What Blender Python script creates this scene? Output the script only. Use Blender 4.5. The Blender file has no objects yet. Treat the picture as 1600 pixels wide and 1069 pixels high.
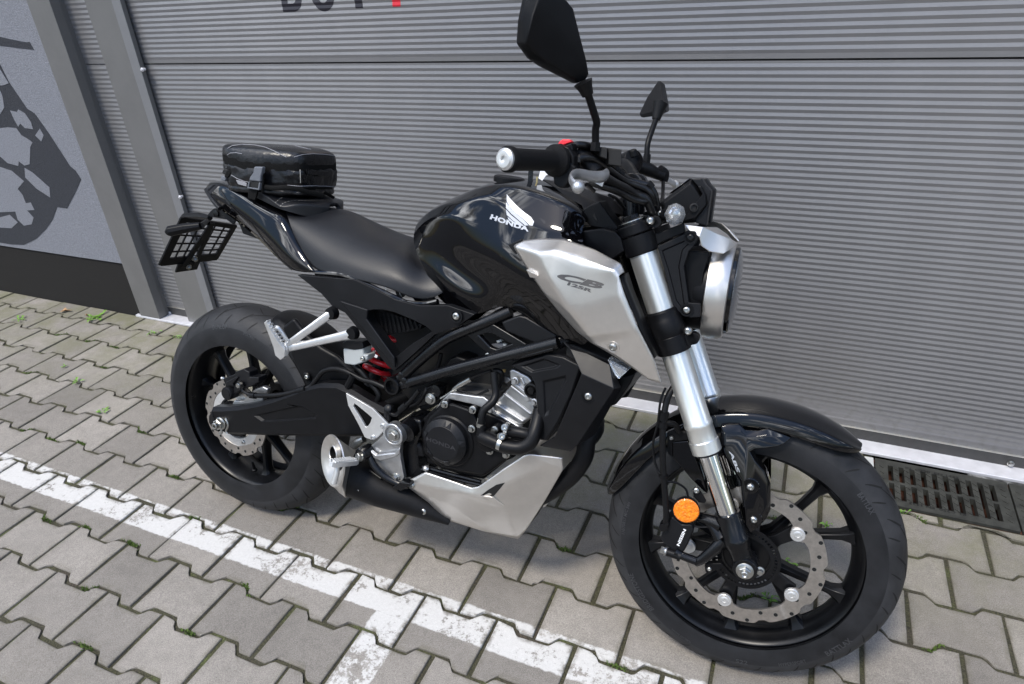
import bpy, bmesh, math, random
from math import pi, sin, cos, radians as rad
from mathutils import Vector as V, Matrix as Mx
from mathutils.bvhtree import BVHTree
random.seed(7)
sc = bpy.context.scene
COL = sc.collection
# ------------------------------------------------------------------ camera
F, CX, CY, CZ, PIT, YAW, ROL = 1051.447, 1.28681, -1.95976, 1.36114, 1.06323, 0.437289, -0.063567
XR, YR, PSI, PHI, STEER = -0.067862, -0.883575, -0.0252805, 0.242546, 0.0733856
cd = bpy.data.cameras.new('camera'); cam = bpy.data.objects.new('camera', cd); COL.objects.link(cam)
cd.sensor_width = 36; cd.sensor_fit = 'HORIZONTAL'; cd.lens = F * 36 / 1600; cd.clip_start = .05; cd.clip_end = 2000
RC = (Mx.Rotation(YAW, 3, 'Z') @ Mx.Rotation(PIT, 3, 'X') @ Mx.Rotation(ROL, 3, 'Z'))
CP = V((CX, CY, CZ))
cam.matrix_world = Mx.Translation(CP) @ RC.to_4x4()
sc.camera = cam
cd.dof.use_dof = False
# ------------------------------------------------------------------ sky and sun
SUN_EL, SUN_AZ = rad(60), rad(200)      # azimuth measured clockwise from +y
w = bpy.data.worlds.new("World"); sc.world = w; w.use_nodes = True
nt = w.node_tree; nt.nodes.clear()
def wn(t, **k):
    n = nt.nodes.new(t)
    for a, b in k.items(): setattr(n, a, b)
    return n
sky = wn('ShaderNodeTexSky', sky_type='NISHITA', sun_disc=False, sun_elevation=SUN_EL, sun_rotation=SUN_AZ, air_density=1.0, dust_density=.6)
tc = wn('ShaderNodeTexCoord'); mp = wn('ShaderNodeMapping'); mp.inputs['Scale'].default_value = (1, 1, 1.8)
nz = wn('ShaderNodeTexNoise'); nz.inputs['Scale'].default_value = 2.6; nz.inputs['Detail'].default_value = 9; nz.inputs['Roughness'].default_value = .62
cr = wn('ShaderNodeValToRGB'); cr.color_ramp.elements[0].position = .54; cr.color_ramp.elements[1].position = .62
mx = wn('ShaderNodeMix', data_type='RGBA'); mx.inputs['B'].default_value = (13.0, 13.2, 13.6, 1)
bg = wn('ShaderNodeBackground'); bg.inputs['Strength'].default_value = .15
wo = wn('ShaderNodeOutputWorld')
L = nt.links.new
L(tc.outputs['Generated'], mp.inputs['Vector']); L(mp.outputs[0], nz.inputs['Vector']); L(nz.outputs['Fac'], cr.inputs['Fac'])
nz2 = wn('ShaderNodeTexNoise'); nz2.inputs['Scale'].default_value = 6.5; nz2.inputs['Detail'].default_value = 7; nz2.inputs['Roughness'].default_value = .6; L(mp.outputs[0], nz2.inputs['Vector'])
cm = wn('ShaderNodeMapRange'); cm.inputs[1].default_value = .42; cm.inputs[2].default_value = .68; cm.inputs[3].default_value = .45; cm.inputs[4].default_value = 4.6; L(nz2.outputs['Fac'], cm.inputs[0])
cs = wn('ShaderNodeVectorMath', operation='SCALE'); cs.inputs[0].default_value = (9.5, 9.7, 10.1); L(cm.outputs[0], cs.inputs['Scale']); L(cs.outputs[0], mx.inputs['B'])
L(cr.outputs['Color'], mx.inputs['Factor']); L(sky.outputs[0], mx.inputs['A']); sp_ = wn('ShaderNodeSeparateXYZ'); L(tc.outputs['Generated'], sp_.inputs[0])
gr = wn('ShaderNodeMapRange'); gr.inputs[1].default_value = 0; gr.inputs[2].default_value = .9; gr.inputs[3].default_value = .24; gr.inputs[4].default_value = 1.35; L(sp_.outputs[2], gr.inputs[0])
sk = wn('ShaderNodeVectorMath', operation='SCALE'); L(mx.outputs['Result'], sk.inputs[0]); L(gr.outputs[0], sk.inputs['Scale']); L(sk.outputs[0], bg.inputs['Color']); L(bg.outputs[0], wo.inputs[0])
sd = bpy.data.lights.new('sun', 'SUN'); sd.energy = 1.9; sd.angle = rad(11); sd.color = (1, .93, .82)
so = bpy.data.objects.new('sun', sd); COL.objects.link(so)
sdir = V((sin(SUN_AZ) * cos(SUN_EL), cos(SUN_AZ) * cos(SUN_EL), sin(SUN_EL)))
so.rotation_euler = sdir.to_track_quat('Z', 'Y').to_euler(); so.location = (0, -4, 5)
sc.view_settings.view_transform = 'Standard'; sc.view_settings.look = 'None'; sc.view_settings.exposure = 0.84; sc.view_settings.gamma = 1
# ------------------------------------------------------------------ materials
def mat(name, col, rough=.5, metal=0, coat=0, coatr=.03, noise=None, bump=None, aniso=0, emit=None, trans=0, ior=1.45, spec=.5, rvar=0):
    """noise=(scale, dark, light) multiplies colour; bump=(scale, strength, distance)"""
    m = bpy.data.materials.new(name); m.use_nodes = True; n = m.node_tree; b = n.nodes['Principled BSDF']
    b.inputs['Base Color'].default_value = (*col, 1); b.inputs['Roughness'].default_value = rough; b.inputs['Metallic'].default_value = metal
    b.inputs['Coat Weight'].default_value = coat; b.inputs['Coat Roughness'].default_value = coatr
    b.inputs['Transmission Weight'].default_value = trans; b.inputs['IOR'].default_value = ior; b.inputs['Specular IOR Level'].default_value = spec
    if aniso: b.inputs['Anisotropic'].default_value = aniso
    t = n.nodes.new('ShaderNodeTexCoord')
    if noise:
        x = n.nodes.new('ShaderNodeTexNoise'); x.inputs['Scale'].default_value = noise[0]; x.inputs['Detail'].default_value = 6; x.inputs['Roughness'].default_value = .65
        n.links.new(t.outputs['Object'], x.inputs['Vector'])
        r = n.nodes.new('ShaderNodeMapRange'); r.inputs[1].default_value = .3; r.inputs[2].default_value = .7; r.inputs[3].default_value = noise[1]; r.inputs[4].default_value = noise[2]
        n.links.new(x.outputs['Fac'], r.inputs[0])
        v = n.nodes.new('ShaderNodeVectorMath'); v.operation = 'SCALE'; v.inputs[0].default_value = col
        n.links.new(r.outputs[0], v.inputs['Scale']); n.links.new(v.outputs[0], b.inputs['Base Color'])
        if rvar:
            r2 = n.nodes.new('ShaderNodeMapRange'); r2.inputs[1].default_value = .3; r2.inputs[2].default_value = .7; r2.inputs[3].default_value = rough - rvar; r2.inputs[4].default_value = rough + rvar
            n.links.new(x.outputs['Fac'], r2.inputs[0]); n.links.new(r2.outputs[0], b.inputs['Roughness'])
    if bump:
        x = n.nodes.new('ShaderNodeTexNoise'); x.inputs['Scale'].default_value = bump[0]; x.inputs['Detail'].default_value = 4
        n.links.new(t.outputs['Object'], x.inputs['Vector'])
        u = n.nodes.new('ShaderNodeBump'); u.inputs['Strength'].default_value = bump[1]; u.inputs['Distance'].default_value = bump[2]
        n.links.new(x.outputs['Fac'], u.inputs['Height']); n.links.new(u.outputs[0], b.inputs['Normal'])
    return m
M = {}
M['gloss'] = mat('gloss_black_paint', (.0015, .0015, .002), .04, spec=.55)
M['satin'] = mat('satin_black_plastic', (.0042, .0043, .0050), .40, spec=.20, noise=(30, .8, 1.25), bump=(900, .15, .0006), rvar=.05)
M['grey'] = mat('charcoal_plastic', (.0065, .0068, .0080), .40, spec=.26, noise=(14, .8, 1.2), bump=(900, .15, .0006), rvar=.05)
M['frame'] = mat('black_frame_paint', (.0028, .003, .0038), .26, spec=.42, noise=(20, .8, 1.3), rvar=.06)
M['wheel'] = mat('satin_black_wheel_paint', (.0025, .0027, .0034), .32, spec=.34, noise=(16, .8, 1.5), rvar=.05)
M['rubber'] = mat('tyre_rubber', (.0095, .0099, .0112), .52, spec=.3, noise=(13, .6, 1.7), bump=(350, .3, .0006), rvar=.12)
M['tread'] = mat('tyre_tread', (.0145, .0149, .0163), .56, noise=(9, .35, 2.2), bump=(420, .3, .0006), rvar=.1, spec=.35)
M['groove'] = mat('tyre_groove', (.002,.002,.002), .8)
M['hose'] = mat('rubber_hose', (.004, .004, .0045), .42, spec=.25, noise=(60, .8, 1.3))
M['cable'] = mat('black_cable_sheath', (.004, .004, .0045), .28, spec=.5)
M['grip'] = mat('grip_rubber', (.005, .005, .0055), .7, spec=.2, bump=(500, .4, .001))
M['silver'] = mat('matt_silver_paint', (.66, .635, .60), .33, metal=.90, noise=(40, .96, 1.04))
M['fork'] = mat('silver_anodised_aluminium', (.80, .805, .77), .32, metal=.85)
M['chrome'] = mat('polished_chrome', (.75, .75, .74), .07, metal=1)
M['steel'] = mat('zinc_bolt_steel', (.42, .42, .40), .3, metal=1)
M['alu'] = mat('cast_aluminium', (.50, .505, .51), .36, metal=.9, noise=(25, .8, 1.15), bump=(260, .35, .0008), rvar=.08)
M['alupaint'] = mat('silver_painted_bracket', (.64, .64, .63), .36, metal=.7, noise=(30, .9, 1.08))
M['disc'] = mat('brushed_brake_steel', (.54, .505, .47), .36, metal=1, noise=(90, .8, 1.15), aniso=.5)
M['seat'] = mat('black_vinyl', (.0065, .0070, .0088), .42, spec=.42, noise=(8, .85, 1.2), bump=(420, .35, .0008), rvar=.05)
M['bag'] = mat('bag_leatherette', (.004, .004, .005), .30, spec=.5, noise=(12, .8, 1.3), bump=(90, .5, .003), rvar=.06)
M['webbing'] = mat('nylon_webbing', (.004, .004, .004), .7, spec=.15, bump=(700, .5, .001))
M['buckle'] = mat('grey_buckle_plastic', (.11, .118, .135), .35)
M['piping'] = mat('pale_grey_piping', (.22, .22, .235), .5)
M['thread'] = mat('pale_thread', (.30, .29, .27), .7)
M['red'] = mat('red_spring_paint', (.52, .012, .02), .28, coat=.5)
M['redsw'] = mat('red_switch_plastic', (.80, .03, .045), .4)
M['orange'] = mat('amber_reflector', (.80, .20, .004), .2, coat=1, noise=(160, .6, 1.5), bump=(200, .9, .004))
M['resv'] = mat('milky_reservoir_plastic', (.46, .49, .49), .35, trans=.25)
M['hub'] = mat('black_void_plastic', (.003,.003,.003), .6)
M['mark'] = mat('logo_white', (.72, .73, .74), .35)
M['marksil'] = mat('logo_silver', (.42, .43, .45), .3, metal=.5)
M['markgrey'] = mat('logo_dark_grey', (.085, .082, .08), .4)
M['markrub'] = mat('raised_tyre_lettering', (.030, .031, .034), .45)
M['marking'] = mat('faint_grey_lettering', (.022, .022, .025), .5)
M['glass'] = mat('clear_lens', (.86, .88, .9), .05, trans=.85, ior=1.45)
M['lensdark'] = mat('headlight_glass', (.16, .17, .19), .05, trans=.6, coat=1, bump=(70, .3, .004))
M['brass'] = mat('key_brass', (.55, .42, .2), .3, metal=1)
M['paper'] = mat('key_tag_paper', (.75, .76, .78), .6)
M['screen'] = mat('gauge_glass', (.01, .01, .012), .06, coat=1)
M['exh'] = mat('black_exhaust_paint', (.0045, .0045, .005), .5, spec=.2, noise=(18, .7, 1.5), bump=(250, .3, .0008))
M['cap'] = mat('satin_silver_muffler_cap', (.55, .53, .50), .33, metal=.85, noise=(60, .92, 1.05))
# ------------------------------------------------------------------ bike frame and pixel-to-point helpers
BM = (Mx.Rotation(PSI, 3, 'Z') @ Mx.Rotation(-PHI, 3, 'X')); BT = V((XR, YR, 0))
BIKE = Mx.Translation(BT) @ BM.to_4x4()
LR = (.231 * cos(PHI) + .075) / cos(PHI); LF = (.238 * cos(PHI) + .055) / cos(PHI)
RAKE = rad(24.2); SO = V((1.435, 0, 0)); SAX = V((-sin(RAKE), 0, cos(RAKE)))
STM = Mx.Translation(SO) @ Mx.Rotation(STEER, 4, SAX) @ Mx.Translation(-SO)      # steered frame -> bike frame
STI = STM.inverted()
KR = {'0': (0, 0, 1), '2': (230, 200, 3.5625), '3': (230, 440, 2.8125), '4': (480, 440, 2.545), '5': (620, 240, 2.8136), '6': (760, 0, 2.8136), '7': (920, 260, 2.814), '8': (940, 600, 2.3245),
      'A': (760, 480, 3.564), 'C': (880, 200, 6.667), 'D': (770, 200, 8.421), 'E': (1010, 620, 3.687), 'F': (640, 540, 4.859), 'G': (480, 540, 4.114), 'H': (320, 560, 6.681), 'I': (320, 210, 6.667)}
def px(c, x, y): o = KR[c]; return (o[0] + x / o[2], o[1] + y / o[2])
def ray(px_, py_): return RC @ V(((px_ - 800) / F, -(py_ - 534.5) / F, -1))
def U(c, x, y, Y, st=False):
    """point of the bike (or of the steered assembly) seen at photo position x,y whose distance from the centre plane is Y"""
    d = BM.transposed() @ ray(*px(c, x, y)); o = BM.transposed() @ (CP - BT)
    if st: d = STI.to_3x3() @ d; o = STI @ o
    t = (Y - o.y) / d.y
    return o + t * d
def WL(x, y, Y=0):
    d = ray(x, y); t = (Y - CP.y) / d.y; return CP + t * d
# ------------------------------------------------------------------ mesh helpers
def newobj(name, me, parent=None, kind=None):
    o = bpy.data.objects.new(name, me); COL.objects.link(o)
    if parent is not None: o.parent = parent
    if kind: o['kind'] = kind
    return o
def tag(o, label, cat, group=None):
    o['label'] = label; o['category'] = cat
    if group: o['group'] = group
    return o
def mk(name, vs, fs, m, parent=None, st=False, smooth=True, bevel=0, sub=0, solid=0, mats=None, midx=None, crease=None, seg=2, kind=None, off=-1, angle=35, merge=0, flip=False):
    me = bpy.data.meshes.new(name)
    vs = [V(v) for v in vs]
    if flip: vs = [V((v.x, -v.y, v.z)) for v in vs]
    if st: vs = [STM @ v for v in vs]
    me.from_pydata([tuple(v) for v in vs], [], [tuple(f) for f in fs])
    for k in (mats or [m]): me.materials.append(M[k] if isinstance(k, str) else k)
    if midx:
        for p_, i in zip(me.polygons, midx): p_.material_index = i
    bm = bmesh.new(); bm.from_mesh(me)
    if merge: bmesh.ops.remove_doubles(bm, verts=bm.verts, dist=merge)
    if crease:
        lay = bm.edges.layers.float.get('crease_edge') or bm.edges.layers.float.new('crease_edge')
        bm.verts.ensure_lookup_table()
        for a, b, c in crease:
            e = bm.edges.get((bm.verts[a], bm.verts[b]))
            if e: e[lay] = c
    if not merge or True: bmesh.ops.recalc_face_normals(bm, faces=bm.faces)
    bm.to_mesh(me); bm.free()
    o = newobj(name, me, parent, kind)
    if sub:
        s = o.modifiers.new('sub', 'SUBSURF'); s.levels = s.render_levels = sub
    if solid:
        s = o.modifiers.new('solid', 'SOLIDIFY'); s.thickness = solid; s.offset = off
    if bevel:
        s = o.modifiers.new('bevel', 'BEVEL'); s.width = bevel; s.segments = seg; s.limit_method = 'ANGLE'; s.angle_limit = rad(28); s.harden_normals = True
    for p_ in me.polygons: p_.use_smooth = smooth
    if smooth and not sub:
        me.set_sharp_from_angle(angle=rad(angle if not bevel else 60))
    return o
class MB:
    def __init__(s): s.v = []; s.f = []; s.m = []
    def add(s, vs, fs, mi=0):
        n = len(s.v); s.v += [V(v) for v in vs]; s.f += [[i + n for i in f] for f in fs]; s.m += [mi] * len(fs); return s
    def prism(s, ring_a, ring_b, mi=0):
        n = len(ring_a); fs = [list(range(n))[::-1], [i + n for i in range(n)]] + [[i, (i + 1) % n, n + (i + 1) % n, n + i] for i in range(n)]
        return s.add(list(ring_a) + list(ring_b), fs, mi)
    def box(s, c, d, R=None, mi=0):
        c = V(c); vs = []
        for a in (-1, 1):
            for b in (-1, 1):
                for e in (-1, 1):
                    q = V((a * d[0] / 2, b * d[1] / 2, e * d[2] / 2)); vs.append(c + (R @ q if R else q))
        return s.add(vs, [(0, 1, 3, 2), (4, 6, 7, 5), (0, 4, 5, 1), (2, 3, 7, 6), (0, 2, 6, 4), (1, 5, 7, 3)], mi)
    def lathe(s, c, ax, prof, n=32, mi=0, closed=False, caps=True, squash=None):
        """prof: list of (distance along axis, radius)"""
        c = V(c); ax = V(ax).normalized(); a = ax.orthogonal().normalized(); 
        if abs(ax.z) < .9: a = (V((0, 0, 1)) - ax * ax.z).normalized()
        b = ax.cross(a); vs = []; fs = []
        for h, r in prof:
            for i in range(n):
                t = 2 * pi * i / n; vs.append(c + ax * h + a * (r * cos(t)) + b * (r * sin(t)))
        k = len(prof)
        for j in range(k if closed else k - 1):
            for i in range(n):
                j2 = (j + 1) % k; fs.append((j * n + i, j * n + (i + 1) % n, j2 * n + (i + 1) % n, j2 * n + i))
        if not closed and caps:
            if prof[0][1] > 1e-6: fs.append(tuple(range(n))[::-1])
            if prof[-1][1] > 1e-6: fs.append(tuple((k - 1) * n + i for i in range(n)))
        return s.add(vs, fs, mi)
    def tube(s, pts, r, n=12, mi=0, smooth=4, caps=True, flat=1.0, up=None):
        pts = [V(q) for q in pts]
        rs = r if isinstance(r, (list, tuple)) else [r] * len(pts)
        if smooth and len(pts) > 2:
            P2, R2 = [], []
            for i in range(len(pts) - 1):
                p0 = pts[max(i - 1, 0)]; p1 = pts[i]; p2 = pts[i + 1]; p3 = pts[min(i + 2, len(pts) - 1)]
                for k in range(smooth):
                    t = k / smooth
                    P2.append(.5 * ((2 * p1) + (p2 - p0) * t + (2 * p0 - 5 * p1 + 4 * p2 - p3) * t * t + (3 * p1 - p0 - 3 * p2 + p3) * t ** 3)); R2.append(rs[i] * (1 - t) + rs[i + 1] * t)
            P2.append(pts[-1]); R2.append(rs[-1]); pts, rs = P2, R2
        vs, fs = [], []; prev = None
        for i, q in enumerate(pts):
            d = (pts[min(i + 1, len(pts) - 1)] - pts[max(i - 1, 0)]).normalized()
            if prev is None: a = (V(up) - d * V(up).dot(d)).normalized() if up else d.orthogonal().normalized()
            else: a = (prev - d * prev.dot(d)).normalized()
            prev = a; b = d.cross(a)
            for k in range(n):
                t = 2 * pi * k / n; vs.append(q + a * rs[i] * cos(t) + b * rs[i] * sin(t) * flat)
        for i in range(len(pts) - 1):
            for k in range(n): fs.append((i * n + k, i * n + (k + 1) % n, (i + 1) * n + (k + 1) % n, (i + 1) * n + k))
        if caps: fs += [tuple(range(n))[::-1], tuple((len(pts) - 1) * n + k for k in range(n))]
        return s.add(vs, fs, mi)
    def build(s, name, m, parent=None, **k):
        mats = m if isinstance(m, list) else None
        return mk(name, s.v, s.f, m, parent, mats=mats, midx=s.m if mats else None, **k)
def pts(c, st, Y, *xy):
    """list of photo points -> 3D; each is (x,y) at depth Y or (x,y,Yown)"""
    return [U(c, q[0], q[1], q[2] if len(q) > 2 else Y, st) for q in xy]
def plate(name, c, xy, Y0, Y1, m, parent=None, st=False, bevel=.002, taper=None, **k):
    """outline traced at depth Y0 and carried straight back to depth Y1"""
    a = pts(c, st, Y0, *xy); b = [V((q.x, Y1 + (q.y - Y0), q.z)) for q in a]
    mb = MB().prism(a, b); return mb.build(name, m, parent, st=st, bevel=bevel, **k)
def plate_rec(name, c, outer, recs, Y0, Y1, m, parent=None, st=False, bevel=.002, depth=.005, inset=.16, rim=0, flip=False, **k):
    """plate with sunk panels: recs are photo outlines of the hollows; rim rounds the outer edge inwards"""
    from mathutils.geometry import tessellate_polygon
    a = pts(c, st, Y0, *outer); n = len(a); holes = [pts(c, st, Y0, *r) for r in recs]; cm = sum(a, V()) / n; dy = 1 if Y1 > Y0 else -1
    tri = tessellate_polygon([[V((q.x, q.z, 0)) for q in l] for l in [a] + holes]); vs = list(a)
    for h in holes: vs += h
    fs = [tuple(t) for t in tri]; b0 = n
    for h in holes:
        ch = sum(h, V()) / len(h); o = len(vs); m_ = len(h); vs += [q.lerp(ch, inset) + V((0, depth * dy, 0)) for q in h]
        fs += [(b0 + i, b0 + (i + 1) % m_, o + (i + 1) % m_, o + i) for i in range(m_)] + [tuple(o + i for i in range(m_))]; b0 += m_
    prev = list(range(n))
    if rim:
        o = len(vs)
        for i in range(n):
            d = (a[(i + 1) % n] - a[i - 1]).normalized(); nn = V((d.z, 0, -d.x))
            if (a[i] + nn * .005 - cm).length < (a[i] - cm).length: nn = -nn
            vs.append(a[i] + nn * rim + V((0, rim * dy * 1.2, 0)))
        cur = list(range(o, o + n)); fs += [(prev[i], prev[(i + 1) % n], cur[(i + 1) % n], cur[i]) for i in range(n)]; prev = cur
    o = len(vs); vs += [V((vs[i].x, Y1, vs[i].z)) for i in prev]; fs += [(prev[i], prev[(i + 1) % n], o + (i + 1) % n, o + i) for i in range(n)] + [tuple(o + i for i in range(n))]
    return mk(name, vs, fs, m, parent, st=st, bevel=bevel, flip=flip, **k)
def holed(name, c, outer, inner, Y0, Y1, m, parent=None, st=False, bevel=.002, **k):
    """frame-shaped plate: outer and inner loops with the same count"""
    o1 = pts(c, st, Y0, *outer); i1 = pts(c, st, Y0, *inner); n = len(o1); dy = V((0, Y1 - Y0, 0))
    o2 = [q + dy for q in o1]; i2 = [q + dy for q in i1]; vs = o1 + i1 + o2 + i2; fs = []
    for j in range(n):
        q = (j + 1) % n
        fs += [(j, q, n + q, n + j), (2 * n + j, 3 * n + j, 3 * n + q, 2 * n + q), (j, 2 * n + j, 2 * n + q, q), (n + j, n + q, 3 * n + q, 3 * n + j)]
    return mk(name, vs, fs, m, parent, st=st, bevel=bevel, **k)
def grid(rows, mirror=False):
    """rows of 3D points; mirror: last column lies on the centre plane, the left half is added"""
    if mirror: rows = [r + [V((q.x, -q.y, q.z)) for q in r[-2::-1]] for r in rows]
    n = len(rows[0]); vs = [q for r in rows for q in r]
    fs = [(i * n + j, i * n + j + 1, (i + 1) * n + j + 1, (i + 1) * n + j) for i in range(len(rows) - 1) for j in range(n - 1)]
    return vs, fs, n
def colcrease(n, rows, cols, val, mirror=True):
    out = []
    for cidx in cols:
        for i in range(rows - 1):
            out.append((i * n + cidx, (i + 1) * n + cidx, val))
            if mirror: out.append((i * n + n - 1 - cidx, (i + 1) * n + n - 1 - cidx, val))
    return out
def mir(o, name=None, parent=None):
    """left-hand twin of a right-hand part (its own mesh, mirrored across the centre plane)"""
    me = o.data.copy(); 
    for v in me.vertices: v.co.y = -v.co.y
    me.flip_normals()
    c = o.copy(); c.data = me; COL.objects.link(c); c.parent = parent or o.parent
    return c
def bvh(o):
    dg = bpy.context.evaluated_depsgraph_get(); e = o.evaluated_get(dg); me = e.to_mesh()
    t = BVHTree.FromPolygons([v.co.copy() for v in me.vertices], [tuple(p_.vertices) for p_ in me.polygons]); e.to_mesh_clear(); return t
def hit(tree, x, y):
    """the spot of a part's surface seen at photo position x,y, with its normal (bike coordinates)"""
    o = BM.transposed() @ (CP - BT); d = (BM.transposed() @ ray(x, y)).normalized()
    r = tree.ray_cast(o, d)
    if r[0] is None: return None
    n = r[1] if r[1].dot(d) < 0 else -r[1]
    return r[0], n
def textmesh(body, bold=0., ital=0., res=3, spacing=1.0):
    cu = bpy.data.curves.new('txt', 'FONT'); cu.body = body; cu.size = 1; cu.offset = bold; cu.shear = ital; cu.resolution_u = res; cu.space_character = spacing; cu.align_x = 'LEFT'
    ob = bpy.data.objects.new('txt', cu); COL.objects.link(ob); dg = bpy.context.evaluated_depsgraph_get(); dg.update()
    me = bpy.data.meshes.new_from_object(ob.evaluated_get(dg)); bpy.data.objects.remove(ob)
    bm = bmesh.new(); bm.from_mesh(me); bmesh.ops.remove_doubles(bm, verts=bm.verts, dist=1e-4)
    vs = [v.co.copy() for v in bm.verts]; fs = [[v.index for v in f.verts] for f in bm.faces]; bm.free()
    x0 = min(v.x for v in vs); x1 = max(v.x for v in vs); y0 = min(v.y for v in vs); y1 = max(v.y for v in vs)
    return [((v.x - x0) / (x1 - x0), (v.y - y0) / (y1 - y0)) for v in vs], fs
def decal(name, tree, vs2, fs, corners, m, parent, lift=.0006):
    """lettering laid on a part: corners = photo positions of lower left, lower right, upper left, upper right"""
    ll, lr_, ul, ur = [V(q) for q in corners]; out = []
    for u, v in vs2:
        q = ll * (1 - u) * (1 - v) + lr_ * u * (1 - v) + ul * (1 - u) * v + ur * u * v
        h = hit(tree, q.x, q.y)
        if h is None: return None
        out.append(h[0] + h[1] * lift)
    return mk(name, out, fs, m, parent)
def bolt(parent, pos, nrm=(0, -1, 0), r=.006, h=.005, m='steel', st=False, kind='button', name='bolt'):
    pos = V(pos); nrm = V(nrm).normalized(); b = MB()
    if kind == 'hex':
        b.lathe(pos, nrm, [(-.002, r * 1.35), (.001, r * 1.35), (.0012, r * 1.3)], 20)
        b.lathe(pos, nrm, [(.001, r), (h, r), (h + .0012, r * .86)], 6)
    else:
        b.lathe(pos, nrm, [(-.001, r), (h * .4, r), (h * .85, r * .8), (h, r * .5), (h * .98, r * .45), (h * .45, r * .42), (h * .45, 0.0001)], 18)
    return b.build(name, m, parent, st=st, angle=40)
# ================================================================== THE SETTING
def nodes(m): return m.node_tree, m.node_tree.nodes['Principled BSDF'], m.node_tree.nodes.new, m.node_tree.links.new
# --- paving material: concrete with speckle, per-stone tone, moss at the rims, worn white road paint
def paving_material():
    m = bpy.data.materials.new('concrete_paving'); m.use_nodes = True; t, b, N, Lk = nodes(m)
    geo = N('ShaderNodeNewGeometry'); pos = geo.outputs['Position']
    def noise(sc_, det=6, ro=.6, src=pos):
        x = N('ShaderNodeTexNoise'); x.inputs['Scale'].default_value = sc_; x.inputs['Detail'].default_value = det; x.inputs['Roughness'].default_value = ro; Lk(src, x.inputs['Vector']); return x.outputs['Fac']
    def rng(v, a, b_, c, d):
        x = N('ShaderNodeMapRange'); x.clamp = True
        for i, q in enumerate((a, b_, c, d)): x.inputs[i + 1].default_value = q
        Lk(v, x.inputs[0]); return x.outputs[0]
    def math_(op, a, b_=None):
        x = N('ShaderNodeMath'); x.operation = op
        for i, q in enumerate((a, b_)):
            if q is None: continue
            if isinstance(q, (int, float)): x.inputs[i].default_value = q
            else: Lk(q, x.inputs[i])
        return x.outputs[0]
    def mix(f, a, b_):
        x = N('ShaderNodeMix'); x.data_type = 'RGBA'
        for k, q in (('Factor', f), ('A', a), ('B', b_)):
            if isinstance(q, tuple): x.inputs[k].default_value = (*q, 1)
            elif isinstance(q, (int, float)): x.inputs[k].default_value = q
            else: Lk(q, x.inputs[k])
        return x.outputs['Result']
    at = N('ShaderNodeAttribute'); at.attribute_name = 'tone'; tone = at.outputs['Fac']
    fine = noise(420, 2, .5); mid = noise(38, 8, .7); big = noise(2.6, 5, .6); vfine = noise(1300, 1, .5)
    lum = math_('MULTIPLY', math_('MULTIPLY', rng(fine, .28, .72, .72, 1.28), rng(mid, .25, .75, .84, 1.14)), math_('MULTIPLY', rng(big, .3, .7, .82, 1.12), rng(tone, 0, 1, .78, 1.14)))
    col = N('ShaderNodeVectorMath'); col.operation = 'SCALE'; col.inputs[0].default_value = (.226, .207, .183); Lk(lum, col.inputs['Scale'])
    base = col.outputs[0]
    base = mix(rng(vfine, .66, .74, 0, .55), base, (.55, .53, .50))           # pale grit
    base = mix(rng(noise(240, 2, .5), .68, .76, 0, .6), base, (.10, .095, .09))          # dark pores
    # stain and moss tint, stronger by the wall
    sep = N('ShaderNodeSeparateXYZ'); Lk(pos, sep.inputs[0]); X, Y = sep.outputs[0], sep.outputs[1]
    wall = rng(Y, -.75, -.15, 0, 1)
    base = mix(math_('MULTIPLY', wall, rng(noise(7, 7, .7), .38, .62, 0, .72)), base, (.135, .135, .068))
    base = mix(rng(noise(5.5, 8, .75), .56, .72, 0, .35), base, (.16, .145, .12))
    ea = N('ShaderNodeAttribute'); ea.attribute_name = 'edge'; edge = ea.outputs['Fac']
    rim_ = math_('MULTIPLY', rng(edge, .25, 1, 0, 1), rng(noise(26, 6, .7), .38, .62, 0, 1))
    base = mix(math_('MULTIPLY', rim_, .55), base, (.115, .105, .075))
    # paint
    def band(v, a, b_, s=.002):
        wob = math_('ADD', v, rng(noise(60, 3, .6), .2, .8, -.0035, .0035))
        return math_('MULTIPLY', rng(wob, a - s, a + s, 0, 1), rng(wob, b_ - s, b_ + s, 1, 0))
    long_ = band(Y, -1.090, -.9935); short = math_('MULTIPLY', band(X, .4655, .560), rng(Y, -1.09, -1.087, 1, 0))
    mask = math_('MAXIMUM', long_, short)
    wear = rng(math_('ADD', math_('MULTIPLY', noise(75, 10, .8), .60), math_('MULTIPLY', noise(7, 4, .6), .40)), .525, .575, 1, .12)
    patch = rng(noise(8.5, 6, .7), .60, .63, 1, .08)
    wr = math_('MULTIPLY', wear, patch)
    mask = math_('MULTIPLY', mask, wr)
    mask = math_('MULTIPLY', mask, math_('SUBTRACT', 1, math_('MULTIPLY', math_('MULTIPLY', rng(edge, .35, 1, 0, 1), rng(noise(34, 5, .7), .42, .58, 0, 1)), .9)))
    white = mix(rng(noise(140, 4, .6), .3, .7, 0, .5), (.54, .53, .51), (.42, .41, .39))
    base = mix(math_('MULTIPLY', mask, .96), base, white)
    Lk(base, b.inputs['Base Color'])
    b.inputs['Roughness'].default_value = .85; b.inputs['Specular IOR Level'].default_value = .35
    bp = N('ShaderNodeBump'); bp.inputs['Strength'].default_value = .55; bp.inputs['Distance'].default_value = .0012
    Lk(math_('ADD', math_('ADD', fine, math_('MULTIPLY', mid, 1.5)), math_('MULTIPLY', mask, .25)), bp.inputs['Height']); Lk(bp.outputs[0], b.inputs['Normal'])
    return m
M['paving'] = paving_material()
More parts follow.
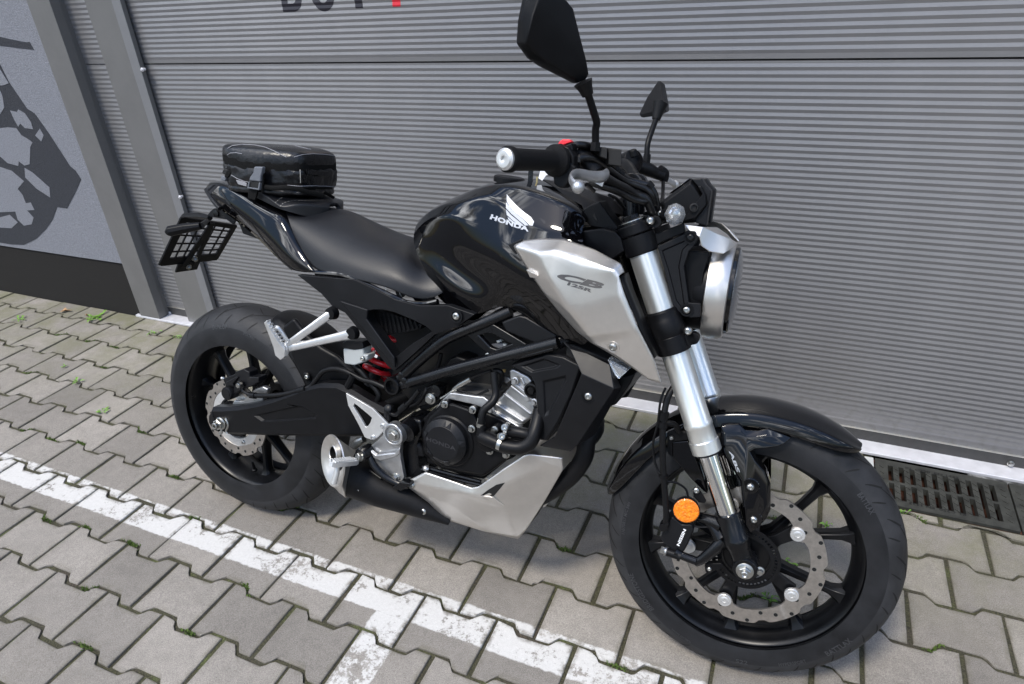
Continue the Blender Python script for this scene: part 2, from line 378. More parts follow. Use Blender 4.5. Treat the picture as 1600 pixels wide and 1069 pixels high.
def joint_material():
    m = bpy.data.materials.new('mossy_joint_sand'); m.use_nodes = True; t, b, N, Lk = nodes(m)
    g = N('ShaderNodeNewGeometry')
    x = N('ShaderNodeTexNoise'); x.inputs['Scale'].default_value = 9; x.inputs['Detail'].default_value = 8; x.inputs['Roughness'].default_value = .7; Lk(g.outputs['Position'], x.inputs['Vector'])
    r = N('ShaderNodeValToRGB'); e = r.color_ramp.elements; e[0].position = .34; e[0].color = (.050, .040, .030, 1); e[1].position = .56; e[1].color = (.046, .044, .022, 1)
    q = e.new(.45); q.color = (.040, .037, .022, 1); q = e.new(.70); q.color = (.066, .080, .024, 1)
    Lk(x.outputs['Fac'], r.inputs[0])
    y = N('ShaderNodeTexNoise'); y.inputs['Scale'].default_value = 260; y.inputs['Detail'].default_value = 4; Lk(g.outputs['Position'], y.inputs['Vector'])
    mr = N('ShaderNodeMapRange'); mr.inputs[1].default_value = .3; mr.inputs[2].default_value = .7; mr.inputs[3].default_value = .45; mr.inputs[4].default_value = 1.7; Lk(y.outputs['Fac'], mr.inputs[0])
    sc_ = N('ShaderNodeVectorMath'); sc_.operation = 'SCALE'; Lk(r.outputs[0], sc_.inputs[0]); Lk(mr.outputs[0], sc_.inputs['Scale']); Lk(sc_.outputs[0], b.inputs['Base Color'])
    b.inputs['Roughness'].default_value = .95
    bp = N('ShaderNodeBump'); bp.inputs['Strength'].default_value = 1; bp.inputs['Distance'].default_value = .004; Lk(y.outputs['Fac'], bp.inputs['Height']); Lk(bp.outputs[0], b.inputs['Normal'])
    return m
M['joint'] = joint_material()
M['far'] = mat('dark_far_ground', (.05, .05, .052), .85, noise=(3, .8, 1.15))  # outer ground out of view, made dark to deepen the tank's reflections
M['leaf'] = mat('weed_leaf', (.13, .26, .035), .5, noise=(60, .7, 1.3))
M['moss'] = mat('moss_green', (.075, .12, .022), .9, noise=(120, .6, 1.5))
M['dry'] = mat('dry_leaf', (.33, .20, .10), .8, noise=(60, .7, 1.3))
# --- polygon clipping
def clip(poly, a, b, c):
    """keep a*x+b*y<=c"""
    out = []
    for i in range(len(poly)):
        p_, q = poly[i], poly[(i + 1) % len(poly)]
        dp = a * p_[0] + b * p_[1] - c; dq = a * q[0] + b * q[1] - c
        if dp <= 0: out.append(p_)
        if dp * dq < 0:
            t = dp / (dp - dq); out.append((p_[0] + (q[0] - p_[0]) * t, p_[1] + (q[1] - p_[1]) * t))
    return out
PX, PY, X0, Y0 = .19765, .14165, .4600, -.8715
def zig(x, k):
    """height of the zigzag joint k at x (rows alternate by half a stone)"""
    ph = ((x - X0 - (k % 2) * PX / 2) / PX + .5) % 1 - .5        # 0 at the joint that hangs below
    a = abs(ph) * PX
    t = max(0, min(1, (a - .0365) / .0260)); return .0108 - .0216 * t * t * (3 - 2 * t)
def build_paving():
    vs, fs, tn, eg = [], [], [], []
    rng_ = random.Random(3); J = .0048
    for k in range(-7, 22):
        ytop = Y0 - k * PY; ybot = ytop - PY
        sh = (k % 2) * PX / 2
        n0 = int((-3.6 - X0) / PX); n1 = int((4.6 - X0) / PX)
        for n in range(n0, n1):
            xa = X0 + sh + n * PX; xb = xa + PX
            kk = (.0365, .0425, .0495, .0565, .0625); brk = [xa + J] + [xa + s_ for s_ in kk] + [xb - s_ for s_ in kk[::-1]] + [xb - J]
            top = [(x, ytop + zig(x, k) - J) for x in brk]
            xm_ = xa + PX / 2; bbrk = [xb - J] + [xm_ + s_ for s_ in kk[::-1]] + [xm_ - s_ for s_ in kk] + [xa + J]
            bot = [(x, ybot + zig(x, k + 1) + J) for x in bbrk]
            poly = top + bot
            # tiny hand-laid irregularity
            dx, dy, an = rng_.gauss(0, .0009), rng_.gauss(0, .0009), rng_.gauss(0, .004)
            cx, cy = (xa + xb) / 2, (ytop + ybot) / 2
            poly = [(cx + (x - cx) * cos(an) - (y - cy) * sin(an) + dx + rng_.gauss(0, .0009), cy + (x - cx) * sin(an) + (y - cy) * cos(an) + dy + rng_.gauss(0, .0011)) for x, y in poly]
            if cy > -.3 - PY:
                if xb > 1.565:
                    if cx < 1.565: poly = clip(poly, 1, 0, 1.562)
                    else: poly = clip(poly, 0, 1, -.286)
                poly = clip(poly, 0, 1, -.052) if poly else poly
            if len(poly) < 3: continue
            ar = abs(sum(poly[i][0] * poly[(i + 1) % len(poly)][1] - poly[(i + 1) % len(poly)][0] * poly[i][1] for i in range(len(poly)))) / 2
            if ar < .0006: continue
            z = max(-.0018, min(.0022, rng_.gauss(0, .0011))); tx, ty = rng_.gauss(0, .005), rng_.gauss(0, .005)
            ox, oy = sum(p_[0] for p_ in poly) / len(poly), sum(p_[1] for p_ in poly) / len(poly)
            c2, b0 = [], len(vs); m_ = len(poly)
            rings = [(0, -.0022), (.0026, 0)]
            for ins, dz in [(0, -.03), (0, -.0028), (.0012, -.0008), (.0036, 0), (.017, 0)]:
                for (x, y) in poly:
                    l = math.hypot(x - ox, y - oy); s_ = (l - ins * 1.2) / l
                    xx, yy = ox + (x - ox) * s_, oy + (y - oy) * s_
                    vs.append((xx, yy, z + dz + (xx - ox) * tx + (yy - oy) * ty - .0015))
            for r_ in range(4):
                for i in range(m_): fs.append((b0 + r_ * m_ + i, b0 + r_ * m_ + (i + 1) % m_, b0 + (r_ + 1) * m_ + (i + 1) % m_, b0 + (r_ + 1) * m_ + i))
            fs.append(tuple(b0 + 4 * m_ + i for i in range(m_)))
            tn += [rng_.random()] * (5 * m_); eg += [1] * (4 * m_) + [0] * m_
    me = bpy.data.meshes.new('paving'); me.from_pydata(vs, [], fs); me.materials.append(M['paving'])
    bm = bmesh.new(); bm.from_mesh(me); bmesh.ops.recalc_face_normals(bm, faces=bm.faces); bm.to_mesh(me); bm.free()
    a = me.attributes.new('tone', 'FLOAT', 'POINT'); a.data.foreach_set('value', tn); a = me.attributes.new('edge', 'FLOAT', 'POINT'); a.data.foreach_set('value', eg)
    return newobj('paving', me, kind='structure')
build_paving()
from mathutils import noise as mnoise
def build_joints():
    # sand and moss between the stones: a gently uneven sheet just below their tops
    n = 340; m_ = 230; xs = [-3.7 + 8.4 * i / n for i in range(n + 1)]; ys = [-4.2 + 4.2 * j / m_ for j in range(m_ + 1)]; r = random.Random(5)
    vs = [(x, y, -.0068 + r.gauss(0, .0005) + .0022 * mnoise.noise((x * 9, y * 9, 0)) - (.12 if (x > 1.6 and y > -.26) else 0)) for y in ys for x in xs]
    fs = [(j * (n + 1) + i, j * (n + 1) + i + 1, (j + 1) * (n + 1) + i + 1, (j + 1) * (n + 1) + i) for j in range(m_) for i in range(n)]
    me = bpy.data.meshes.new('joint_sand'); me.from_pydata(vs, [], fs); me.materials.append(M['joint']); newobj('joint_sand', me, kind='structure')
    for p_ in me.polygons: p_.use_smooth = True
    g = [(-400, -400, -.035), (400, -400, -.035), (400, -4.0, -.035), (-400, -4.0, -.035)]
    mk('ground', g + [(-400, .4, -.035), (-3.6, .4, -.035), (-3.6, -4.0, -.035), (400, .4, -.035), (4.6, .4, -.035), (4.6, -4.0, -.035)], [(0, 1, 2, 3), (3, 6, 5, 4), (9, 2, 7, 8)], 'far', kind='structure')
build_joints()
# --- stucco wall with mural
def stucco(name, col, vary=.1):
    m = bpy.data.materials.new(name); m.use_nodes = True; t, b, N, Lk = nodes(m); g = N('ShaderNodeTexCoord')
    x = N('ShaderNodeTexNoise'); x.inputs['Scale'].default_value = 190; x.inputs['Detail'].default_value = 3; Lk(g.outputs['Object'], x.inputs['Vector'])
    mp_ = N('ShaderNodeMapping'); mp_.inputs['Scale'].default_value = (150, 1, 420); Lk(g.outputs['Object'], mp_.inputs[0])
    y = N('ShaderNodeTexNoise'); y.inputs['Scale'].default_value = 1; y.inputs['Detail'].default_value = 3; Lk(mp_.outputs[0], y.inputs['Vector'])
    ad = N('ShaderNodeMath'); ad.operation = 'ADD'; Lk(x.outputs[0], ad.inputs[0]); Lk(y.outputs[0], ad.inputs[1])
    mr = N('ShaderNodeMapRange'); mr.inputs[1].default_value = .75; mr.inputs[2].default_value = 1.25; mr.inputs[3].default_value = 1 - vary * 2.2; mr.inputs[4].default_value = 1 + vary; Lk(ad.outputs[0], mr.inputs[0])
    s_ = N('ShaderNodeVectorMath'); s_.operation = 'SCALE'; s_.inputs[0].default_value = col; Lk(mr.outputs[0], s_.inputs['Scale']); Lk(s_.outputs[0], b.inputs['Base Color'])
    bp = N('ShaderNodeBump'); bp.inputs['Strength'].default_value = .9; bp.inputs['Distance'].default_value = .003; Lk(ad.outputs[0], bp.inputs['Height']); Lk(bp.outputs[0], b.inputs['Normal'])
    b.inputs['Roughness'].default_value = .9; return m
M['stucco'] = stucco('grey_stucco', (.200, .209, .235)); M['mural'] = stucco('dark_mural_paint', (.026, .029, .037), .14)
M['plinth'] = mat('dark_resin_plinth', (.011, .0105, .010), .85, spec=.2, noise=(480, .5, 3.0), bump=(420, .6, .002))
M['doorpaint'] = mat('grey_door_coating', (.216, .215, .220), .32, metal=.35, spec=.5)
def door_dirt(m, lo=.96, hi=1.02):
    t, b, N, Lk = nodes(m); col_ = tuple(b.inputs['Base Color'].default_value)[:3]; g = N('ShaderNodeNewGeometry')
    mp_ = N('ShaderNodeMapping'); mp_.inputs['Scale'].default_value = (7, 1, .8); Lk(g.outputs['Position'], mp_.inputs[0])
    x = N('ShaderNodeTexNoise'); x.inputs['Scale'].default_value = 1.6; x.inputs['Detail'].default_value = 6; Lk(mp_.outputs[0], x.inputs['Vector'])
    r = N('ShaderNodeMapRange'); r.inputs[1].default_value = .32; r.inputs[2].default_value = .68; r.inputs[3].default_value = lo; r.inputs[4].default_value = hi; Lk(x.outputs['Fac'], r.inputs[0])
    sp = N('ShaderNodeSeparateXYZ'); Lk(g.outputs['Position'], sp.inputs[0]); d = N('ShaderNodeMapRange'); d.inputs[1].default_value = .02; d.inputs[2].default_value = .30; d.inputs[3].default_value = 1; d.inputs[4].default_value = 0; Lk(sp.outputs[2], d.inputs[0])
    y = N('ShaderNodeTexNoise'); y.inputs['Scale'].default_value = 40; y.inputs['Detail'].default_value = 8; Lk(g.outputs['Position'], y.inputs['Vector'])
    sp2 = N('ShaderNodeMapRange'); sp2.inputs[1].default_value = .50; sp2.inputs[2].default_value = .70; sp2.inputs[4].default_value = .35; Lk(y.outputs['Fac'], sp2.inputs[0])
    mu = N('ShaderNodeMath'); mu.operation = 'MULTIPLY'; Lk(d.outputs[0], mu.inputs[0]); Lk(sp2.outputs[0], mu.inputs[1])
    s_ = N('ShaderNodeVectorMath'); s_.operation = 'SCALE'; s_.inputs[0].default_value = col_; Lk(r.outputs[0], s_.inputs['Scale'])
    mi = N('ShaderNodeMix'); mi.data_type = 'RGBA'; Lk(mu.outputs[0], mi.inputs['Factor']); Lk(s_.outputs[0], mi.inputs['A']); mi.inputs['B'].default_value = (.10, .092, .075, 1); Lk(mi.outputs['Result'], b.inputs['Base Color'])
door_dirt(M['doorpaint'])
M['post'] = mat('grey_post_coating', (.165, .164, .162), .36, metal=.25, noise=(9, .92, 1.06), bump=(260, .06, .0005))
M['postlit'] = mat('grey_post_lit_face', (.22, .222, .228), .36, metal=.2, noise=(9, .95, 1.05))  # lighter copy of the post grey, for the post face that catches light
M['rail'] = mat('dark_bottom_rail', (.038, .038, .038), .5, noise=(60, .8, 1.2))
M['strip'] = mat('galvanised_threshold', (.66, .66, .69), .42, metal=.3, noise=(30, .88, 1.06), rvar=.08)
M['alue'] = mat('bright_aluminium_edge', (.7, .68, .62), .3, metal=.9)
M['iron'] = mat('cast_iron_grate', (.052, .053, .047), .6, metal=.45, noise=(22, .6, 1.4), bump=(300, .5, .001), rvar=.1)
M['rust'] = mat('rusty_channel', (.075, .028, .016), .9, noise=(30, .5, 1.5))
M['conc'] = mat('pale_channel_concrete', (.42, .43, .42), .8, noise=(60, .9, 1.1))
M['letter'] = mat('black_sign_film', (.012, .011, .018), .35); M['letterred'] = mat('red_sign_film', (.55, .015, .03), .35)
HT = 3.2
wall = MB(); wall.add([(-9, -.055, .2745), (-1.5405, -.055, .2745), (-1.5405, -.055, HT), (-9, -.055, HT), (-9, .25, .2745), (-1.5405, .25, .2745), (-1.5405, .25, HT), (-9, .25, HT)],
    [(0, 1, 2, 3), (5, 4, 7, 6), (0, 4, 5, 1), (3, 2, 6, 7), (1, 5, 6, 2), (4, 0, 3, 7)])
bw = wall.build('building_wall', 'stucco', smooth=False); tag(bw, 'rough grey rendered wall with a dark painted mural and black base band left of the garage door', 'wall')
pl = MB().box((-5.27, .10, .122), (7.46, .296, .305)); pl.build('plinth', 'plinth', bw, smooth=False)
def wallpoly(name, xy, m, Y=-.0562, c=(0, 80, 3.343)):
    q = [WL(c[0] + x / c[2], c[1] + y / c[2], Y) for x, y in xy]; 
    b = MB().prism([V((p_.x, Y, p_.z)) for p_ in q], [V((p_.x, Y + .0008, p_.z)) for p_ in q]); return b
g1 = wallpoly('m', [(-700, -280), (-330, -260), (-150, -150), (0, 70), (45, 160), (140, 300), (180, 325), (255, 430), (365, 600), (395, 625), (423, 670), (395, 735), (350, 822), (298, 815), (275, 880), (240, 930), (190, 980), (125, 1012), (60, 1010), (0, 1000), (-180, 975), (-420, 870), (-620, 560), (-760, 100)], 'mural')
g1.build('mural', 'mural', bw, smooth=False)
g2 = wallpoly('m', [(-20, 45.), (0, 62), (30, 77), (55, 55), (140, 70), (140, 105), (55, 90), (-20, 80)], 'mural')
fr = MB()
for xy in ([(0, -75), (55, -62), (105, -52), (140, -46), (154, -48), (178, -5), (170, -8), (110, -14), (50, -22), (0, -28), (-200, -60), (-200, -110)],): fr = wallpoly('m', [(x, y) for x, y in xy], 'mural')
fr.build('mural_stroke', 'mural', bw, smooth=False)
hole = MB()
for xy in ([(0, 95), (45, 168), (20, 178), (0, 180), (-60, 150)], [(0, 205), (14, 240), (22, 295), (0, 330), (-20, 270)], [(52, 310), (88, 318), (95, 305), (130, 325), (162, 372), (172, 408), (130, 402), (105, 378), (95, 395), (75, 360)],
           [(208, 405), (228, 440), (215, 472), (183, 440)], [(-70, 420), (0, 402), (40, 398), (85, 402), (112, 440), (150, 462), (170, 478), (158, 500), (155, 590), (128, 598), (98, 576), (95, 600), (40, 585), (0, 550), (-80, 500)],
           [(128, 610), (170, 635), (258, 712), (262, 765), (190, 718), (132, 660)], [(-90, 600), (0, 605), (60, 625), (125, 680), (92, 720), (118, 752), (135, 795), (160, 790), (180, 830), (140, 832), (175, 870), (165, 905), (125, 912), (92, 880), (80, 838), (0, 842), (-100, 800)],
           [(0, 868), (50, 855), (92, 895), (60, 925), (0, 922), (-60, 905)]):
    h_ = wallpoly('m', xy, 'stucco', Y=-.0572); hole.add(h_.v, h_.f)
hole.build('mural_highlight', 'stucco', bw, smooth=False)
# --- garage door with micro-ribbed sandwich panels
door = bpy.data.objects.new('garage_door', None); COL.objects.link(door); tag(door, 'wide grey ribbed sectional garage door behind the motorcycle, with letters at the top', 'garage door')
DX0, DX1, ZS, PITCH, DEP = -1.0907, 4.2, 1.117, .0173, .0019
def rib_facets(z0, z1, top):
    """list of (za, ya, zb, yb): upward-tilted then downward-tilted facets, counted from the panel's top edge down"""
    out = []; z = z1 - .006
    out.append((z1, 0, z, 0))
    while z - PITCH > z0 + .004:
        h = PITCH / 2; out.append((z, 0, z - .0012, -DEP * .12)); out.append((z - .0012, -DEP * .12, z - h, -DEP)); out.append((z - h, -DEP, z - h - .0004, -DEP * .98)); out.append((z - h - .0004, -DEP * .98, z - PITCH, 0)); z -= PITCH
    out.append((z, 0, z0, 0)); return out
def rib_panel(name, x0, x1, z0, z1, parent):
    b = MB(); f = rib_facets(z0, z1, True)
    for za, ya, zb, yb in f: b.add([(x0, ya, za), (x1, ya, za), (x1, yb, zb), (x0, yb, zb)], [(0, 3, 2, 1)])
    b.add([(x0, 0, z1), (x1, 0, z1), (x1, .03, z1), (x0, .03, z1)], [(0, 1, 2, 3)]); b.add([(x0, 0, z0), (x1, 0, z0), (x1, .03, z0), (x0, .03, z0)], [(0, 1, 2, 3)])
    return b.build(name, 'doorpaint', parent, smooth=False)
sections = [(.052, ZS - .002), (ZS + .003, ZS + .61), (ZS + .615, ZS + 1.22), (ZS + 1.225, HT)]
for z0, z1 in sections: rib_panel('door_section', DX0, DX1, z0, z1, door)
MB().box(((DX0 + DX1) / 2, .04, 1.6), (DX1 - DX0, .02, HT)).build('door_core', 'rail', door, smooth=False)
MB().box(((DX0 + DX1) / 2, .006, .026), (DX1 - DX0, .018, .045)).build('bottom_rail', 'rail', door, smooth=False)
MB().box(((DX0 + DX1) / 2, .004, .0502), (DX1 - DX0, .017, .0032)).build('rail_edge', 'alue', door, smooth=False)
def letter_strips(name, polys, m):
    b = MB()
    for (z0, z1) in sections[1:2]:
        for za, ya, zb, yb in rib_facets(z0, z1, True):
            for poly in polys:
                q = clip(clip(poly, 0, 1, za), 0, -1, -zb)
                if len(q) < 3: continue
                b.add([V((x, ya + (yb - ya) * ((za - z) / (za - zb)) - .0005, z)) for x, z in q], [list(range(len(q)))])
    return b.build(name, m, door, smooth=False)
LZ = 1.2735; LH = .125
def rect(x0, x1, z0, z1): return [(x0, z0), (x1, z0), (x1, z1), (x0, z1)]
def arc_quads(cx, cz, rx, rz, tx, tz, a0, a1, n=14):
    out = []
    for i in range(n):
        a, b_ = a0 + (a1 - a0) * i / n, a0 + (a1 - a0) * (i + 1) / n
        out.append([(cx + rx * cos(a), cz + rz * sin(a)), (cx + rx * cos(b_), cz + rz * sin(b_)), (cx + (rx - tx) * cos(b_), cz + (rz - tz) * sin(b_)), (cx + (rx - tx) * cos(a), cz + (rz - tz) * sin(a))])
    return out
xb = -.380; letter_b = [rect(xb, xb + .025, LZ, LZ + LH), rect(xb + .025, xb + .045, LZ, LZ + .024), rect(xb + .025, xb + .045, LZ + .051, LZ + .073), rect(xb + .025, xb + .045, LZ + .101, LZ + LH)] + arc_quads(xb + .045, LZ + .0365, .038, .0365, .025, .024, -pi / 2, pi / 2) + arc_quads(xb + .045, LZ + .088, .034, .037, .024, .024, -pi / 2, pi / 2)
letter_o = arc_quads(-.2125, LZ + .0625, .050, .066, .026, .024, 0, 2 * pi, 28)
letter_t = [rect(-.094, -.066, LZ + .002, LZ + LH), rect(-.128, -.032, LZ + LH - .023, LZ + LH)]
letter_r = [rect(.0425, .071, LZ + .002, LZ + LH), rect(.008, .105, LZ + LH - .023, LZ + LH)]
letter_strips('sign_letter', letter_b, 'letter'); letter_strips('sign_letter', letter_o, 'letter'); letter_strips('sign_letter', letter_t, 'letter'); letter_strips('sign_letter', letter_r, 'letterred')
# --- posts and narrow side panel
frame = bpy.data.objects.new('door_frame', None); COL.objects.link(frame); tag(frame, 'grey metal door frame of two upright posts with a narrow ribbed panel and bolts between them', 'door frame')
rib_panel('side_panel', -1.436, -1.262, .052, ZS - .001, frame); rib_panel('side_panel', -1.436, -1.262, ZS + .003, HT, frame)
MB().box((-1.35, .006, .026), (.19, .018, .045)).build('side_rail', 'rail', frame, smooth=False); MB().box((-1.35, .004, .0502), (.172, .016, .003)).build('rail_edge', 'alue', frame, smooth=False)
def extr(name, prof, m, z0, z1, parent, **k):
    a = [V((x, y, z0)) for x, y in prof]; b = [V((x, y, z1)) for x, y in prof]; return MB().prism(a, b).build(name, m, parent, smooth=False, **k)
extr('outer_post', [(-1.5395, .05), (-1.5395, -.062), (-1.4115, -.062), (-1.4115, -.020), (-1.4145, -.020), (-1.4145, .05)], 'post', .012, HT, frame, bevel=.0015)
extr('post_flange', [(-1.4142, .03), (-1.4142, -.0165), (-1.4385 + .004, -.0165), (-1.4355 + .022, -.0165)], 'postlit', .012, HT, frame) if False else None
extr('post_flange', [(-1.4143, .03), (-1.4143, -.012), (-1.4380 + .0, -.012), (-1.4380, .03)][::-1], 'post', .05, HT, frame) if False else None
extr('inner_post', [(-1.2622, .03), (-1.2622, -.004), (-1.2580, -.036), (-1.1115, -.040), (-1.0790, -.030), (-1.0790, -.012), (-1.0945, -.010), (-1.0945, .03)], 'post', .012, HT, frame, bevel=.0012)
extr('post_lit_face', [(-1.1112, -.0408), (-1.0797, -.0311), (-1.0797, -.0301), (-1.1112, -.0398)], 'postlit', .013, HT - .01, frame)  # thin overlay: brighter lighting of the angled post face put into its colour
for x, y, Y in [(126, 106, -.008), (175.6, 107.5, -.010), (222.5, 109, -.030), (197, 313, -.008), (240, 307, -.010), (281.5, 308, -.030), (254, 478.5, -.008), (265.5, 489, -.004), (298.5, 487.5, -.008)]:
    q = WL(x, y, Y); bb = MB().lathe(q, (0, -1, 0), [(-.012, .0055), (.002, .0055), (.003, .0045), (.006, .004), (.0065, .0001)], 8); bb.lathe(q, (0, -1, 0), [(-.001, .0075), (.0015, .0075), (.0022, .006)], 16); bb.build('bolt', 'strip', frame)
q = WL(1579, 724, -.004); MB().lathe(q, (0, -1, 0), [(-.003, .009), (.003, .009), (.004, .007), (.009, .006), (.010, .0001)], 16).build('bolt', 'steel', door)
# threshold strip
th = MB().box((1.3, -.025, .0055), (5.75, .076, .011)); o = th.build('threshold_strip', 'strip', smooth=False, bevel=.002); tag(o, 'pale galvanised metal strip lying on the ground along the foot of the garage door', 'threshold')
# drainage grates
def grate(x0, x1, label):
    r = bpy.data.objects.new('drain_grate', None); COL.objects.link(r); r.location = (x0, -.176, 0); tag(r, label, 'drain grate', 'drain grates along the door')
    yt, yb = -.0765, -.278; b = MB(); t = .008; zt = .004; P_ = .0283; sw = .0135
    X = x0 + .033; cols = []
    while X + sw < x1 - .010: cols.append(X); X += P_
    def bx(xa, xb_, ya, yb_, z1=zt, z0=-.016): b.box(((xa + xb_) / 2 - x0, (ya + yb_) / 2 + .176, (z0 + z1) / 2), (xb_ - xa, abs(yb_ - ya), z1 - z0))
    bx(x0, x1, yb, yb + .025); bx(x0, x1, yt - .025, yt)
    xs = [x0] + [v for c_ in cols for v in (c_, c_ + sw)] + [x1]
    for i in range(0, len(xs), 2): bx(xs[i], xs[i + 1], yb + .025, yt - .025)
    ym = (yb + yt) / 2
    for i, c_ in enumerate(cols):
        if i % 9 != 8: bx(c_, c_ + sw, ym - .005 , ym + .005)
    # raised tread bars
    for i in range(0, len(xs), 2):
        for k in range(6):
            xm = (xs[i] + xs[i + 1]) / 2 - x0; y_ = yb + .032 + k * .0262 + .176
            R = Mx.Rotation(rad(-38), 3, 'Z'); b.box((xm, y_, zt + .0008), (.014, .0028, .0022), R)
    b.build('cover', 'iron', r, smooth=False)
    for body, u, y_, fl in (('KL C250  EN 1433', .25, yt - .021, 0), ('KL C250  EN 1433', .78, yb + .021, 1)):
        v2, f2 = textmesh(body, .02); Lx, H_ = .135, .010; xs0 = (x0 + x1) / 2 - x0
        q = [((a - .5) * Lx, (c_ - .5) * H_) for a, c_ in v2]
        if fl: q = [(-a, -c_) for a, c_ in q]
        mk('lettering', [(xs0 + a - .02, y_ + .176 + c_, zt + .0006) for a, c_ in q], f2, 'hub', r)
    return r
grate(1.5925, 1.9275, 'mottled cast iron drain cover with slots, nearest the front wheel, beside the door strip')
grate(1.9325, 2.45, 'second cast iron drain cover, cut off by the right edge of the photo')
ch = MB().box((2.4, -.178, -.10), (1.66, .19, .01)); ch.box((2.4, -.272, -.05), (1.66, .012, .09)); ch.box((2.4, -.082, -.05), (1.66, .012, .09)); ch.build('drain_channel', 'rust', kind='structure', smooth=False)
MB().box((1.5765, -.178, -.012), (.025, .206, .030)).build('channel_end', 'conc', kind='structure', smooth=False, bevel=.002)
# weeds, moss tufts, dry leaves
def weed(x, y, s, n, seed, label, ht=.012):
    r = random.Random(seed); b = MB()
    for i in range(n):
        a = r.uniform(0, 2 * pi); l = s * r.uniform(.5, 1); wd = l * r.uniform(.26, .42); ox, oy = r.gauss(0, s * .35), r.gauss(0, s * .25); lift = r.uniform(.2, 1) * ht
        d = V((cos(a), sin(a), 0)); pz = V((-sin(a), cos(a), 0)); p0 = V((x + ox, y + oy, .001)); vs = [p0]; 
        for t, ww in ((.3, .7), (.6, 1), (.85, .6)): c_ = p0 + d * l * t + V((0, 0, lift * sin(t * 2.4))); vs += [c_ - pz * wd * ww / 2 + V((0, 0, .0015)), c_, c_ + pz * wd * ww / 2 + V((0, 0, .0015))]
        vs.append(p0 + d * l + V((0, 0, lift * .5)))
        b.add(vs, [(0, 1, 2), (0, 2, 3), (1, 4, 5, 2), (2, 5, 6, 3), (4, 7, 8, 5), (5, 8, 9, 6), (7, 10, 8), (8, 10, 9)])
    o = b.build('weed', 'leaf'); tag(o, label, 'weed'); return o
def GP(x, y):
    d = ray(x, y); t = -CP.z / d.z; q = CP + t * d; return q.x, q.y
for i, (x, y, s, n, lb) in enumerate([(153, 496, .045, 16, 'largest leafy green weed on the paving left of the door post'), (47, 457, .025, 8, 'small weed by the black wall base at the far left edge'),
        (30, 500, .030, 10, 'weed in a joint at the left edge below the wall base'), (240, 522, .028, 8, 'small weed just in front of the left post foot'), (279, 527, .024, 9, 'bright weed right beside the rear tyre near the post foot'),
        (158, 644, .026, 9, 'weed in a zigzag joint halfway between the wall and the white line'), (124, 597, .026, 8, 'single light green weed on the paving left of the rear wheel'), (405, 559, .06, 5, 'yellow green leaf seen through the rear wheel spokes'),
        (100, 575, .018, 6, 'tiny weed left of the rear wheel, in the third joint from the wall'), (1290, 822, .02, 9, 'weed seen through the front wheel behind the upper disc'), (1233, 881, .022, 9, 'small weed seen through the front wheel beside the hub'), (1203, 937, .020, 10, 'weed seen through the front wheel at the bottom of the disc'),
        (1410, 803, .012, 7, 'small weed between the front tyre and the drain cover')]):
    q = GP(x, y); weed(q[0], q[1], s, n, i, lb)
def tufts():
    r = random.Random(11); b = MB()
    spots = [(55, 823), (145, 998), (140, 820), (208, 846), (168, 881), (107, 944), (322, 792), (295, 726), (1222, 815), (1165, 931), (880, 858), (975, 1006), (1462, 1009), (390, 914), (452, 793), (105, 518), (135, 535), (190, 537), (60, 575), (182, 563), (45, 668), (90, 680), (240, 660), (130, 690), (330, 950), (1440, 830), (1360, 690)]
    for (x, y) in spots:
        q = GP(x, y); kr = round((Y0 - q[1]) / PY)
        for k in range(70):
            xx = q[0] + r.gauss(0, .013); p0 = V((xx, Y0 - kr * PY + zig(xx, kr) + r.gauss(0, .0032), -.003)); h = r.uniform(.003, .009); d = V((r.gauss(0, .003), r.gauss(0, .003), h)); wv = V((r.gauss(0, .0016), r.gauss(0, .0016), 0))
            b.add([p0 - wv, p0 + wv, p0 + d], [(0, 1, 2)])
    b.build('moss', 'moss', kind='stuff', smooth=False)
    for o in COL.objects:
        if o.name == 'moss': o['label'] = 'bright green moss tufts growing in the paving joints'; o['category'] = 'moss'
tufts()
def dry(x, y, s, seed, label):
    r = random.Random(seed); q = GP(x, y); b = MB(); n = 9; top = []
    for i in range(n):
        a = 2 * pi * i / n; l = s * (.35 + .65 * abs(sin(a * 1.5 + seed))) * r.uniform(.7, 1.1); top.append(V((q[0] + l * cos(a), q[1] + l * sin(a) * .5, .003 + r.uniform(0, .012))))
    c_ = V((q[0], q[1], .004)); b.add([c_] + top, [(0, 1 + i, 1 + (i + 1) % n) for i in range(n)]); o = b.build('dry_leaf', 'dry'); tag(o, label, 'leaf')
dry(103, 487, .045, 1, 'pale curled dry leaf lying on the paving left of the large weed'); dry(174, 481, .018, 2, 'small brown leaf standing by the wall base near the post'); dry(136, 494, .014, 3, 'tiny brown leaf scrap touching the large weed'); dry(1190, 832, .014, 4, 'small dry leaf scrap seen through the front wheel')
# ================================================================== THE MOTORCYCLE
bike = bpy.data.objects.new('motorcycle', None); COL.objects.link(bike); bike.matrix_world = BIKE
tag(bike, 'black and silver naked motorcycle leaning on its stand in front of the grey ribbed door', 'motorcycle')
bpy.context.view_layer.update()
YX = V((0, -1, 0))      # towards the viewer's side of the bike
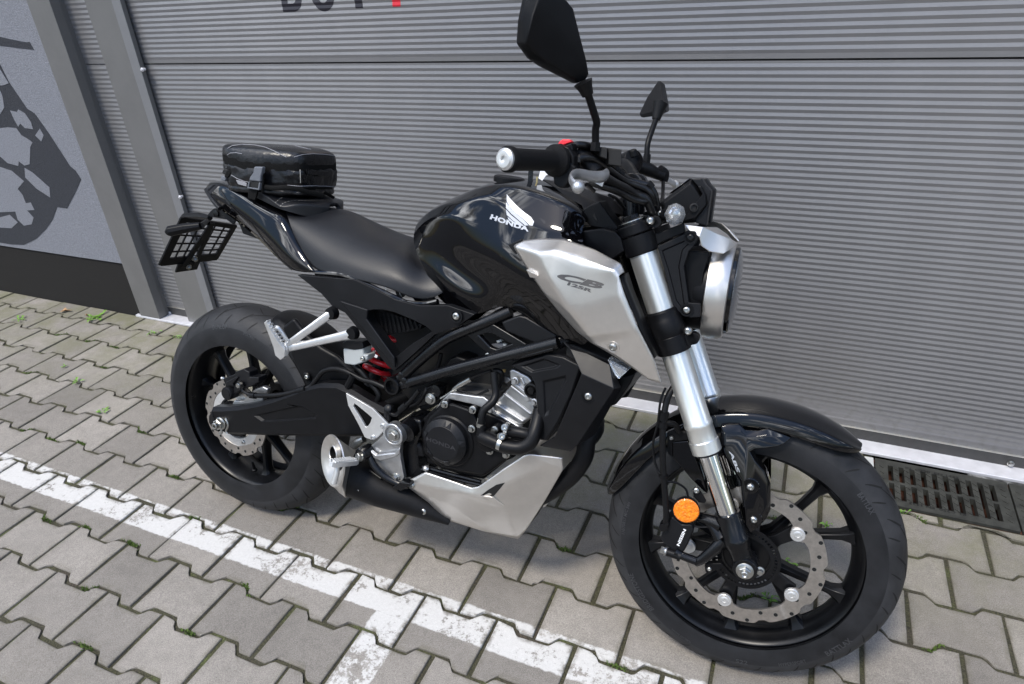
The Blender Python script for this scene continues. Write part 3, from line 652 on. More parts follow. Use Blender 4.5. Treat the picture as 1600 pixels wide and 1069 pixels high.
# ------------------------------------------------------------------ wheels
def tyre_profile(R, W_, rr, rw):
    """closed section in (y, r): crown, sidewalls, bead"""
    a = []; n = 22; Rc = R - W_ * .50
    for i in range(n + 1):
        t = pi * i / n - 0; y = -W_ / 2 * cos(t); r = Rc + (R - Rc) * (sin(t) ** .92)
        a.append((y, r))
    side = [(W_ / 2 * 1.0, Rc - W_ * .10), (W_ / 2 * .97, Rc - W_ * .19), (rw * 1.08, rr + .012), (rw * 1.0, rr + .004), (rw * .93, rr - .006)]
    return [(-y, r) for y, r in side[::-1]] + a + side
def make_wheel(name, c, R, W_, rr, rw, base, pair, st, hubr, grooves):
    w_ = bpy.data.objects.new(name, None); COL.objects.link(w_); w_.parent = bike
    c = V(c)
    b = MB(); prof = tyre_profile(R, W_, rr, rw); it = [i for i, q in enumerate(prof) if q[1] > R - W_ * .40]; i0, i1 = it[0], it[-1]
    b.lathe(c, (0, 1, 0), prof[:i0 + 1], 128, 2, caps=False); b.lathe(c, (0, 1, 0), prof[i0:i1 + 1], 128, 0, caps=False); b.lathe(c, (0, 1, 0), prof[i1:], 128, 2, caps=False)
    # tread grooves: thin slits sunk look, laid as ribbons on the crown
    def surf(th_, y, lift=.0004):
        t = max(-1, min(1, y / (W_ / 2))); s_ = math.sqrt(1 - t * t); Rc = R - W_ * .5; r = Rc + (R - Rc) * (s_ ** .92) + lift
        return c + V((r * cos(th_), y, r * sin(th_)))
    for k in range(grooves):
        t0 = 2 * pi * k / grooves
        for sgn in (-1, 1):
            for (ya, yb, sp, ph, wd) in ((.20, .62, .17, 0, .0066), (.50, .86, .10, .5, .0062), (.12, .38, -.10, .55, .0048), (.70, .94, .06, .18, .0046)):
                L_, R_ = [], []; nn = 8
                for i in range(nn + 1):
                    u = i / nn; y = sgn * W_ / 2 * (ya + (yb - ya) * u); th_ = t0 + (ph + (0 if sgn < 0 else .5)) * 2 * pi / grooves + sp * (u ** 1.3)
                    ww = wd * sin(pi * min(1, max(.06, u * .94 + .03))) ** .5 / R
                    L_.append(surf(th_ - ww / 2, y)); R_.append(surf(th_ + ww / 2, y))
                b.add(L_ + R_, [(i, i + 1, nn + 2 + i, nn + 1 + i) for i in range(nn)], 1)
    # fine moulded rings on the sidewall
    for rr_ in (rr + .010, rr + .016): b.lathe(c, (0, 1, 0), [(-(rw + .010), rr_), (-(rw + .0118), rr_ + .0008), (-(rw + .010), rr_ + .0016)], 96, caps=False) if False else None
    ty = b.build('tyre', ['tread', 'groove', 'rubber'], w_, st=st, angle=60, merge=1e-6)
    # rim: barrel with flanges both sides
    f = rr + .0015; prof = [(-rw, f - .004), (-rw - .0005, f), (-rw + .003, f + .0015), (-rw + .007, f - .002), (-rw + .008, f - .009), (-rw + .004, f - .016), (-rw + .006, f - .020), (-rw + .014, f - .024), (-rw + .026, f - .030), (-.012, f - .036), (0, f - .0375)]
    prof = prof + [(-y, r) for y, r in prof[-2::-1]]
    inner = [(rw - .003, f - .012), (rw - .012, f - .008), (0, f - .010), (-rw + .012, f - .008), (-rw + .003, f - .012)]
    b = MB(); b.lathe(c, (0, 1, 0), prof + inner[::-1][::-1], 128, closed=True); b.build('rim', 'wheel', w_, st=st, angle=50)
    # hub and forked spokes
    b = MB(); b.lathe(c, (0, 1, 0), [(-.050, .016), (-.050, hubr * .62), (-.034, hubr * .80), (-.024, hubr), (.024, hubr), (.034, hubr * .80), (.050, hubr * .62), (.050, .016)], 40)
    ro = f - .034
    for k in range(5):
        am = rad(base + 72 * k)
        for sg in (-1, 1):
            ae = am + sg * rad(pair); P0 = V((cos(am), 0, sin(am))) * (hubr * .7); Pm = V((cos(am + sg * rad(4)), 0, sin(am + sg * rad(4)))) * (hubr + .022); P1 = V((cos(ae), 0, sin(ae))) * ro
            path = [P0, Pm * .6 + P0 * .4, Pm, Pm.lerp(P1, .3), Pm.lerp(P1, .6), Pm.lerp(P1, .86), Pm.lerp(P1, .96), P1 + (P1 - Pm).normalized() * .004]
            hw = [.016, .014, .012, .0092, .0082, .0095, .0145, .022]; dp = [.021, .020, .018, .0155, .014, .0145, .017, .021]; rows = []
            for i, q in enumerate(path):
                d = (path[min(i + 1, 7)] - path[max(i - 1, 0)]).normalized(); s_ = d.cross(V((0, 1, 0)))
                rows.append([c + q + s_ * hw[i] * a_ + V((0, e * dp[i], 0)) for a_, e in ((-.55, -1), (.55, -1), (1, -.55), (1, .55), (.55, 1), (-.55, 1), (-1, .55), (-1, -.55))])
            n0 = 0; vs = [q for r_ in rows for q in r_]; fs = [(i * 8 + j, i * 8 + (j + 1) % 8, (i + 1) * 8 + (j + 1) % 8, (i + 1) * 8 + j) for i in range(7) for j in range(8)]
            b.add(vs, fs)
    b.build('spokes', 'wheel', w_, st=st, bevel=.0012, angle=50)
    return w_, ty, c, rr, rw
FC = (1.345, 0, LF); RCN = (0, 0, LR)
fw, ftyre, *_ = make_wheel('front_wheel', FC, .293, .110, .2315, .044, 36, 16.5, True, .040, 22)
rw_, rtyre, *_ = make_wheel('rear_wheel', RCN, .306, .150, .2315, .058, 78, 16.5, False, .046, 20)
def wavy_disc(name, c, y, ro, ri, parent, st, waves, tabs, tabr, nh=1, amp=.0062, th_=.0045):
    c = V(c) + V((0, y, 0)); n = 240; vs, fs = [], []
    def R_o(t): x = (t * waves / (2 * pi)) % 1; return ro - amp * (1 if x < .12 else (1 - (x - .12) / .10 if x < .22 else (0 if x < .9 else (x - .9) / .1)))
    def R_i(t):
        d = min(abs(((t - a + pi) % (2 * pi)) - pi) for a in tabs); return ri - (tabr * max(0, 1 - (d / .17) ** 2) ** .5 if d < .17 else 0) - (.0035 * max(0, 1 - (d - .17) / .12) if .17 <= d < .29 else 0)
    holes = []
    for i in range(n):
        t = 2 * pi * i / n
        for yy in (-th_ / 2, th_ / 2):
            vs += [c + V((R_o(t) * cos(t), yy, R_o(t) * sin(t))), c + V((R_i(t) * cos(t), yy, R_i(t) * sin(t)))]
    for i in range(n):
        j = (i + 1) % n; a, b_, = 4 * i, 4 * j
        fs += [(a, b_, b_ + 1, a + 1), (a + 2, a + 3, b_ + 3, b_ + 2), (a, a + 2, b_ + 2, b_), (a + 1, b_ + 1, b_ + 3, a + 3)]
    b = MB().add(vs, fs)
    # drilled holes read as small dark wells set in the face
    rm = (ro + ri) / 2
    for k in range(waves * 3):
        t = 2 * pi * k / (waves * 3) + .05; r = rm + [-.33, 0, .33][k % 3] * (ro - ri) * .9 + .001
        q = c + V((r * cos(t), -th_ / 2, r * sin(t))); b.lathe(q, YX, [(.0003, .0046), (.0003, .0040)], 12, 1, caps=False); b.lathe(q, YX, [(.00025, .0040), (.00025, .0001)], 12, 2, caps=False)
    return b.build(name, ['disc', 'steel', 'hub'], parent, st=st, angle=30)
tabsF = [rad(a) for a in (40, 112, 184, 256, 328)]
dF = wavy_disc('brake_disc', FC, -.060, .149, .119, fw, True, 10, tabsF, .018)
for a in tabsF:
    q = V(FC) + V((.112 * cos(a), -.0625, .112 * sin(a))); b = MB()
    b.lathe(q, YX, [(-.003, .0138), (.0030, .0138), (.0040, .0128), (.0040, .0085)], 28); b.lathe(q, YX, [(.003, .0085), (.0045, .0085), (.0050, .0075), (.0050, .0042), (.003, .004), (.003, .0001)], 24); b.build('disc_button', 'alupaint', fw, st=True)
b = MB()
for a in tabsF:       # black carrier arms from hub to the buttons
    d = V((cos(a), 0, sin(a))); s_ = d.cross(V((0, 1, 0))); c = V(FC) + V((0, -.052, 0))
    A = [c + d * .03 - s_ * .020, c + d * .07 - s_ * .011, c + d * .112 - s_ * .014, c + d * .112 + s_ * .014, c + d * .07 + s_ * .011, c + d * .03 + s_ * .020]
    b.prism(A, [q + V((0, .012, 0)) for q in A])
b.lathe(V(FC), YX, [(.042, .050), (.056, .050), (.060, .044), (.060, .02)], 40)
b.build('disc_carrier', 'wheel', fw, st=True, bevel=.001)
b = MB(); c = V(FC) + V((0, -.071, 0)); n = 48   # tone ring with slots
b.lathe(c, YX, [(-.0015, .066), (.0015, .066), (.0015, .059), (-.0015, .059)], 96, closed=True); b.lathe(c, YX, [(-.0015, .054), (.0015, .054), (.0015, .046), (-.0015, .046)], 96, closed=True)
for k in range(n):
    t = 2 * pi * k / n; d = V((cos(t), 0, sin(t))); s_ = d.cross(V((0, 1, 0))); R = Mx((d, V((0, 1, 0)), s_)).transposed(); b.box(c + d * .0565, (.009, .0028, .0034), R)
b.build('abs_ring', 'wheel', fw, st=True, angle=30)
tabsR = [rad(a) for a in (20, 110, 200, 290)]
dR = wavy_disc('brake_disc', RCN, -.082, .110, .083, rw_, False, 8, tabsR, .003)
b = MB(); c = V(RCN) + V((0, -.078, 0)); b.lathe(c, YX, [(-.002, .083), (.0045, .083), (.0052, .080), (.0052, .060), (-.002, .058)], 64, closed=True); b.build('disc_carrier', 'alupaint', rw_, angle=30)
for a in tabsR: bolt(rw_, V(RCN) + V((.071 * cos(a), -.083, .071 * sin(a))), r=.0065, h=.004, name='disc_bolt')
b = MB(); c = V(RCN) + V((0, -.088, 0)); b.lathe(c, YX, [(-.001, .052), (.001, .052), (.001, .043), (-.001, .043)], 72, closed=True); b.lathe(c, YX, [(-.03, .040), (.006, .040), (.008, .034)], 40); b.build('abs_ring', 'wheel', rw_)
# sprocket and chain on the far side
b = MB(); c = V(RCN) + V((0, .085, 0)); b.lathe(c, YX, [(-.003, .098), (.003, .098), (.003, .082), (-.003, .082)], 80, closed=True); b.lathe(c, YX, [(-.003, .05), (.003, .05), (.003, .03), (-.003, .03)], 40, closed=True)
for k in range(6):
    t = 2 * pi * k / 6; d = V((cos(t), 0, sin(t))); s_ = d.cross(V((0, 1, 0))); R = Mx((d, V((0, 1, 0)), s_)).transposed(); b.box(c + d * .067, (.036, .006, .016), R)
b.build('sprocket', 'wheel', rw_)
# valve stem
q = U('3', 472, 825, -.02); b = MB().lathe(q, (.12, -.35, 1), [(-.004, .008), (.001, .0075), (.003, .005), (.018, .0045), (.020, .0036), (.030, .0036), (.031, .001)], 14); b.build('valve', 'hose', rw_)
# raised tyre lettering
def arc_text(body, c, r, y, amid, size, parent, st, width=1.0, m='markrub', bold=.02):
    v2, fs = textmesh(body, bold, spacing=1.05); L_ = len(body) * size * .72 * width; out = []
    for u, v in v2:
        t = amid + (u - .5) * L_ / r      # reads from outside the right-hand side
        rr_ = r + (.5 - v) * size * -1
        out.append(V(c) + V((rr_ * cos(-t), y, rr_ * sin(-t))))
    return mk('tyre_lettering', out, fs, m, parent, st=st, smooth=False)
def arc_low(body, c, r, y, adeg, size, parent, st, width=1.0, top_out=True, m='markrub'):
    v2, fs = textmesh(body, .02, spacing=1.05); L_ = len(body) * size * .72 * width; out = []
    for u, v in v2:
        s_ = 1 if top_out else -1
        t = rad(adeg) - s_ * (u - .5) * L_ / r; rr_ = r + s_ * (v - .5) * size
        yy = y
        out.append(V(c) + V((rr_ * cos(t), yy, rr_ * sin(t))))
    return mk('tyre_lettering', out, fs, m, parent, st=st, smooth=False)
def sidewall_y(R, W_, rr, rw, r):
    prof = tyre_profile(R, W_, rr, rw); prof = [q for q in prof if q[0] < 0 and q[1] < R - W_ * .25]
    best = None
    for (y0, r0), (y1, r1) in zip(prof, prof[1:]):
        if min(r0, r1) <= r <= max(r0, r1) and abs(r1 - r0) > 1e-9: return y0 + (y1 - y0) * (r - r0) / (r1 - r0)
    return -W_ / 2
def tyre_text(body, c, R, W_, adeg, size, parent, st, width=1.0, rr=.2315, rw=.044, r=None, m='markrub', flip=False):
    v2, fs = textmesh(body, .02, spacing=1.05); L_ = len(body) * size * .72 * width; out = []; r = r or (rr + .019)
    for u, v in v2:
        s_ = -1 if flip else 1
        t = rad(adeg) - s_ * (u - .5) * L_ / r; q = r + s_ * (v - .5) * size
        out.append(V(c) + V((q * cos(t), sidewall_y(R, W_, rr, rw, q) - .0007, q * sin(t))))
    return mk('tyre_lettering', out, fs, m, parent, st=st, smooth=False)
F_ = (FC, .293, .110)
tyre_text('BRIDGESTONE', *F_, 217, .0125, fw, True, .95); tyre_text('S22', *F_, 276, .011, fw, True, 1.0, flip=True); tyre_text('HYPERSPORT', *F_, 299, .009, fw, True, .85, flip=True); tyre_text('BATTLAX', *F_, 322, .0125, fw, True, .95, flip=True)
tyre_text('110/70R17 M/C 54H', *F_, 176, .007, fw, True, .9); tyre_text('BATTLAX', *F_, 40, .010, fw, True, .9); tyre_text('TUBELESS RADIAL', *F_, 246, .005, fw, True, .9)
R_ = (RCN, .306, .150)
tyre_text('DUNLOP', *R_, 100, .0125, rw_, False, 1.0, rw=.058, r=.2315 + .024); tyre_text('SPORTMAX', *R_, 76, .008, rw_, False, .9, rw=.058, r=.2315 + .020); tyre_text('150/60R17 M/C 66H', *R_, 185, .008, rw_, False, .9, rw=.058, r=.2315 + .022)
# ------------------------------------------------------------------ fork
FA = V((-sin(RAKE), 0, cos(RAKE)))                 # fork axis, upwards
F0 = U('0', 1100, 690, -.098, True)                # on the right fork centre line
def fz(c, x, y):       # distance along the fork from F0 of a photo point on the right leg
    q = U(c, x, y, -.098, True); return (q - F0).dot(FA)
h_stan0, h_seal, h_seal1, h_seal2 = fz('0', 1134, 800), fz('0', 1105, 705), fz('0', 1090, 662), fz('0', 1094, 676)
h_lo0, h_lo1, h_gap, h_up0, h_top = fz('0', 1065, 530), fz('0', 1036, 488), fz('0', 1040, 500), fz('7', 235, 385), fz('7', 190, 245)
print('fork', h_stan0, h_seal, h_seal1, h_lo0, h_lo1, h_up0, h_top)
for sgn in (-1, 1):
    A0 = V((F0.x, sgn * .098, F0.z)); fk = dict(st=True)
    fl = MB().lathe(A0, FA, [(h_stan0 - .02, .0195), (h_seal + .01, .0195)], 40).build('fork_leg', 'chrome', bike, **fk)
    o = MB().lathe(A0, FA, [(h_seal - .001, .0245), (h_seal + .001, .0285), (h_seal + .024, .0285), (h_seal + .026, .0268), (h_seal1 - .006, .0262), (h_seal1 - .004, .0272), (h_seal1 + .004, .0272), (h_seal1 + .006, .0258), (h_lo0 + .01, .0258)], 48).build('outer_tube', 'fork', fl, **fk)
    MB().lathe(A0, FA, [(h_lo1 - .01, .0258), (h_up0 + .02, .0258)], 48).build('upper_tube', 'fork', fl, **fk)
    MB().lathe(A0, FA, [(h_seal - .005, .022), (h_seal - .004, .0255), (h_seal - .0005, .0255)], 40).build('dust_seal', 'rubber', fl, **fk)
    # axle clamp casting
    ax = V((FC[0], sgn * .098, FC[2])); b = MB()
    top = A0 + FA * (h_stan0 - .002)
    b.lathe(A0, FA, [(h_stan0 - .075, .023), (h_stan0 - .060, .0262), (h_stan0 - .052, .0262), (h_stan0 - .050, .0245), (h_stan0 - .006, .0252), (h_stan0 - .001, .0240), (h_stan0, .020)], 36)
    lo = A0 + FA * (h_stan0 - .068)
    b.tube([lo, lo.lerp(ax, .5), ax], [.024, .021, .024], 20, smooth=3, flat=.9)
    b.lathe(ax + V((0, -sgn * .024, 0)), V((0, sgn, 0)), [(0, .025), (.040, .025), (.044, .022), (.044, .014)], 32)
    b.build('axle_clamp', 'frame', fl, st=True, angle=50)
axn = V((FC[0], -.098, FC[2])); b = MB(); b.lathe(axn, YX, [(.018, .0165), (.022, .0165), (.023, .015)], 28); b.lathe(axn, YX, [(.021, .012), (.029, .012), (.030, .0105)], 6); b.lathe(axn, YX, [(.028, .0070), (.035, .0068), (.036, .005), (.034, .003), (.034, .0001)], 20); b.build('axle_nut', 'steel', fw, st=True)
bolt(bike, U('E', 655, 1003, -.112, True), r=.0062, h=.008, st=True, kind='hex', name='pinch_bolt')
# triple clamps
def clampring(h0, h1, y, r=.0335): 
    b = MB(); b.lathe(V((F0.x, y, F0.z)), FA, [(h0, .026), (h0, r - .0015), (h0 + .0015, r), (h1 - .0015, r), (h1, r - .0015), (h1, .026)], 40); return b
SX = FA.cross(V((0, 1, 0)))          # roughly forward, square to the fork
SX = SX if SX.x > 0 else -SX
for nm, a, b_ in (('lower_yoke', h_lo0 - .020, h_lo0 + .014), ('upper_yoke', h_up0 + .038, h_top - .004)):
    b = MB()
    for sgn in (-1, 1): rb = clampring(a, b_, sgn * .098, .032); b.add(rb.v, rb.f)
    c = V((F0.x, 0, F0.z)) + FA * (a + b_) / 2 - SX * .020; R = Mx((SX, V((0, 1, 0)), FA)).transposed()
    b.box(c, (.05, .16, (b_ - a) * .8), R)
    for sgn in (-1, 1):
        c = V((F0.x, sgn * .100, F0.z)) + FA * (a + b_) / 2 + SX * .030; b.box(c, (.034, .022, (b_ - a) * .62), R); b.lathe(c + SX * .012 + V((0, -.011, 0)), V((0, 1, 0)), [(0, .011), (.022, .011)], 24)
    b.build(nm, 'satin', bike, st=True, bevel=.0025)
bolt(bike, U('7', 272, 240, -.113, True), r=.0082, h=.008, st=True, name='clamp_bolt'); bolt(bike, U('7', 436, 723, -.115, True), r=.0082, h=.008, st=True, name='clamp_bolt')
for sgn in (-1, 1):
    # black collars above the lower yoke and below the upper yoke
    b0_ = MB().lathe(V((F0.x, sgn * .098, F0.z)), FA, [(h_lo0 + .012, .031), (h_lo0 + .018, .0335), (h_lo0 + .045, .0335), (h_lo0 + .048, .0315), (h_lo1 + .002, .0315), (h_lo1 + .006, .0285)], 40)
    b0_.build('fork_collar', 'satin', bike, st=True); b = MB().lathe(V((F0.x, sgn * .098, F0.z)), FA, [(h_up0, .0275), (h_up0 + .003, .031), (h_up0 + .02, .0325), (h_up0 + .036, .0325)], 40)
    b.build('fork_collar', 'satin', bike, st=True)
    b = MB().lathe(V((F0.x, sgn * .098, F0.z)), FA, [(h_top - .006, .0255), (h_top + .003, .0255), (h_top + .0045, .0235), (h_top + .0045, .016)], 36); b.lathe(V((F0.x, sgn * .098, F0.z)), FA, [(h_top + .002, .0155), (h_top + .012, .0155), (h_top + .013, .013)], 6); b.build('fork_cap', ['frame'], bike, st=True)
    MB().lathe(V((F0.x, sgn * .098, F0.z)), FA, [(h_top + .0006, .0262), (h_top + .0022, .0262)], 36).build('cap_ring', 'steel', bike, st=True)
MB().lathe(V((F0.x, 0, F0.z)) - SX * .0385, FA, [(h_lo0 - .02, .026), (h_lo0 + .02, .032), (h_up0 + .03, .030), (h_top + .006, .024), (h_top + .018, .020), (h_top + .020, .001)], 32).build('steering_head', 'frame', bike, st=True)
# ------------------------------------------------------------------ front mudguard
cF = V(FC)
def arcrow(adeg, secs):    # secs: list of (y, r)
    a = rad(adeg); return [cF + V((r * cos(a), y, r * sin(a))) for y, r in secs]
rows = []
for ad, wy, dr, lf_ in ((56.0, .018, .004, 0), (57.5, .036, .008, 0), (61, .052, .018, .001), (67, .060, .026, .002), (76, .0645, .030, .002), (86, .065, .031, .001), (96, .065, .031, .003), (106, .065, .031, .003), (116, .065, .031, .003), (126, .065, .032, .001), (136, .0645, .033, 0), (146, .063, .034, 0), (155, .058, .032, 0), (163, .050, .026, 0), (168.5, .036, .014, -.001), (170.8, .018, .006, -.002)):
    L0 = .3045 + lf_
    rows.append(arcrow(ad, [(-wy, L0 - dr), (-wy * .985, L0 - dr * .55), (-wy * .93, L0 - dr * .22), (-wy * .62, L0 - .002), (-wy * .3, L0 + .0025), (0, L0 + .0035)]))
vs, fs, n = grid(rows, True)
fender = mk('front_mudguard', vs, fs, 'gloss', bike, st=True, sub=2, solid=.0025, crease=colcrease(n, len(rows), [2], .75), off=1)
# gloss side covers that tie the mudguard to the fork
sc_pts = [(428, 168, -.080), (470, 160, -.078), (535, 160, -.076), (570, 192, -.076), (640, 196, -.074), (705, 186, -.072), (838, 236, -.066), (790, 258, -.068), (700, 272, -.072), (630, 276, -.077), (596, 298, -.080), (630, 360, -.082), (690, 430, -.082), (716, 500, -.082), (716, 650, -.084), (690, 706, -.087), (640, 758, -.090), (600, 785, -.092), (566, 750, -.093), (556, 640, -.092), (540, 490, -.090), (492, 410, -.086), (440, 330, -.084), (424, 290, -.083)]
for fl_ in (False, True):
    a = pts('E', True, 0, *sc_pts); a = [V((q.x, q.y, q.z)) for q in a]; ctr = sum(a, V()) / len(a) 
    # inner ring pushed outwards gives the panel its faceted, swollen face
    rin = [q.lerp(ctr, .16) + V((0, -.006, 0)) for q in a]; bk = [q + V((0, .022, 0)) for q in a]; n = len(a)
    vs = a + rin + bk; fs = [(i, (i + 1) % n, n + (i + 1) % n, n + i) for i in range(n)] + [(i, 2 * n + i, 2 * n + (i + 1) % n, (i + 1) % n) for i in range(n)] + [tuple(n + i for i in range(n))]
    o = mk('mudguard_cover', vs, fs, 'gloss', fender, st=True, bevel=.002, flip=fl_, angle=60)
    plate('mudguard_cover', 'E', [(148, 262), (240, 255), (262, 300), (330, 470), (352, 560), (330, 545), (262, 480), (196, 402), (152, 352)], -.082, -.062, 'gloss', fender, True, .002, flip=fl_)
    plate('cover_bracket', 'E', [(118, 208), (160, 190), (232, 205), (240, 250), (150, 262), (150, 352), (124, 330)], -.083, -.075, 'satin', fender, True, .0015, flip=fl_)
    plate('guard_inner', 'E', [(690, 340), (742, 350), (742, 484), (700, 492)], -.066, -.060, 'satin', fender, True, .001, flip=not fl_) if fl_ is False else None
bolt(fender, U('E', 145, 236, -.0835, True), r=.0045, st=True); 
for x, y in ((600, 518), (618, 706)):
    q = U('E', x, y, -.094, True); b = MB().lathe(q + V((0, .003, 0)), YX, [(-.004, .0165), (.001, .0165), (.003, .0150), (.003, .0135)], 30); b.build('bolt_boss', 'gloss', fender, st=True); bolt(fender, q, r=.0072, h=.006, st=True)
plate('reflector_bracket', 'E', [(268, 530), (312, 545), (345, 600), (335, 615), (300, 610), (270, 575)], -.100, -.096, 'satin', fender, True, .001)
bolt(fender, U('E', 288, 538, -.101, True), r=.0068, h=.006, st=True)
tr = bvh(fender.children[0] if False else [o for o in fender.children if o.name.startswith('mudguard_cover')][0])
v2, f2 = textmesh('ABS', .03, .15)
o = decal('lettering', tr, v2, f2, [px('E', 474, 312), px('E', 524, 440), px('E', 492, 308), px('E', 540, 434)], 'marksil', fender)
# ------------------------------------------------------------------ front caliper, reflector, hoses
cal = plate('brake_caliper', 'E', [(150, 690), (205, 735), (262, 735), (275, 770), (240, 850), (215, 898), (170, 900), (130, 875), (100, 850), (78, 820), (95, 780), (100, 740)], -.110, -.060, 'grey', bike, True, .004)
MB().tube(pts('E', True, -.112, (165, 890), (205, 915), (285, 945)), .0085, 16).build('guide_pin', 'frame', cal, st=True)
MB().lathe(U('E', 118, 893, -.112, True), (U('E', 185, 915, -.112, True) - U('E', 118, 893, -.112, True)), [(0, .0085), (.022, .0085), (.022, .011), (.028, .011)], 20).build('guide_boot', 'hose', cal, st=True)
bolt(cal, U('E', 108, 888, -.112, True), (U('E', 108, 888, -.112, True) - U('E', 185, 915, -.112, True)), r=.0075, h=.008, kind='hex', st=True)
v2, f2 = textmesh('NISSIN', .035); mk('lettering', [tuple(U('E', 190 + u * 40, 862 - u * 94, -.1108, True) + (U('E', 178, 856, -.1108, True) - U('E', 190, 862, -.1108, True)) * 1.35 * v) for u, v in v2], f2, 'mark', cal, st=True, smooth=False)
b = MB()     # bracket arms from the fork clamp to the caliper
for path, r in (([(440, 830, -.10), (400, 870, -.105), (330, 930, -.108), (280, 955, -.108)], [.016, .014, .0115, .010]), ([(430, 730, -.100), (390, 715, -.098), (340, 700, -.094), (300, 690, -.09)], [.018, .013, .011, .010]), ([(430, 800, -.100), (380, 740, -.098), (330, 700, -.094)], [.018, .010, .008])):
    b.tube([U('E', x, y, Y, True) for x, y, Y in path], r, 16, flat=.8)
b.build('caliper_bracket', 'frame', bike, st=True)
c = U('E', 230, 652, -.112, True); nr = V((.10, -1, .06)).normalized()
b = MB(); b.lathe(c, nr, [(-.012, .024), (.0, .0265), (.003, .0265), (.003, .0245)], 40); rf = b.build('side_reflector', 'satin', bike, st=True)
MB().lathe(c, nr, [(.001, .0245), (.0045, .0245), (.006, .0225), (.0062, .0001)], 40).build('reflector_lens', 'orange', rf, st=True)
b = MB(); ru = (V((0, 0, 1)) - nr * nr.z).normalized(); rs = nr.cross(ru)
for dd, ww in ((rs * .62 + ru * .78, .0016), (rs * .98 - ru * .17, .0004), (rs * -.5 + ru * .87, .0003)):
    dn = nr.cross(dd).normalized(); q = c + nr * .0065; b.add([q - dd * .0215 - dn * ww, q + dd * .0215 - dn * ww, q + dd * .0215 + dn * ww, q - dd * .0215 + dn * ww], [(0, 1, 2, 3)])
b.build('reflector_rib', 'orange', rf, st=True)
plate('speed_sensor', 'E', [(335, 975), (350, 962), (430, 960), (445, 972), (440, 988), (350, 1018), (340, 1010)], -.098, -.085, 'satin', fw, True, .0015); bolt(fw, U('E', 362, 990, -.099, True), r=.0048, h=.004, st=True)
b = MB(); b.tube([U(*q, True) for q in (('E', 160, -60, -.095), ('E', 125, 0, -.105), ('E', 104, 90, -.114), ('E', 94, 200, -.118), ('E', 93, 320, -.118), ('E', 99, 450, -.118), ('E', 110, 600, -.117), ('E', 115, 690, -.116), ('E', 108, 735, -.112))], .0062, 14); b.build('brake_hose', 'hose', bike, st=True)
b = MB(); b.tube([U(*q, True) for q in (('A', 998, 450, -.10), ('A', 970, 520, -.112), ('A', 955, 640, -.116), ('A', 928, 760, -.116), ('A', 935, 850, -.116), ('A', 955, 910, -.117), ('E', 85, 450, -.118), ('E', 100, 485, -.114), ('E', 170, 495, -.106), ('E', 225, 530, -.10), ('E', 240, 575, -.10))], .0023, 10); b.build('sensor_wire', 'hose', bike, st=True)
for c_, x, y, h in (('E', 100, 110, .016), ('E', 96, 160, .012), ('E', 98, 455, .006)): MB().lathe(U(c_, x, y, -.116, True), (0.1, 0, 1), [(-h / 2, .0095), (h / 2, .0095)], 14).build('hose_clip', 'satin', bike, st=True)
b = MB(); b.tube([U('A', 990, 645, -.112, True), U('E', 160, 160, -.10, True), U('E', 190, 200, -.09, True)], .006, 10); b.build('hose_clip', 'satin', bike, st=True)
b = MB(); b.lathe(U('E', 100, 745, -.112, True), YX, [(-.012, .0085), (.008, .0085)], 16); b.tube(pts('E', True, -.114, (112, 700), (115, 735), (100, 748)), .006, 12); b.build('banjo_fitting', 'frame', cal, st=True)
b = MB(); b.tube(pts('E', True, -.10, (235, 725), (300, 750), (400, 745), (470, 730)), .002, 8); b.build('sensor_wire', 'hose', bike, st=True)
# ------------------------------------------------------------------ headlight unit (steered)
HC = V((1.220, 0, .815)); HA = V((1, 0, -.015)).normalized()
hl = MB().lathe(HC, HA, [(-.100, .030), (-.092, .055), (-.070, .074), (-.040, .083), (.0, .085), (.014, .084)], 56).build('headlight', 'satin', bike, st=True)
MB().lathe(HC, HA, [(-.022, .0885), (-.020, .0950), (-.004, .0985), (.008, .0975), (.018, .0935), (.020, .0885), (.010, .084)], 72, caps=False).build('headlight_ring', 'silver', hl, st=True, solid=.001)
MB().lathe(HC, HA, [(.008, .0835), (.026, .0835), (.029, .0815), (.033, .070), (.037, .045), (.0385, .0001)], 64, caps=False).build('headlight_lens', 'lensdark', hl, st=True)
MB().lathe(HC, HA, [(.012, .0845), (.026, .0850), (.0275, .0835)], 64, caps=False).build('lens_rim', 'gloss', hl, st=True)
b = MB(); b.lathe(HC, HA, [(-.05, .079), (.004, .080), (.006, .074), (-.02, .045), (-.03, .001)], 40, caps=False); b.build('reflector_bowl', 'chrome', hl, st=True)
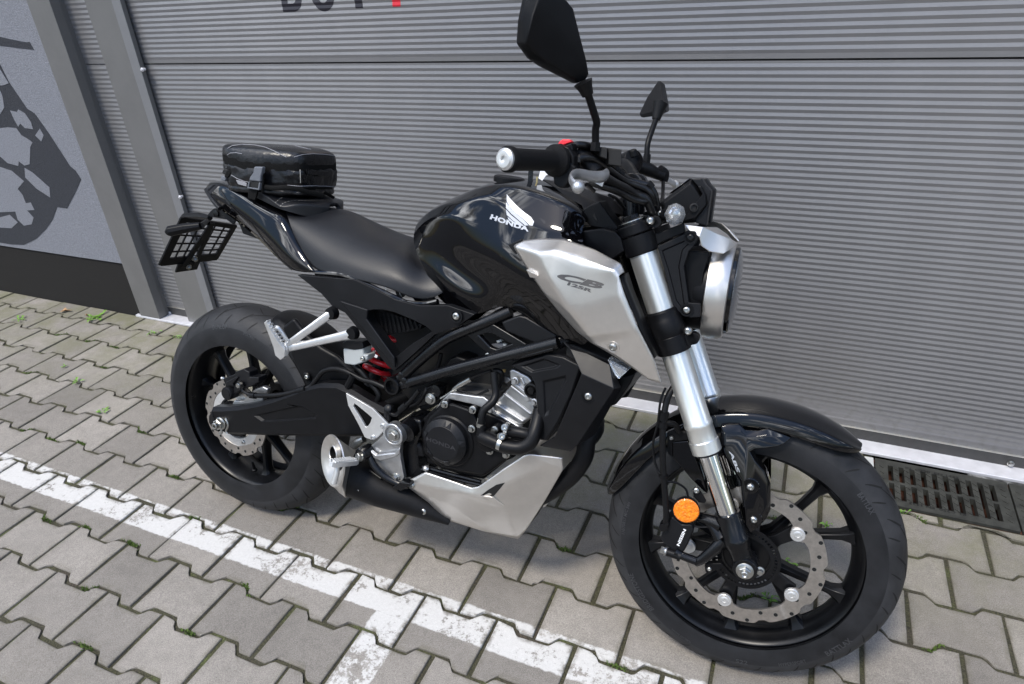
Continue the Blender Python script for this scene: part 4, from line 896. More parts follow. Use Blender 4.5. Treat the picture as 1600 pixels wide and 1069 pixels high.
# silver cowl arms over the ring
for fl_ in (False, True):
    P_ = lambda x, y, Y: U('7', x, y, Y, True)
    vs = [P_(418, 258, -.098), P_(500, 268, -.096), P_(560, 300, -.080), P_(618, 322, -.062), P_(646, 350, -.045), P_(606, 372, -.076), P_(588, 386, -.086), P_(528, 376, -.094), P_(492, 350, -.100), P_(484, 312, -.104), P_(440, 282, -.104), P_(560, 272, -.060), P_(600, 300, -.045)]
    fs = [(0, 1, 9, 10), (1, 2, 8, 9), (2, 7, 8), (2, 3, 6, 7), (3, 4, 5, 6), (1, 11, 2), (11, 12, 3, 2), (12, 4, 3)]
    mk('headlight_cowl', vs, fs, 'silver', hl, st=True, solid=.003, bevel=.0015, flip=fl_, off=1)
    vs = [P_(528, 376, -.094), P_(588, 386, -.088), P_(612, 400, -.084), P_(588, 470, -.088), P_(576, 560, -.088), P_(545, 560, -.09), P_(498, 560, -.094), P_(504, 480, -.096)]
    holed('headlight_bracket', '7', [(300, 352), (420, 296), (436, 282), (468, 285), (486, 312), (470, 340), (440, 372), (418, 440), (440, 600), (491, 604), (491, 664), (445, 666), (395, 640), (368, 610), (330, 450)],
          [(322, 372), (418, 330), (438, 318), (452, 320), (456, 328), (446, 336), (412, 368), (396, 440), (420, 610), (455, 620), (455, 640), (440, 645), (408, 622), (384, 590), (348, 450)], -.106, -.096, 'grey', hl, True, .002, flip=fl_)
    plate('headlight_bracket', '7', [(322, 372), (418, 330), (438, 318), (452, 320), (456, 328), (446, 336), (412, 368), (396, 440), (420, 610), (455, 620), (455, 640), (440, 645), (408, 622), (384, 590), (348, 450)], -.103, -.096, 'grey', hl, True, .002, flip=fl_)
for x, y in ((447, 313), (430, 632)):
    q = U('7', x, y, -.108, True); MB().lathe(q, YX, [(-.002, .012), (.0015, .012), (.0015, .009), (-.001, .0085)], 24).build('bolt_boss', 'satin', hl, st=True); bolt(hl, q, r=.0068, h=.004, st=True, m='steel' if y > 500 else 'frame')
plate('headlight_bracket', '7', [(285, 300), (415, 250), (422, 292), (330, 330), (296, 350), (284, 330)], -.098, -.080, 'satin', hl, True, .002)
plate('cowl_filler', '7', [(418, 370), (532, 378), (505, 470), (492, 604), (440, 600), (416, 440)], -.082, -.07, 'satin', hl, True, .002)
# ------------------------------------------------------------------ meter housing with its front visor
Pc = lambda x, y, Y: U('C', x, y, Y, True)
a = [Pc(1008, 772, -.080), Pc(1060, 735, -.078), Pc(1120, 795, -.080), Pc(1395, 605, -.080), Pc(1442, 690, -.080), Pc(1300, 820, -.085), Pc(1275, 940, -.083), Pc(1120, 985, -.082), Pc(1020, 960, -.082)]
P3 = lambda x, y, Y: V(Pc(x, y, Y))
prof = [(1008, 772), (1330, 535), (1385, 600), (1445, 690), (1490, 840), (1440, 905), (1375, 990), (1190, 1000), (1020, 960)]
ring_o = [Pc(x, y, -.070) for x, y in prof]; rc = sum(ring_o, V()) / len(ring_o)
mid = [q.lerp(rc, -.02) + V((0, .014, 0)) for q in ring_o]
vs = []; n = len(prof)
for yy, s_ in ((-.074, .86), (-.062, 1.0), (.062, 1.0), (.074, .86)):
    vs += [V((rc.x + (q.x - rc.x) * s_, yy, rc.z + (q.z - rc.z) * s_)) for q in ring_o]
fs = [(k * n + i, k * n + (i + 1) % n, (k + 1) * n + (i + 1) % n, (k + 1) * n + i) for k in range(3) for i in range(n)] + [tuple(range(n)), tuple(3 * n + i for i in range(n))]
mh = mk('meter_housing', vs, fs, 'satin', bike, st=True, bevel=.003)
# visor side wing with its recess
plate('visor_wing', 'C', [(1398, 606), (1446, 692), (1262, 940), (1220, 985), (1380, 940), (1490, 800), (1482, 700), (1440, 605)], -.078, -.066, 'satin', mh, True, .002)
plate('visor_wing', 'C', [(1330, 530), (1440, 526), (1486, 600), (1540, 655), (1490, 1025), (1370, 985), (1380, 940), (1500, 790), (1484, 700), (1398, 606)], -.068, -.030, 'grey', mh, True, .002)
plate('visor_wing', 'C', [(1330, 530), (1440, 526), (1486, 600), (1540, 655), (1490, 1025), (1370, 985), (1380, 940), (1500, 790), (1484, 700), (1398, 606)], -.068, -.030, 'grey', mh, True, .002, flip=True)
q = Pc(1360, 830, -.081); MB().lathe(q, (.3, -1, .1), [(-.004, .008), (.002, .008), (.0025, .0055), (-.002, .005), (-.002, .0001)], 18).build('bolt_recess', 'hub', mh, st=True)
g = [U('C', 1120, 700, -.05, True), U('C', 1330, 545, -.05, True)]; up = (g[1] - g[0]); b = MB()
s0 = [V((q.x, yy, q.z)) + V((-.002, 0, .0025)) for yy in (-.055, .055) for q in g]; b.add(s0, [(0, 1, 3, 2)]); b.build('gauge_screen', 'screen', mh, st=True, solid=.001)
# front turn signal
c = Pc(1160, 897, -.175); Dn = V((.75, -.62, .05)).normalized()
c = Pc(1150, 897, -.13); stub = Pc(1040, 905, -.095)
tb = MB().tube([stub, c], [.010, .0135], 12, smooth=0); tb.lathe(c, V((.55, -.8, 0)), [(-.012, .010), (-.004, .0165), (.004, .0195)], 8); ts = tb.build('turn_signal', 'satin', bike, st=True, bevel=.001)
MB().lathe(c, V((.55, -.8, 0)), [(.004, .0198), (.010, .0190), (.016, .0150), (.018, .009), (.0185, .0001)], 8).build('signal_lens', 'glass', ts, st=True, smooth=False, bevel=.0008)
b = MB(); b.lathe(c, V((.55, -.8, 0)), [(.0045, .0100), (.009, .007), (.010, .0001)], 8); b.build('signal_bulb', 'chrome', ts, st=True)
b = MB(); c2 = V((c.x, -c.y, c.z)); s2 = V((stub.x, -stub.y, stub.z)); b.tube([s2, c2], [.010, .0135], 12, smooth=0); b.lathe(c2, V((.55, .8, 0)), [(-.012, .010), (-.004, .0165), (.004, .0195)], 8); t2 = b.build('turn_signal', 'satin', bike, st=True, bevel=.001)
MB().lathe(c2, V((.55, .8, 0)), [(.004, .0198), (.010, .0190), (.016, .0150), (.018, .009), (.0185, .0001)], 8).build('signal_lens', 'glass', t2, st=True, smooth=False)
bolt(bike, Pc(1018, 893, -.10), r=.0062, h=.006, st=True)
# ------------------------------------------------------------------ handlebar, grips, controls, mirrors
Pd = lambda x, y, Y: U('D', x, y, Y, True)
e = Pd(175, 412, -.385); ig = Pd(830, 430, -.262); cc = Pc(740, 585, 0); bend = Pc(560, 520, -.095)
hb = MB()
for s_ in (-1, 1):
    f_ = lambda q: V((q.x, -s_ * q.y if s_ > 0 else q.y, q.z))
    m1 = V((cc.x, .035 * s_, cc.z)); m2 = V((.990, .13 * s_, 1.038)); m3 = V((ig.x + .012, s_ * .20, 1.043)); m4 = V((e.x, -e.y if s_ > 0 else e.y, e.z))
    hb.tube([V((cc.x, 0, cc.z)), m1, V((1.016, .08 * s_, 1.018)), m2, m3, m4], .0112, 18)
hbo = hb.build('handlebar', 'satin', bike, st=True)
for s_ in (-1, 1):
    a = V((e.x, s_ * .385, e.z)); b_ = V((ig.x, s_ * .262, ig.z)); d = (a - b_).normalized(); L_ = (a - b_).length
    g_ = MB().lathe(b_, d, [(-.004, .026), (.000, .0265), (.004, .0262), (.012, .0185), (.018, .0170), (L_ * .5, .0168), (L_ - .012, .0172), (L_ - .010, .0198), (L_ - .002, .0198), (L_, .0185)], 40).build('grip', 'grip', hbo, st=True)
    MB().lathe(a, d, [(-.001, .0165), (.004, .0165), (.0075, .0125), (.0080, .0065), (.0075, .0045), (.004, .0042), (.004, .0001)], 32).build('bar_end', 'alupaint', hbo, st=True)
# clamps
b = MB()
for yy in (-.032, .032):
    b.lathe(V((cc.x, yy - .011, cc.z)), (0, 1, 0), [(0, .0205), (.022, .0205)], 28); b.tube([V((cc.x, yy, cc.z)), V((cc.x + .006, yy, cc.z - .06))], .016, 14, smooth=0)
b.build('bar_clamp', 'frame', hbo, st=True, bevel=.001)
# right switch housing
sh = MB()
for yy, x, y, r in ((-.254, 930, 420, .0275), (-.215, 1080, 440, .027)): pass
c1 = V((ig.x + .003, -.258, ig.z - .001)); ad = V((.07, 1, .01)).normalized()
o = MB().lathe(c1, ad, [(0, .0275), (.004, .0290), (.030, .0290), (.036, .025), (.038, .0115)], 10).build('switch_housing', 'satin', hbo, st=True, bevel=.0022, angle=20)
plate('switch_body', 'D', [(745, 560), (790, 640), (800, 740), (870, 790), (925, 795), (985, 740), (1030, 600), (1100, 520), (1000, 440), (900, 500)], -.262, -.228, 'satin', o, True, .003)
plate('kill_switch', 'D', [(842, 240), (870, 178), (915, 148), (1010, 150), (1038, 185), (930, 225)], -.252, -.236, 'redsw', o, True, .002)
plate('switch_body', 'D', [(870, 262), (940, 226), (1042, 190), (1060, 300), (1000, 330), (960, 420)], -.254, -.226, 'satin', o, True, .003)
# master cylinder / lever perch
b = MB(); b.tube(pts('C', True, -.20, (150, 260), (230, 330), (330, 470)), .017, 14); b.build('lever_perch', 'satin', hbo, st=True)
b = MB().lathe(Pc(540, 300, -.185), (0, 0, 1), [(-.022, .020), (.016, .020), (.018, .019)], 4); 
bx_ = MB(); q0 = [(462, 205), (612, 222), (612, 405), (470, 385)]; A = pts('C', True, -.205, *q0); bx_.prism(A, [q + V((-.03, .042, 0)) for q in A]); bx_.build('fluid_reservoir', 'hub', hbo, st=True, bevel=.002)
bx_ = MB(); A = pts('C', True, -.212, (372, 195), (462, 200), (462, 330), (380, 300)); bx_.prism(A, [q + V((-.03, .03, 0)) for q in A]); bx_.build('fluid_reservoir', 'hub', hbo, st=True, bevel=.002)
# brake lever, curled, with ball end
lv = pts('D', True, 0, (1500, 600, -.215), (1440, 640, -.232), (1300, 640, -.258), (1160, 612, -.290), (1075, 608, -.315), (1030, 650, -.335), (1040, 705, -.352), (1090, 760, -.362))
b = MB(); b.tube(lv, [.009, .010, .0092, .0085, .008, .0072, .0070, .0075], 14, flat=.55, up=(0, 0, 1)); ball = Pd(1122, 778, -.365)
vs = []; b.lathe(ball - V((0, 0, .0098)), (0, 0, 1), [(.0098 - .0098 * cos(pi * i / 10), max(.0098 * sin(pi * i / 10), .0001)) for i in range(11)], 20); bl = b.build('brake_lever', 'alu', hbo, st=True)
plate('lever_bracket', 'D', [(1335, 720), (1380, 745), (1440, 775), (1505, 590), (1490, 690), (1440, 700), (1350, 705)], -.215, -.213, 'alu', hbo, True, .0005)
# clutch side
b = MB(); b.tube([V((ig.x + .005, .24, ig.z)), Pc(740, 330, .2)], [.026, .024], 16, smooth=0); b.tube([Pc(735, 290, .205), Pc(725, 225, .2)], [.012, .008], 10, smooth=0); b.build('switch_housing', 'satin', hbo, st=True, bevel=.002)
b = MB(); b.tube(pts('C', True, 0, (800, 400, .2), (900, 440, .21), (960, 470, .22), (1040, 500, .23)), [.016, .015, .013, .012], 14); b.tube(pts('C', True, 0, (1000, 440, .225), (1050, 480, .235), (1045, 560, .235)), [.012, .0125, .009], 14); b.build('lever_perch', 'satin', hbo, st=True)
b = MB(); b.tube(pts('C', True, 0, (1060, 530, .235), (1120, 560, .27), (1165, 585, .31)), [.008, .0075, .006], 12, flat=.6, up=(0, 0, 1)); q = Pc(1165, 588, .32); b.lathe(q - V((0, 0, .0095)), (0, 0, 1), [(.0095 - .0095 * cos(pi * i / 10), max(.0095 * sin(pi * i / 10), .0001)) for i in range(11)], 18); b.build('clutch_lever', 'alupaint', hbo, st=True)
MB().tube(pts('C', True, 0, (1042, 520, .235), (1040, 640, .21), (1035, 720, .15), (1020, 800, .08)), .0042, 10).build('clutch_cable', 'hose', hbo, st=True)
# cables and hoses by the bars
for i, (pth, r) in enumerate([([(85, 200, -.225), (150, 175, -.222), (250, 185, -.21), (340, 230, -.19), (430, 310, -.17), (520, 400, -.15), (590, 480, -.13), (680, 545, -.11), (800, 575, -.10), (890, 605, -.095), (950, 680, -.09), (975, 800, -.085), (985, 900, -.08)], .0062),
        ([(130, 335, -.235), (180, 315, -.232), (270, 310, -.22), (370, 355, -.20), (460, 425, -.18), (560, 500, -.15), (650, 560, -.13), (760, 600, -.115), (860, 640, -.105), (920, 700, -.10), (950, 800, -.09)], .0064),
        ([(380, 600, -.20), (500, 640, -.18), (620, 690, -.15), (740, 750, -.13), (850, 770, -.115), (900, 740, -.10)], .0062), ([(440, 520, -.20), (540, 580, -.17), (660, 640, -.14), (760, 700, -.12), (860, 740, -.11), (920, 860, -.10), (980, 970, -.09)], .0085),
        ([(700, 590, -.05), (770, 690, -.04), (720, 800, -.03)], .005), ([(480, 700, -.16), (560, 740, -.12), (640, 840, -.08)], .003), ([(240, 590, -.22), (320, 660, -.2)], .004)]):
    MB().tube(pts('C', True, 0, *pth), r, 12).build('control_cable', 'cable', bike, st=True)
for c_, x, y, Y, d, r in (('C', 90, 200, -.226, (1, .2, .1), .0085), ('C', 140, 330, -.236, (1, .3, .1), .0085)): MB().lathe(Pc(x, y, Y), V(d), [(-.006, r * .8), (.004, r), (.006, r)], 6).build('cable_nut', 'frame', hbo, st=True)
b = MB()
for x, y, Y, t, r in ((480, 360, -.162, (.6, .5, -.6), .0078), (535, 420, -.145, (.6, .5, -.6), .0078), (590, 470, -.133, (.6, .5, -.5), .0078), (900, 600, -.095, (.7, .3, -.7), .0078)): b.lathe(Pc(x, y, Y), V(t), [(-.006, r), (.006, r)], 14)
b.build('cable_sleeve', 'marking' if False else 'hose', hbo, st=True)
MB().tube(pts('C', True, 0, (265, 570, -.215), (340, 600, -.21), (400, 605, -.2)), .004, 8).build('switch_wire', 'hub', hbo, st=True)
# ignition key and tag
kq = U('D', 470, 690, 0, True); b = MB(); b.box(U('D', 470, 640, .0, True), (.010, .003, .026)); b.build('ignition_key', 'frame', bike)
MB().box(U('D', 558, 690, .0, True), (.0035, .002, .015)).build('key_blade', 'brass', bike)
plate('key_tag', 'D', [(625, 560), (700, 565), (745, 610), (700, 625), (650, 695), (600, 660)], .01, .0115, 'paper', bike, True, 0)
# mirrors
P6 = lambda x, y, Y: U('6', x, y, Y, True)
def mirror_(stem, r, shell, dep, ysh, name_):
    st_ = MB().tube(stem, r, 14).build('mirror', 'satin', bike, st=True)
    return st_
mr = MB().tube([P6(480, 640, -.215), P6(480, 570, -.222), P6(485, 540, -.228), P6(474, 500, -.240), P6(445, 410, -.262)], [.0062] * 5, 16); mr.lathe(P6(480, 632, -.215), (0, 0, 1), [(-.012, .009), (.002, .009), (.003, .007)], 6)
mr = mr.build('mirror', 'satin', bike, st=True)
MB().tube([P6(446, 418, -.262), P6(436, 390, -.266), P6(425, 362, -.270)], [.0095, .0115, .0155], 16, smooth=0).build('mirror_boot', 'hose', mr, st=True)
# right mirror: back shell is a faceted bowl; the pane faces rearward
def shell(outline, ridge, Yb, m, parent, st=True):
    vs = [P6(*q) for q in outline] + [P6(*q) for q in ridge]; return vs
ol = [(143, 190, -.335), (150, 90, -.345), (168, 0, -.350), (200, -45, -.350), (290, -40, -.330), (352, 0, -.310), (385, 40, -.300), (412, 150, -.285), (440, 260, -.270), (453, 325, -.262), (440, 350, -.262), (395, 368, -.268), (340, 340, -.280), (240, 290, -.305), (190, 255, -.320)]
fc = [(170, 195, -.345), (205, 60, -.356), (235, -12, -.350), (410, 265, -.285), (398, 355, -.278), (260, 270, -.320)]
A = [P6(*q) for q in ol]; B_ = [P6(*q) for q in fc]
vs = A + B_; n = 15
fs = [(0, 1, 16, 15), (1, 2, 3, 17, 16), (3, 4, 17), (4, 5, 6, 17), (6, 7, 8, 18, 17), (8, 9, 10, 18), (10, 11, 19, 18), (11, 12, 13, 20, 19), (13, 14, 0, 15, 20), (15, 16, 20), (16, 17, 18, 20), (18, 19, 20)]
bk = V((-.007, .008, .001)); vs2 = vs + [q + bk for q in A]
fs2 = fs + [(i, n + 6 + i, n + 6 + (i + 1) % n, (i + 1) % n) for i in range(n)]
sh_ = mk('mirror_shell', vs2, fs2, 'satin', mr, st=True, bevel=.003)
gl = [q + bk * .9 for q in A]; gc = sum(gl, V()) / n; mk('mirror_glass', [q.lerp(gc, .04) for q in gl], [tuple(range(n))], 'chrome', mr, st=True, solid=.001)
# left mirror
ml = MB().tube([P6(706, 700, .205), P6(708, 640, .208), P6(722, 590, .22), P6(748, 520, .245)], [.0062] * 4, 16); ml.lathe(P6(706, 690, .205), (0, 0, 1), [(-.014, .009), (.006, .009)], 6)
ml = ml.build('mirror', 'satin', bike, st=True)
MB().tube([P6(746, 525, .245), P6(755, 490, .25), P6(765, 455, .255)], [.0095, .013, .0175], 16, smooth=0).build('mirror_boot', 'hose', ml, st=True)
ol = [(765, 355, .35), (785, 372, .36), (802, 460, .35), (803, 490, .33), (770, 505, .28), (730, 512, .265), (690, 518, .27), (681, 502, .28), (715, 430, .31)]
A = [P6(*q) for q in ol]; fc = [(750, 445, .262), (775, 440, .27), (735, 490, .252), (790, 485, .27)]; B_ = [P6(*q) for q in fc]; n = 9
fs = [(0, 1, 10), (1, 2, 12, 10), (2, 3, 12), (3, 4, 12), (4, 5, 11, 12), (5, 6, 7, 11), (7, 8, 9, 11), (8, 0, 10, 9), (9, 10, 12, 11)]
bk = V((-.006, .008, .001)); vs2 = A + B_ + [q + bk for q in A]; fs2 = fs + [(i, n + 4 + i, n + 4 + (i + 1) % n, (i + 1) % n) for i in range(n)]
mk('mirror_shell', vs2, fs2, 'satin', ml, st=True, bevel=.002)
gl = [q + bk * .9 for q in A]; gc = sum(gl, V()) / n; mk('mirror_glass', [q.lerp(gc, .04) for q in gl], [tuple(range(n))], 'chrome', ml, st=True, solid=.001)
# ------------------------------------------------------------------ tank
def R5(*q): return [U('5', *a) for a in q]
rows = [R5((178, 642, -.086), (130, 520, -.092), (92, 450, -.078), (71, 385, -.062), (76, 350, -.052), (84, 318, -.040), (100, 290, -.022), (112, 280, 0)),
        R5((258, 690, -.103), (195, 548, -.116), (160, 462, -.094), (128, 360, -.088), (112, 305, -.070), (128, 258, -.052), (165, 232, -.028), (190, 222, 0)),
        R5((345, 712, -.116), (290, 608, -.127), (250, 520, -.103), (200, 370, -.104), (195, 270, -.100), (225, 213, -.078), (262, 190, -.045), (300, 168, 0)),
        R5((400, 690, -.122), (365, 628, -.131), (330, 556, -.113), (275, 400, -.118), (262, 278, -.118), (275, 222, -.102), (335, 158, -.068), (385, 130, 0)),
        R5((455, 665, -.119), (425, 615, -.134), (395, 555, -.128), (345, 420, -.132), (340, 322, -.126), (385, 172, -.108), (430, 132, -.090), (470, 108, 0)),
        R5((530, 690, -.121), (500, 620, -.141), (460, 520, -.153), (425, 415, -.148), (425, 366, -.140), (480, 228, -.128), (540, 142, -.102), (590, 112, 0)),
        R5((610, 745, -.124), (585, 660, -.149), (545, 550, -.166), (505, 440, -.158), (495, 390, -.150), (590, 308, -.141), (640, 175, -.110), (690, 138, 0)),
        R5((700, 800, -.132), (680, 690, -.154), (650, 590, -.170), (640, 480, -.166), (610, 400, -.154), (680, 334, -.145), (720, 205, -.113), (775, 172, 0)),
        R5((780, 835, -.134), (780, 740, -.155), (770, 640, -.167), (760, 500, -.160), (740, 400, -.150), (768, 347, -.140), (800, 246, -.112), (850, 205, 0)),
        R5((840, 850, -.140), (850, 760, -.146), (850, 650, -.150), (850, 520, -.148), (820, 400, -.145), (815, 330, -.124), (834, 285, -.104), (890, 240, 0))]
vs, fs, n = grid(rows, True)
tank = mk('fuel_tank', vs, fs, 'gloss', bike, sub=3, crease=colcrease(n, len(rows), [4], .70) + colcrease(n, len(rows), [5, 6], .82))
tt = bvh(tank)
v2, f2 = textmesh('HONDA', .05, .12, spacing=1.05)
decal('lettering', tt, v2, f2, [px('5', 408, 288), px('5', 580, 345), px('5', 414, 265), px('5', 576, 322)], 'marksil', tank)
# winged emblem: five feather blades
def emblem(poly, name='emblem'):
    from mathutils.geometry import tessellate_polygon
    P2 = [V((x, y, 0)) for x, y in poly]; tri = tessellate_polygon([P2]); pts3 = []
    for x, y in poly:
        h = hit(tt, *px('5', x, y)); pts3.append(h[0] + h[1] * .0008)
    return pts3, [tuple(t) for t in tri]
b = MB()
for poly in ([(484, 180), (500, 200), (530, 232), (560, 258), (590, 280), (604, 300), (598, 318), (585, 316), (560, 290), (520, 258), (495, 232), (484, 210)], [(481, 214), (500, 240), (530, 268), (560, 292), (580, 316), (565, 317), (540, 296), (505, 266), (481, 240)],
             [(481, 246), (505, 272), (540, 300), (560, 318), (545, 318), (515, 298), (484, 270)], [(487, 278), (512, 298), (534, 314), (520, 311), (494, 294)]):
    q, t = emblem(poly); b.add(q, t)
b.build('emblem', 'marksil', tank)
# black plastic cover along the tank's top front, and ignition surround
rows = [R5((745, 205, -.050), (690, 160, -.030), (640, 128, 0)), R5((812, 240, -.078), (800, 195, -.050), (760, 152, 0)), R5((832, 285, -.088), (872, 228, -.060), (850, 178, 0)), R5((850, 318, -.092), (915, 270, -.062), (890, 205, 0)), R5((905, 325, -.086), (945, 312, -.060), (930, 270, 0))]
vs, fs, n = grid(rows, True); tcov = mk('tank_cover', [v + V((0, 0, .004)) for v in vs], fs, 'satin', tank, solid=.003, bevel=.002, off=1)
plate('tank_cover', '5', [(815, 245), (850, 225), (890, 210), (925, 260), (975, 330), (960, 345), (905, 330), (850, 322), (832, 300)], -.094, -.05, 'satin', tank, False, .003)
plate('tank_cover', '5', [(815, 245), (850, 225), (890, 210), (925, 260), (975, 330), (960, 345), (905, 330), (850, 322), (832, 300)], -.094, -.05, 'satin', tank, False, .003, flip=True)
plate('recess', '5', [(868, 262), (880, 285), (884, 300), (872, 292), (862, 276)], -.0955, -.09, 'hub', tank, False, .001)
MB().lathe(U('5', 610, 120, .0) + V((-.06, .0, .002)), (.1, 0, 1), [(-.01, .034), (.0, .034), (.003, .030), (.003, .0001)], 40).build('fuel_cap', 'satin', tank)
plate('inner_cowl', '5', [(770, 345), (905, 330), (960, 345), (985, 370), (1000, 430), (940, 470), (860, 420), (780, 380)], -.120, -.03, 'satin', tank, False, .003)
plate('inner_cowl', '5', [(770, 345), (905, 330), (960, 345), (985, 370), (1000, 430), (940, 470), (860, 420), (780, 380)], -.120, -.03, 'satin', tank, False, .003, flip=True)
# ------------------------------------------------------------------ silver radiator shrouds
for fl_ in (False, True):
    a = dict(a=(515, 408, -.158), b=(545, 386, -.152), b2=(640, 376, -.150), c=(735, 379, -.152), d=(862, 421, -.168), e=(985, 487, -.190), f=(998, 522, -.192), g=(975, 538, -.206),
             r1=(624, 440, -.182), r2=(690, 429, -.188), r25=(820, 470, -.198), r3=(956, 518, -.207), l1=(575, 505, -.163), l2=(640, 600, -.168), l3=(712, 690, -.170), l4=(792, 778, -.170),
             m1=(680, 560, -.192), m2=(760, 690, -.196), m3=(850, 800, -.190), h1=(1000, 620, -.207), h2=(1060, 768, -.200), h3=(1128, 900, -.186), t=(1160, 1006, -.172), t2=(1110, 990, -.168), t3=(1030, 935, -.172), t4=(940, 878, -.176), t5=(862, 832, -.172))
    K_ = list(a); vs = [U('5', *a[k]) for k in K_]; ix = {k: i for i, k in enumerate(K_)}
    F5 = ['a b r1', 'b b2 r1', 'b2 c r2 r1', 'c d r25 r2', 'd e r3 r25', 'e f g r3', 'a r1 m1 l1', 'l1 m1 m2 l2', 'l2 m2 l3', 'l3 m2 m3 l4', 'l4 m3 t5', 'r1 r2 m1', 'r2 r25 m2 m1', 'r25 r3 g h1 m2', 'm2 h1 h2 m3', 'm3 h2 t4 t5', 'h2 h3 t3 t4', 'h3 t t2 t3']
    sh_ = mk('side_shroud', vs, [tuple(ix[k] for k in s_.split()) for s_ in F5], 'silver', bike, solid=.004, sub=3, crease=[(ix[a_], ix[b_], .72) for s_ in F5 for a_, b_ in zip(s_.split(), s_.split()[1:] + s_.split()[:1])], flip=fl_, off=0)
    if not fl_: shr = sh_
    # the dark inner lip behind the leading edge
    lip = [(985, 540, -.196), (1010, 620, -.198), (1070, 768, -.192), (1134, 900, -.180), (1110, 905, -.12), (1040, 768, -.13), (975, 620, -.13), (960, 545, -.13)]
    mk('shroud_lip', [U('5', *q) for q in lip[:4]] + [U('5', x, y, Y) + V((.0, .05, 0)) for x, y, Y in lip[:4]], [(0, 1, 5, 4), (1, 2, 6, 5), (2, 3, 7, 6)], 'satin', sh_, solid=.002, flip=fl_)
    plate('shroud_corner', '5', [(487, 402), (545, 376), (552, 384), (516, 410), (578, 505), (566, 500), (505, 425)], -.157, -.140, 'grey', sh_, False, .002, flip=fl_)
    for q in ([(568, 510), (610, 520), (658, 553), (585, 545)], [(754, 728), (800, 745), (832, 768), (775, 758)]):
        p_ = pts('5', False, -.174, *q); c_ = sum(p_, V()) / 4; mk('shroud_tab', p_ + [c_ + V((0, -.008, .004))] + [z + V((0, .02, 0)) for z in p_], [(0, 1, 4), (1, 2, 4), (2, 3, 4), (3, 0, 4), (0, 1, 6, 5), (1, 2, 7, 6), (2, 3, 8, 7), (3, 0, 5, 8)], 'silver', sh_, bevel=.001, flip=fl_)
    plate('shroud_backing', '5', [(585, 545), (660, 560), (800, 745), (880, 850), (840, 830), (700, 700)], -.160, -.150, 'gloss', sh_, False, .002, flip=fl_)
ts_ = bvh(shr)
# emblem lettering on the shroud
def deco(polys, tree, key, m, parent, name='lettering'):
    b = MB()
    for poly in polys:
        from mathutils.geometry import tessellate_polygon
        tri = tessellate_polygon([[V((x, y, 0)) for x, y in poly]]); q = []
        for x, y in poly:
            h = hit(tree, *px(key, x, y)); q.append((h[0] + h[1] * .0008) if h else None)
        if any(z is None for z in q): continue
        b.add(q, [tuple(t) for t in tri])
    return b.build(name, m, parent)
deco([[(707, 530), (722, 523), (745, 527), (790, 537), (812, 545), (802, 555), (770, 548), (745, 543), (738, 541), (742, 548), (770, 556), (822, 568), (815, 577), (760, 568), (722, 552), (708, 540)],
      [(818, 543), (860, 549), (905, 566), (916, 576), (908, 582), (878, 571), (845, 563), (812, 556)], [(820, 570), (845, 567), (880, 577), (905, 585), (914, 592), (900, 598), (860, 590), (815, 578)]], ts_, '5', 'markgrey', shr) if False else None
v2, f2 = textmesh('CB', .055, .25, spacing=1.0); decal('lettering', ts_, v2, f2, [px('5', 706, 552), px('5', 902, 600), px('5', 706, 520), px('5', 914, 570)], 'markgrey', shr)
v2, f2 = textmesh('125R', .05, .1, spacing=1.0); decal('lettering', ts_, v2, f2, [px('5', 748, 578), px('5', 856, 612), px('5', 752, 563), px('5', 860, 598)], 'markgrey', shr)
h = hit(ts_, *px('5', 951, 851)); MB().lathe(h[0], h[1], [(-.003, .0125), (.0012, .0125), (.0012, .0105), (-.002, .010)], 28).build('bolt_boss', 'silver', shr); bolt(shr, h[0] + h[1] * .0005, h[1], r=.0078, h=.004)
# turn signal lens tucked below the shroud
plate('signal_lens', 'A', [(672, 292), (790, 352), (735, 402), (715, 380)], -.150, -.120, 'glass', bike, False, .002)
plate('signal_bowl', 'A', [(680, 300), (785, 354), (736, 398), (718, 380)], -.140, -.122, 'chrome', bike, False, .001)
# ------------------------------------------------------------------ seat
def R4(c, *q): return [U(c, *a) for a in q]
rows = [R4('2', (745, 500, -.098), (742, 482, -.094), (760, 466, -.085), (860, 470, -.05), (960, 430, 0)),
        R4('2', (770, 590, -.108), (775, 545, -.106), (820, 505, -.094), (1010, 500, -.05), (1110, 432, 0)),
        R4('2', (855, 712, -.122), (880, 640, -.120), (950, 580, -.100), (1060, 530, -.055), (1190, 470, 0)),
        R4('2', (940, 800, -.132), (985, 720, -.130), (1060, 640, -.105), (1180, 570, -.058), (1265, 535, 0)),
        R4('2', (1040, 815, -.136), (1095, 755, -.132), (1170, 680, -.108), (1270, 615, -.060), (1330, 583, 0)),
        R4('2', (1160, 845, -.138), (1210, 795, -.132), (1290, 715, -.108), (1370, 645, -.062), (1420, 612, 0)),
        R4('5', (-25, 590, -.134), (0, 540, -.128), (20, 470, -.100), (50, 420, -.060), (50, 376, 0)),
        R4('5', (60, 640, -.122), (95, 600, -.116), (105, 540, -.096), (92, 470, -.060), (75, 400, 0)),
        R4('5', (150, 642, -.108), (180, 620, -.104), (180, 560, -.094), (120, 470, -.062), (90, 420, 0)),
        R4('5', (205, 612, -.100), (218, 592, -.098), (200, 550, -.090), (130, 465, -.062), (98, 420, 0))]
vs, fs, n = grid(rows, True)
seat = mk('rider_seat', vs, fs, 'seat', bike, sub=3, solid=.012, crease=colcrease(n, len(rows), [1], .2))
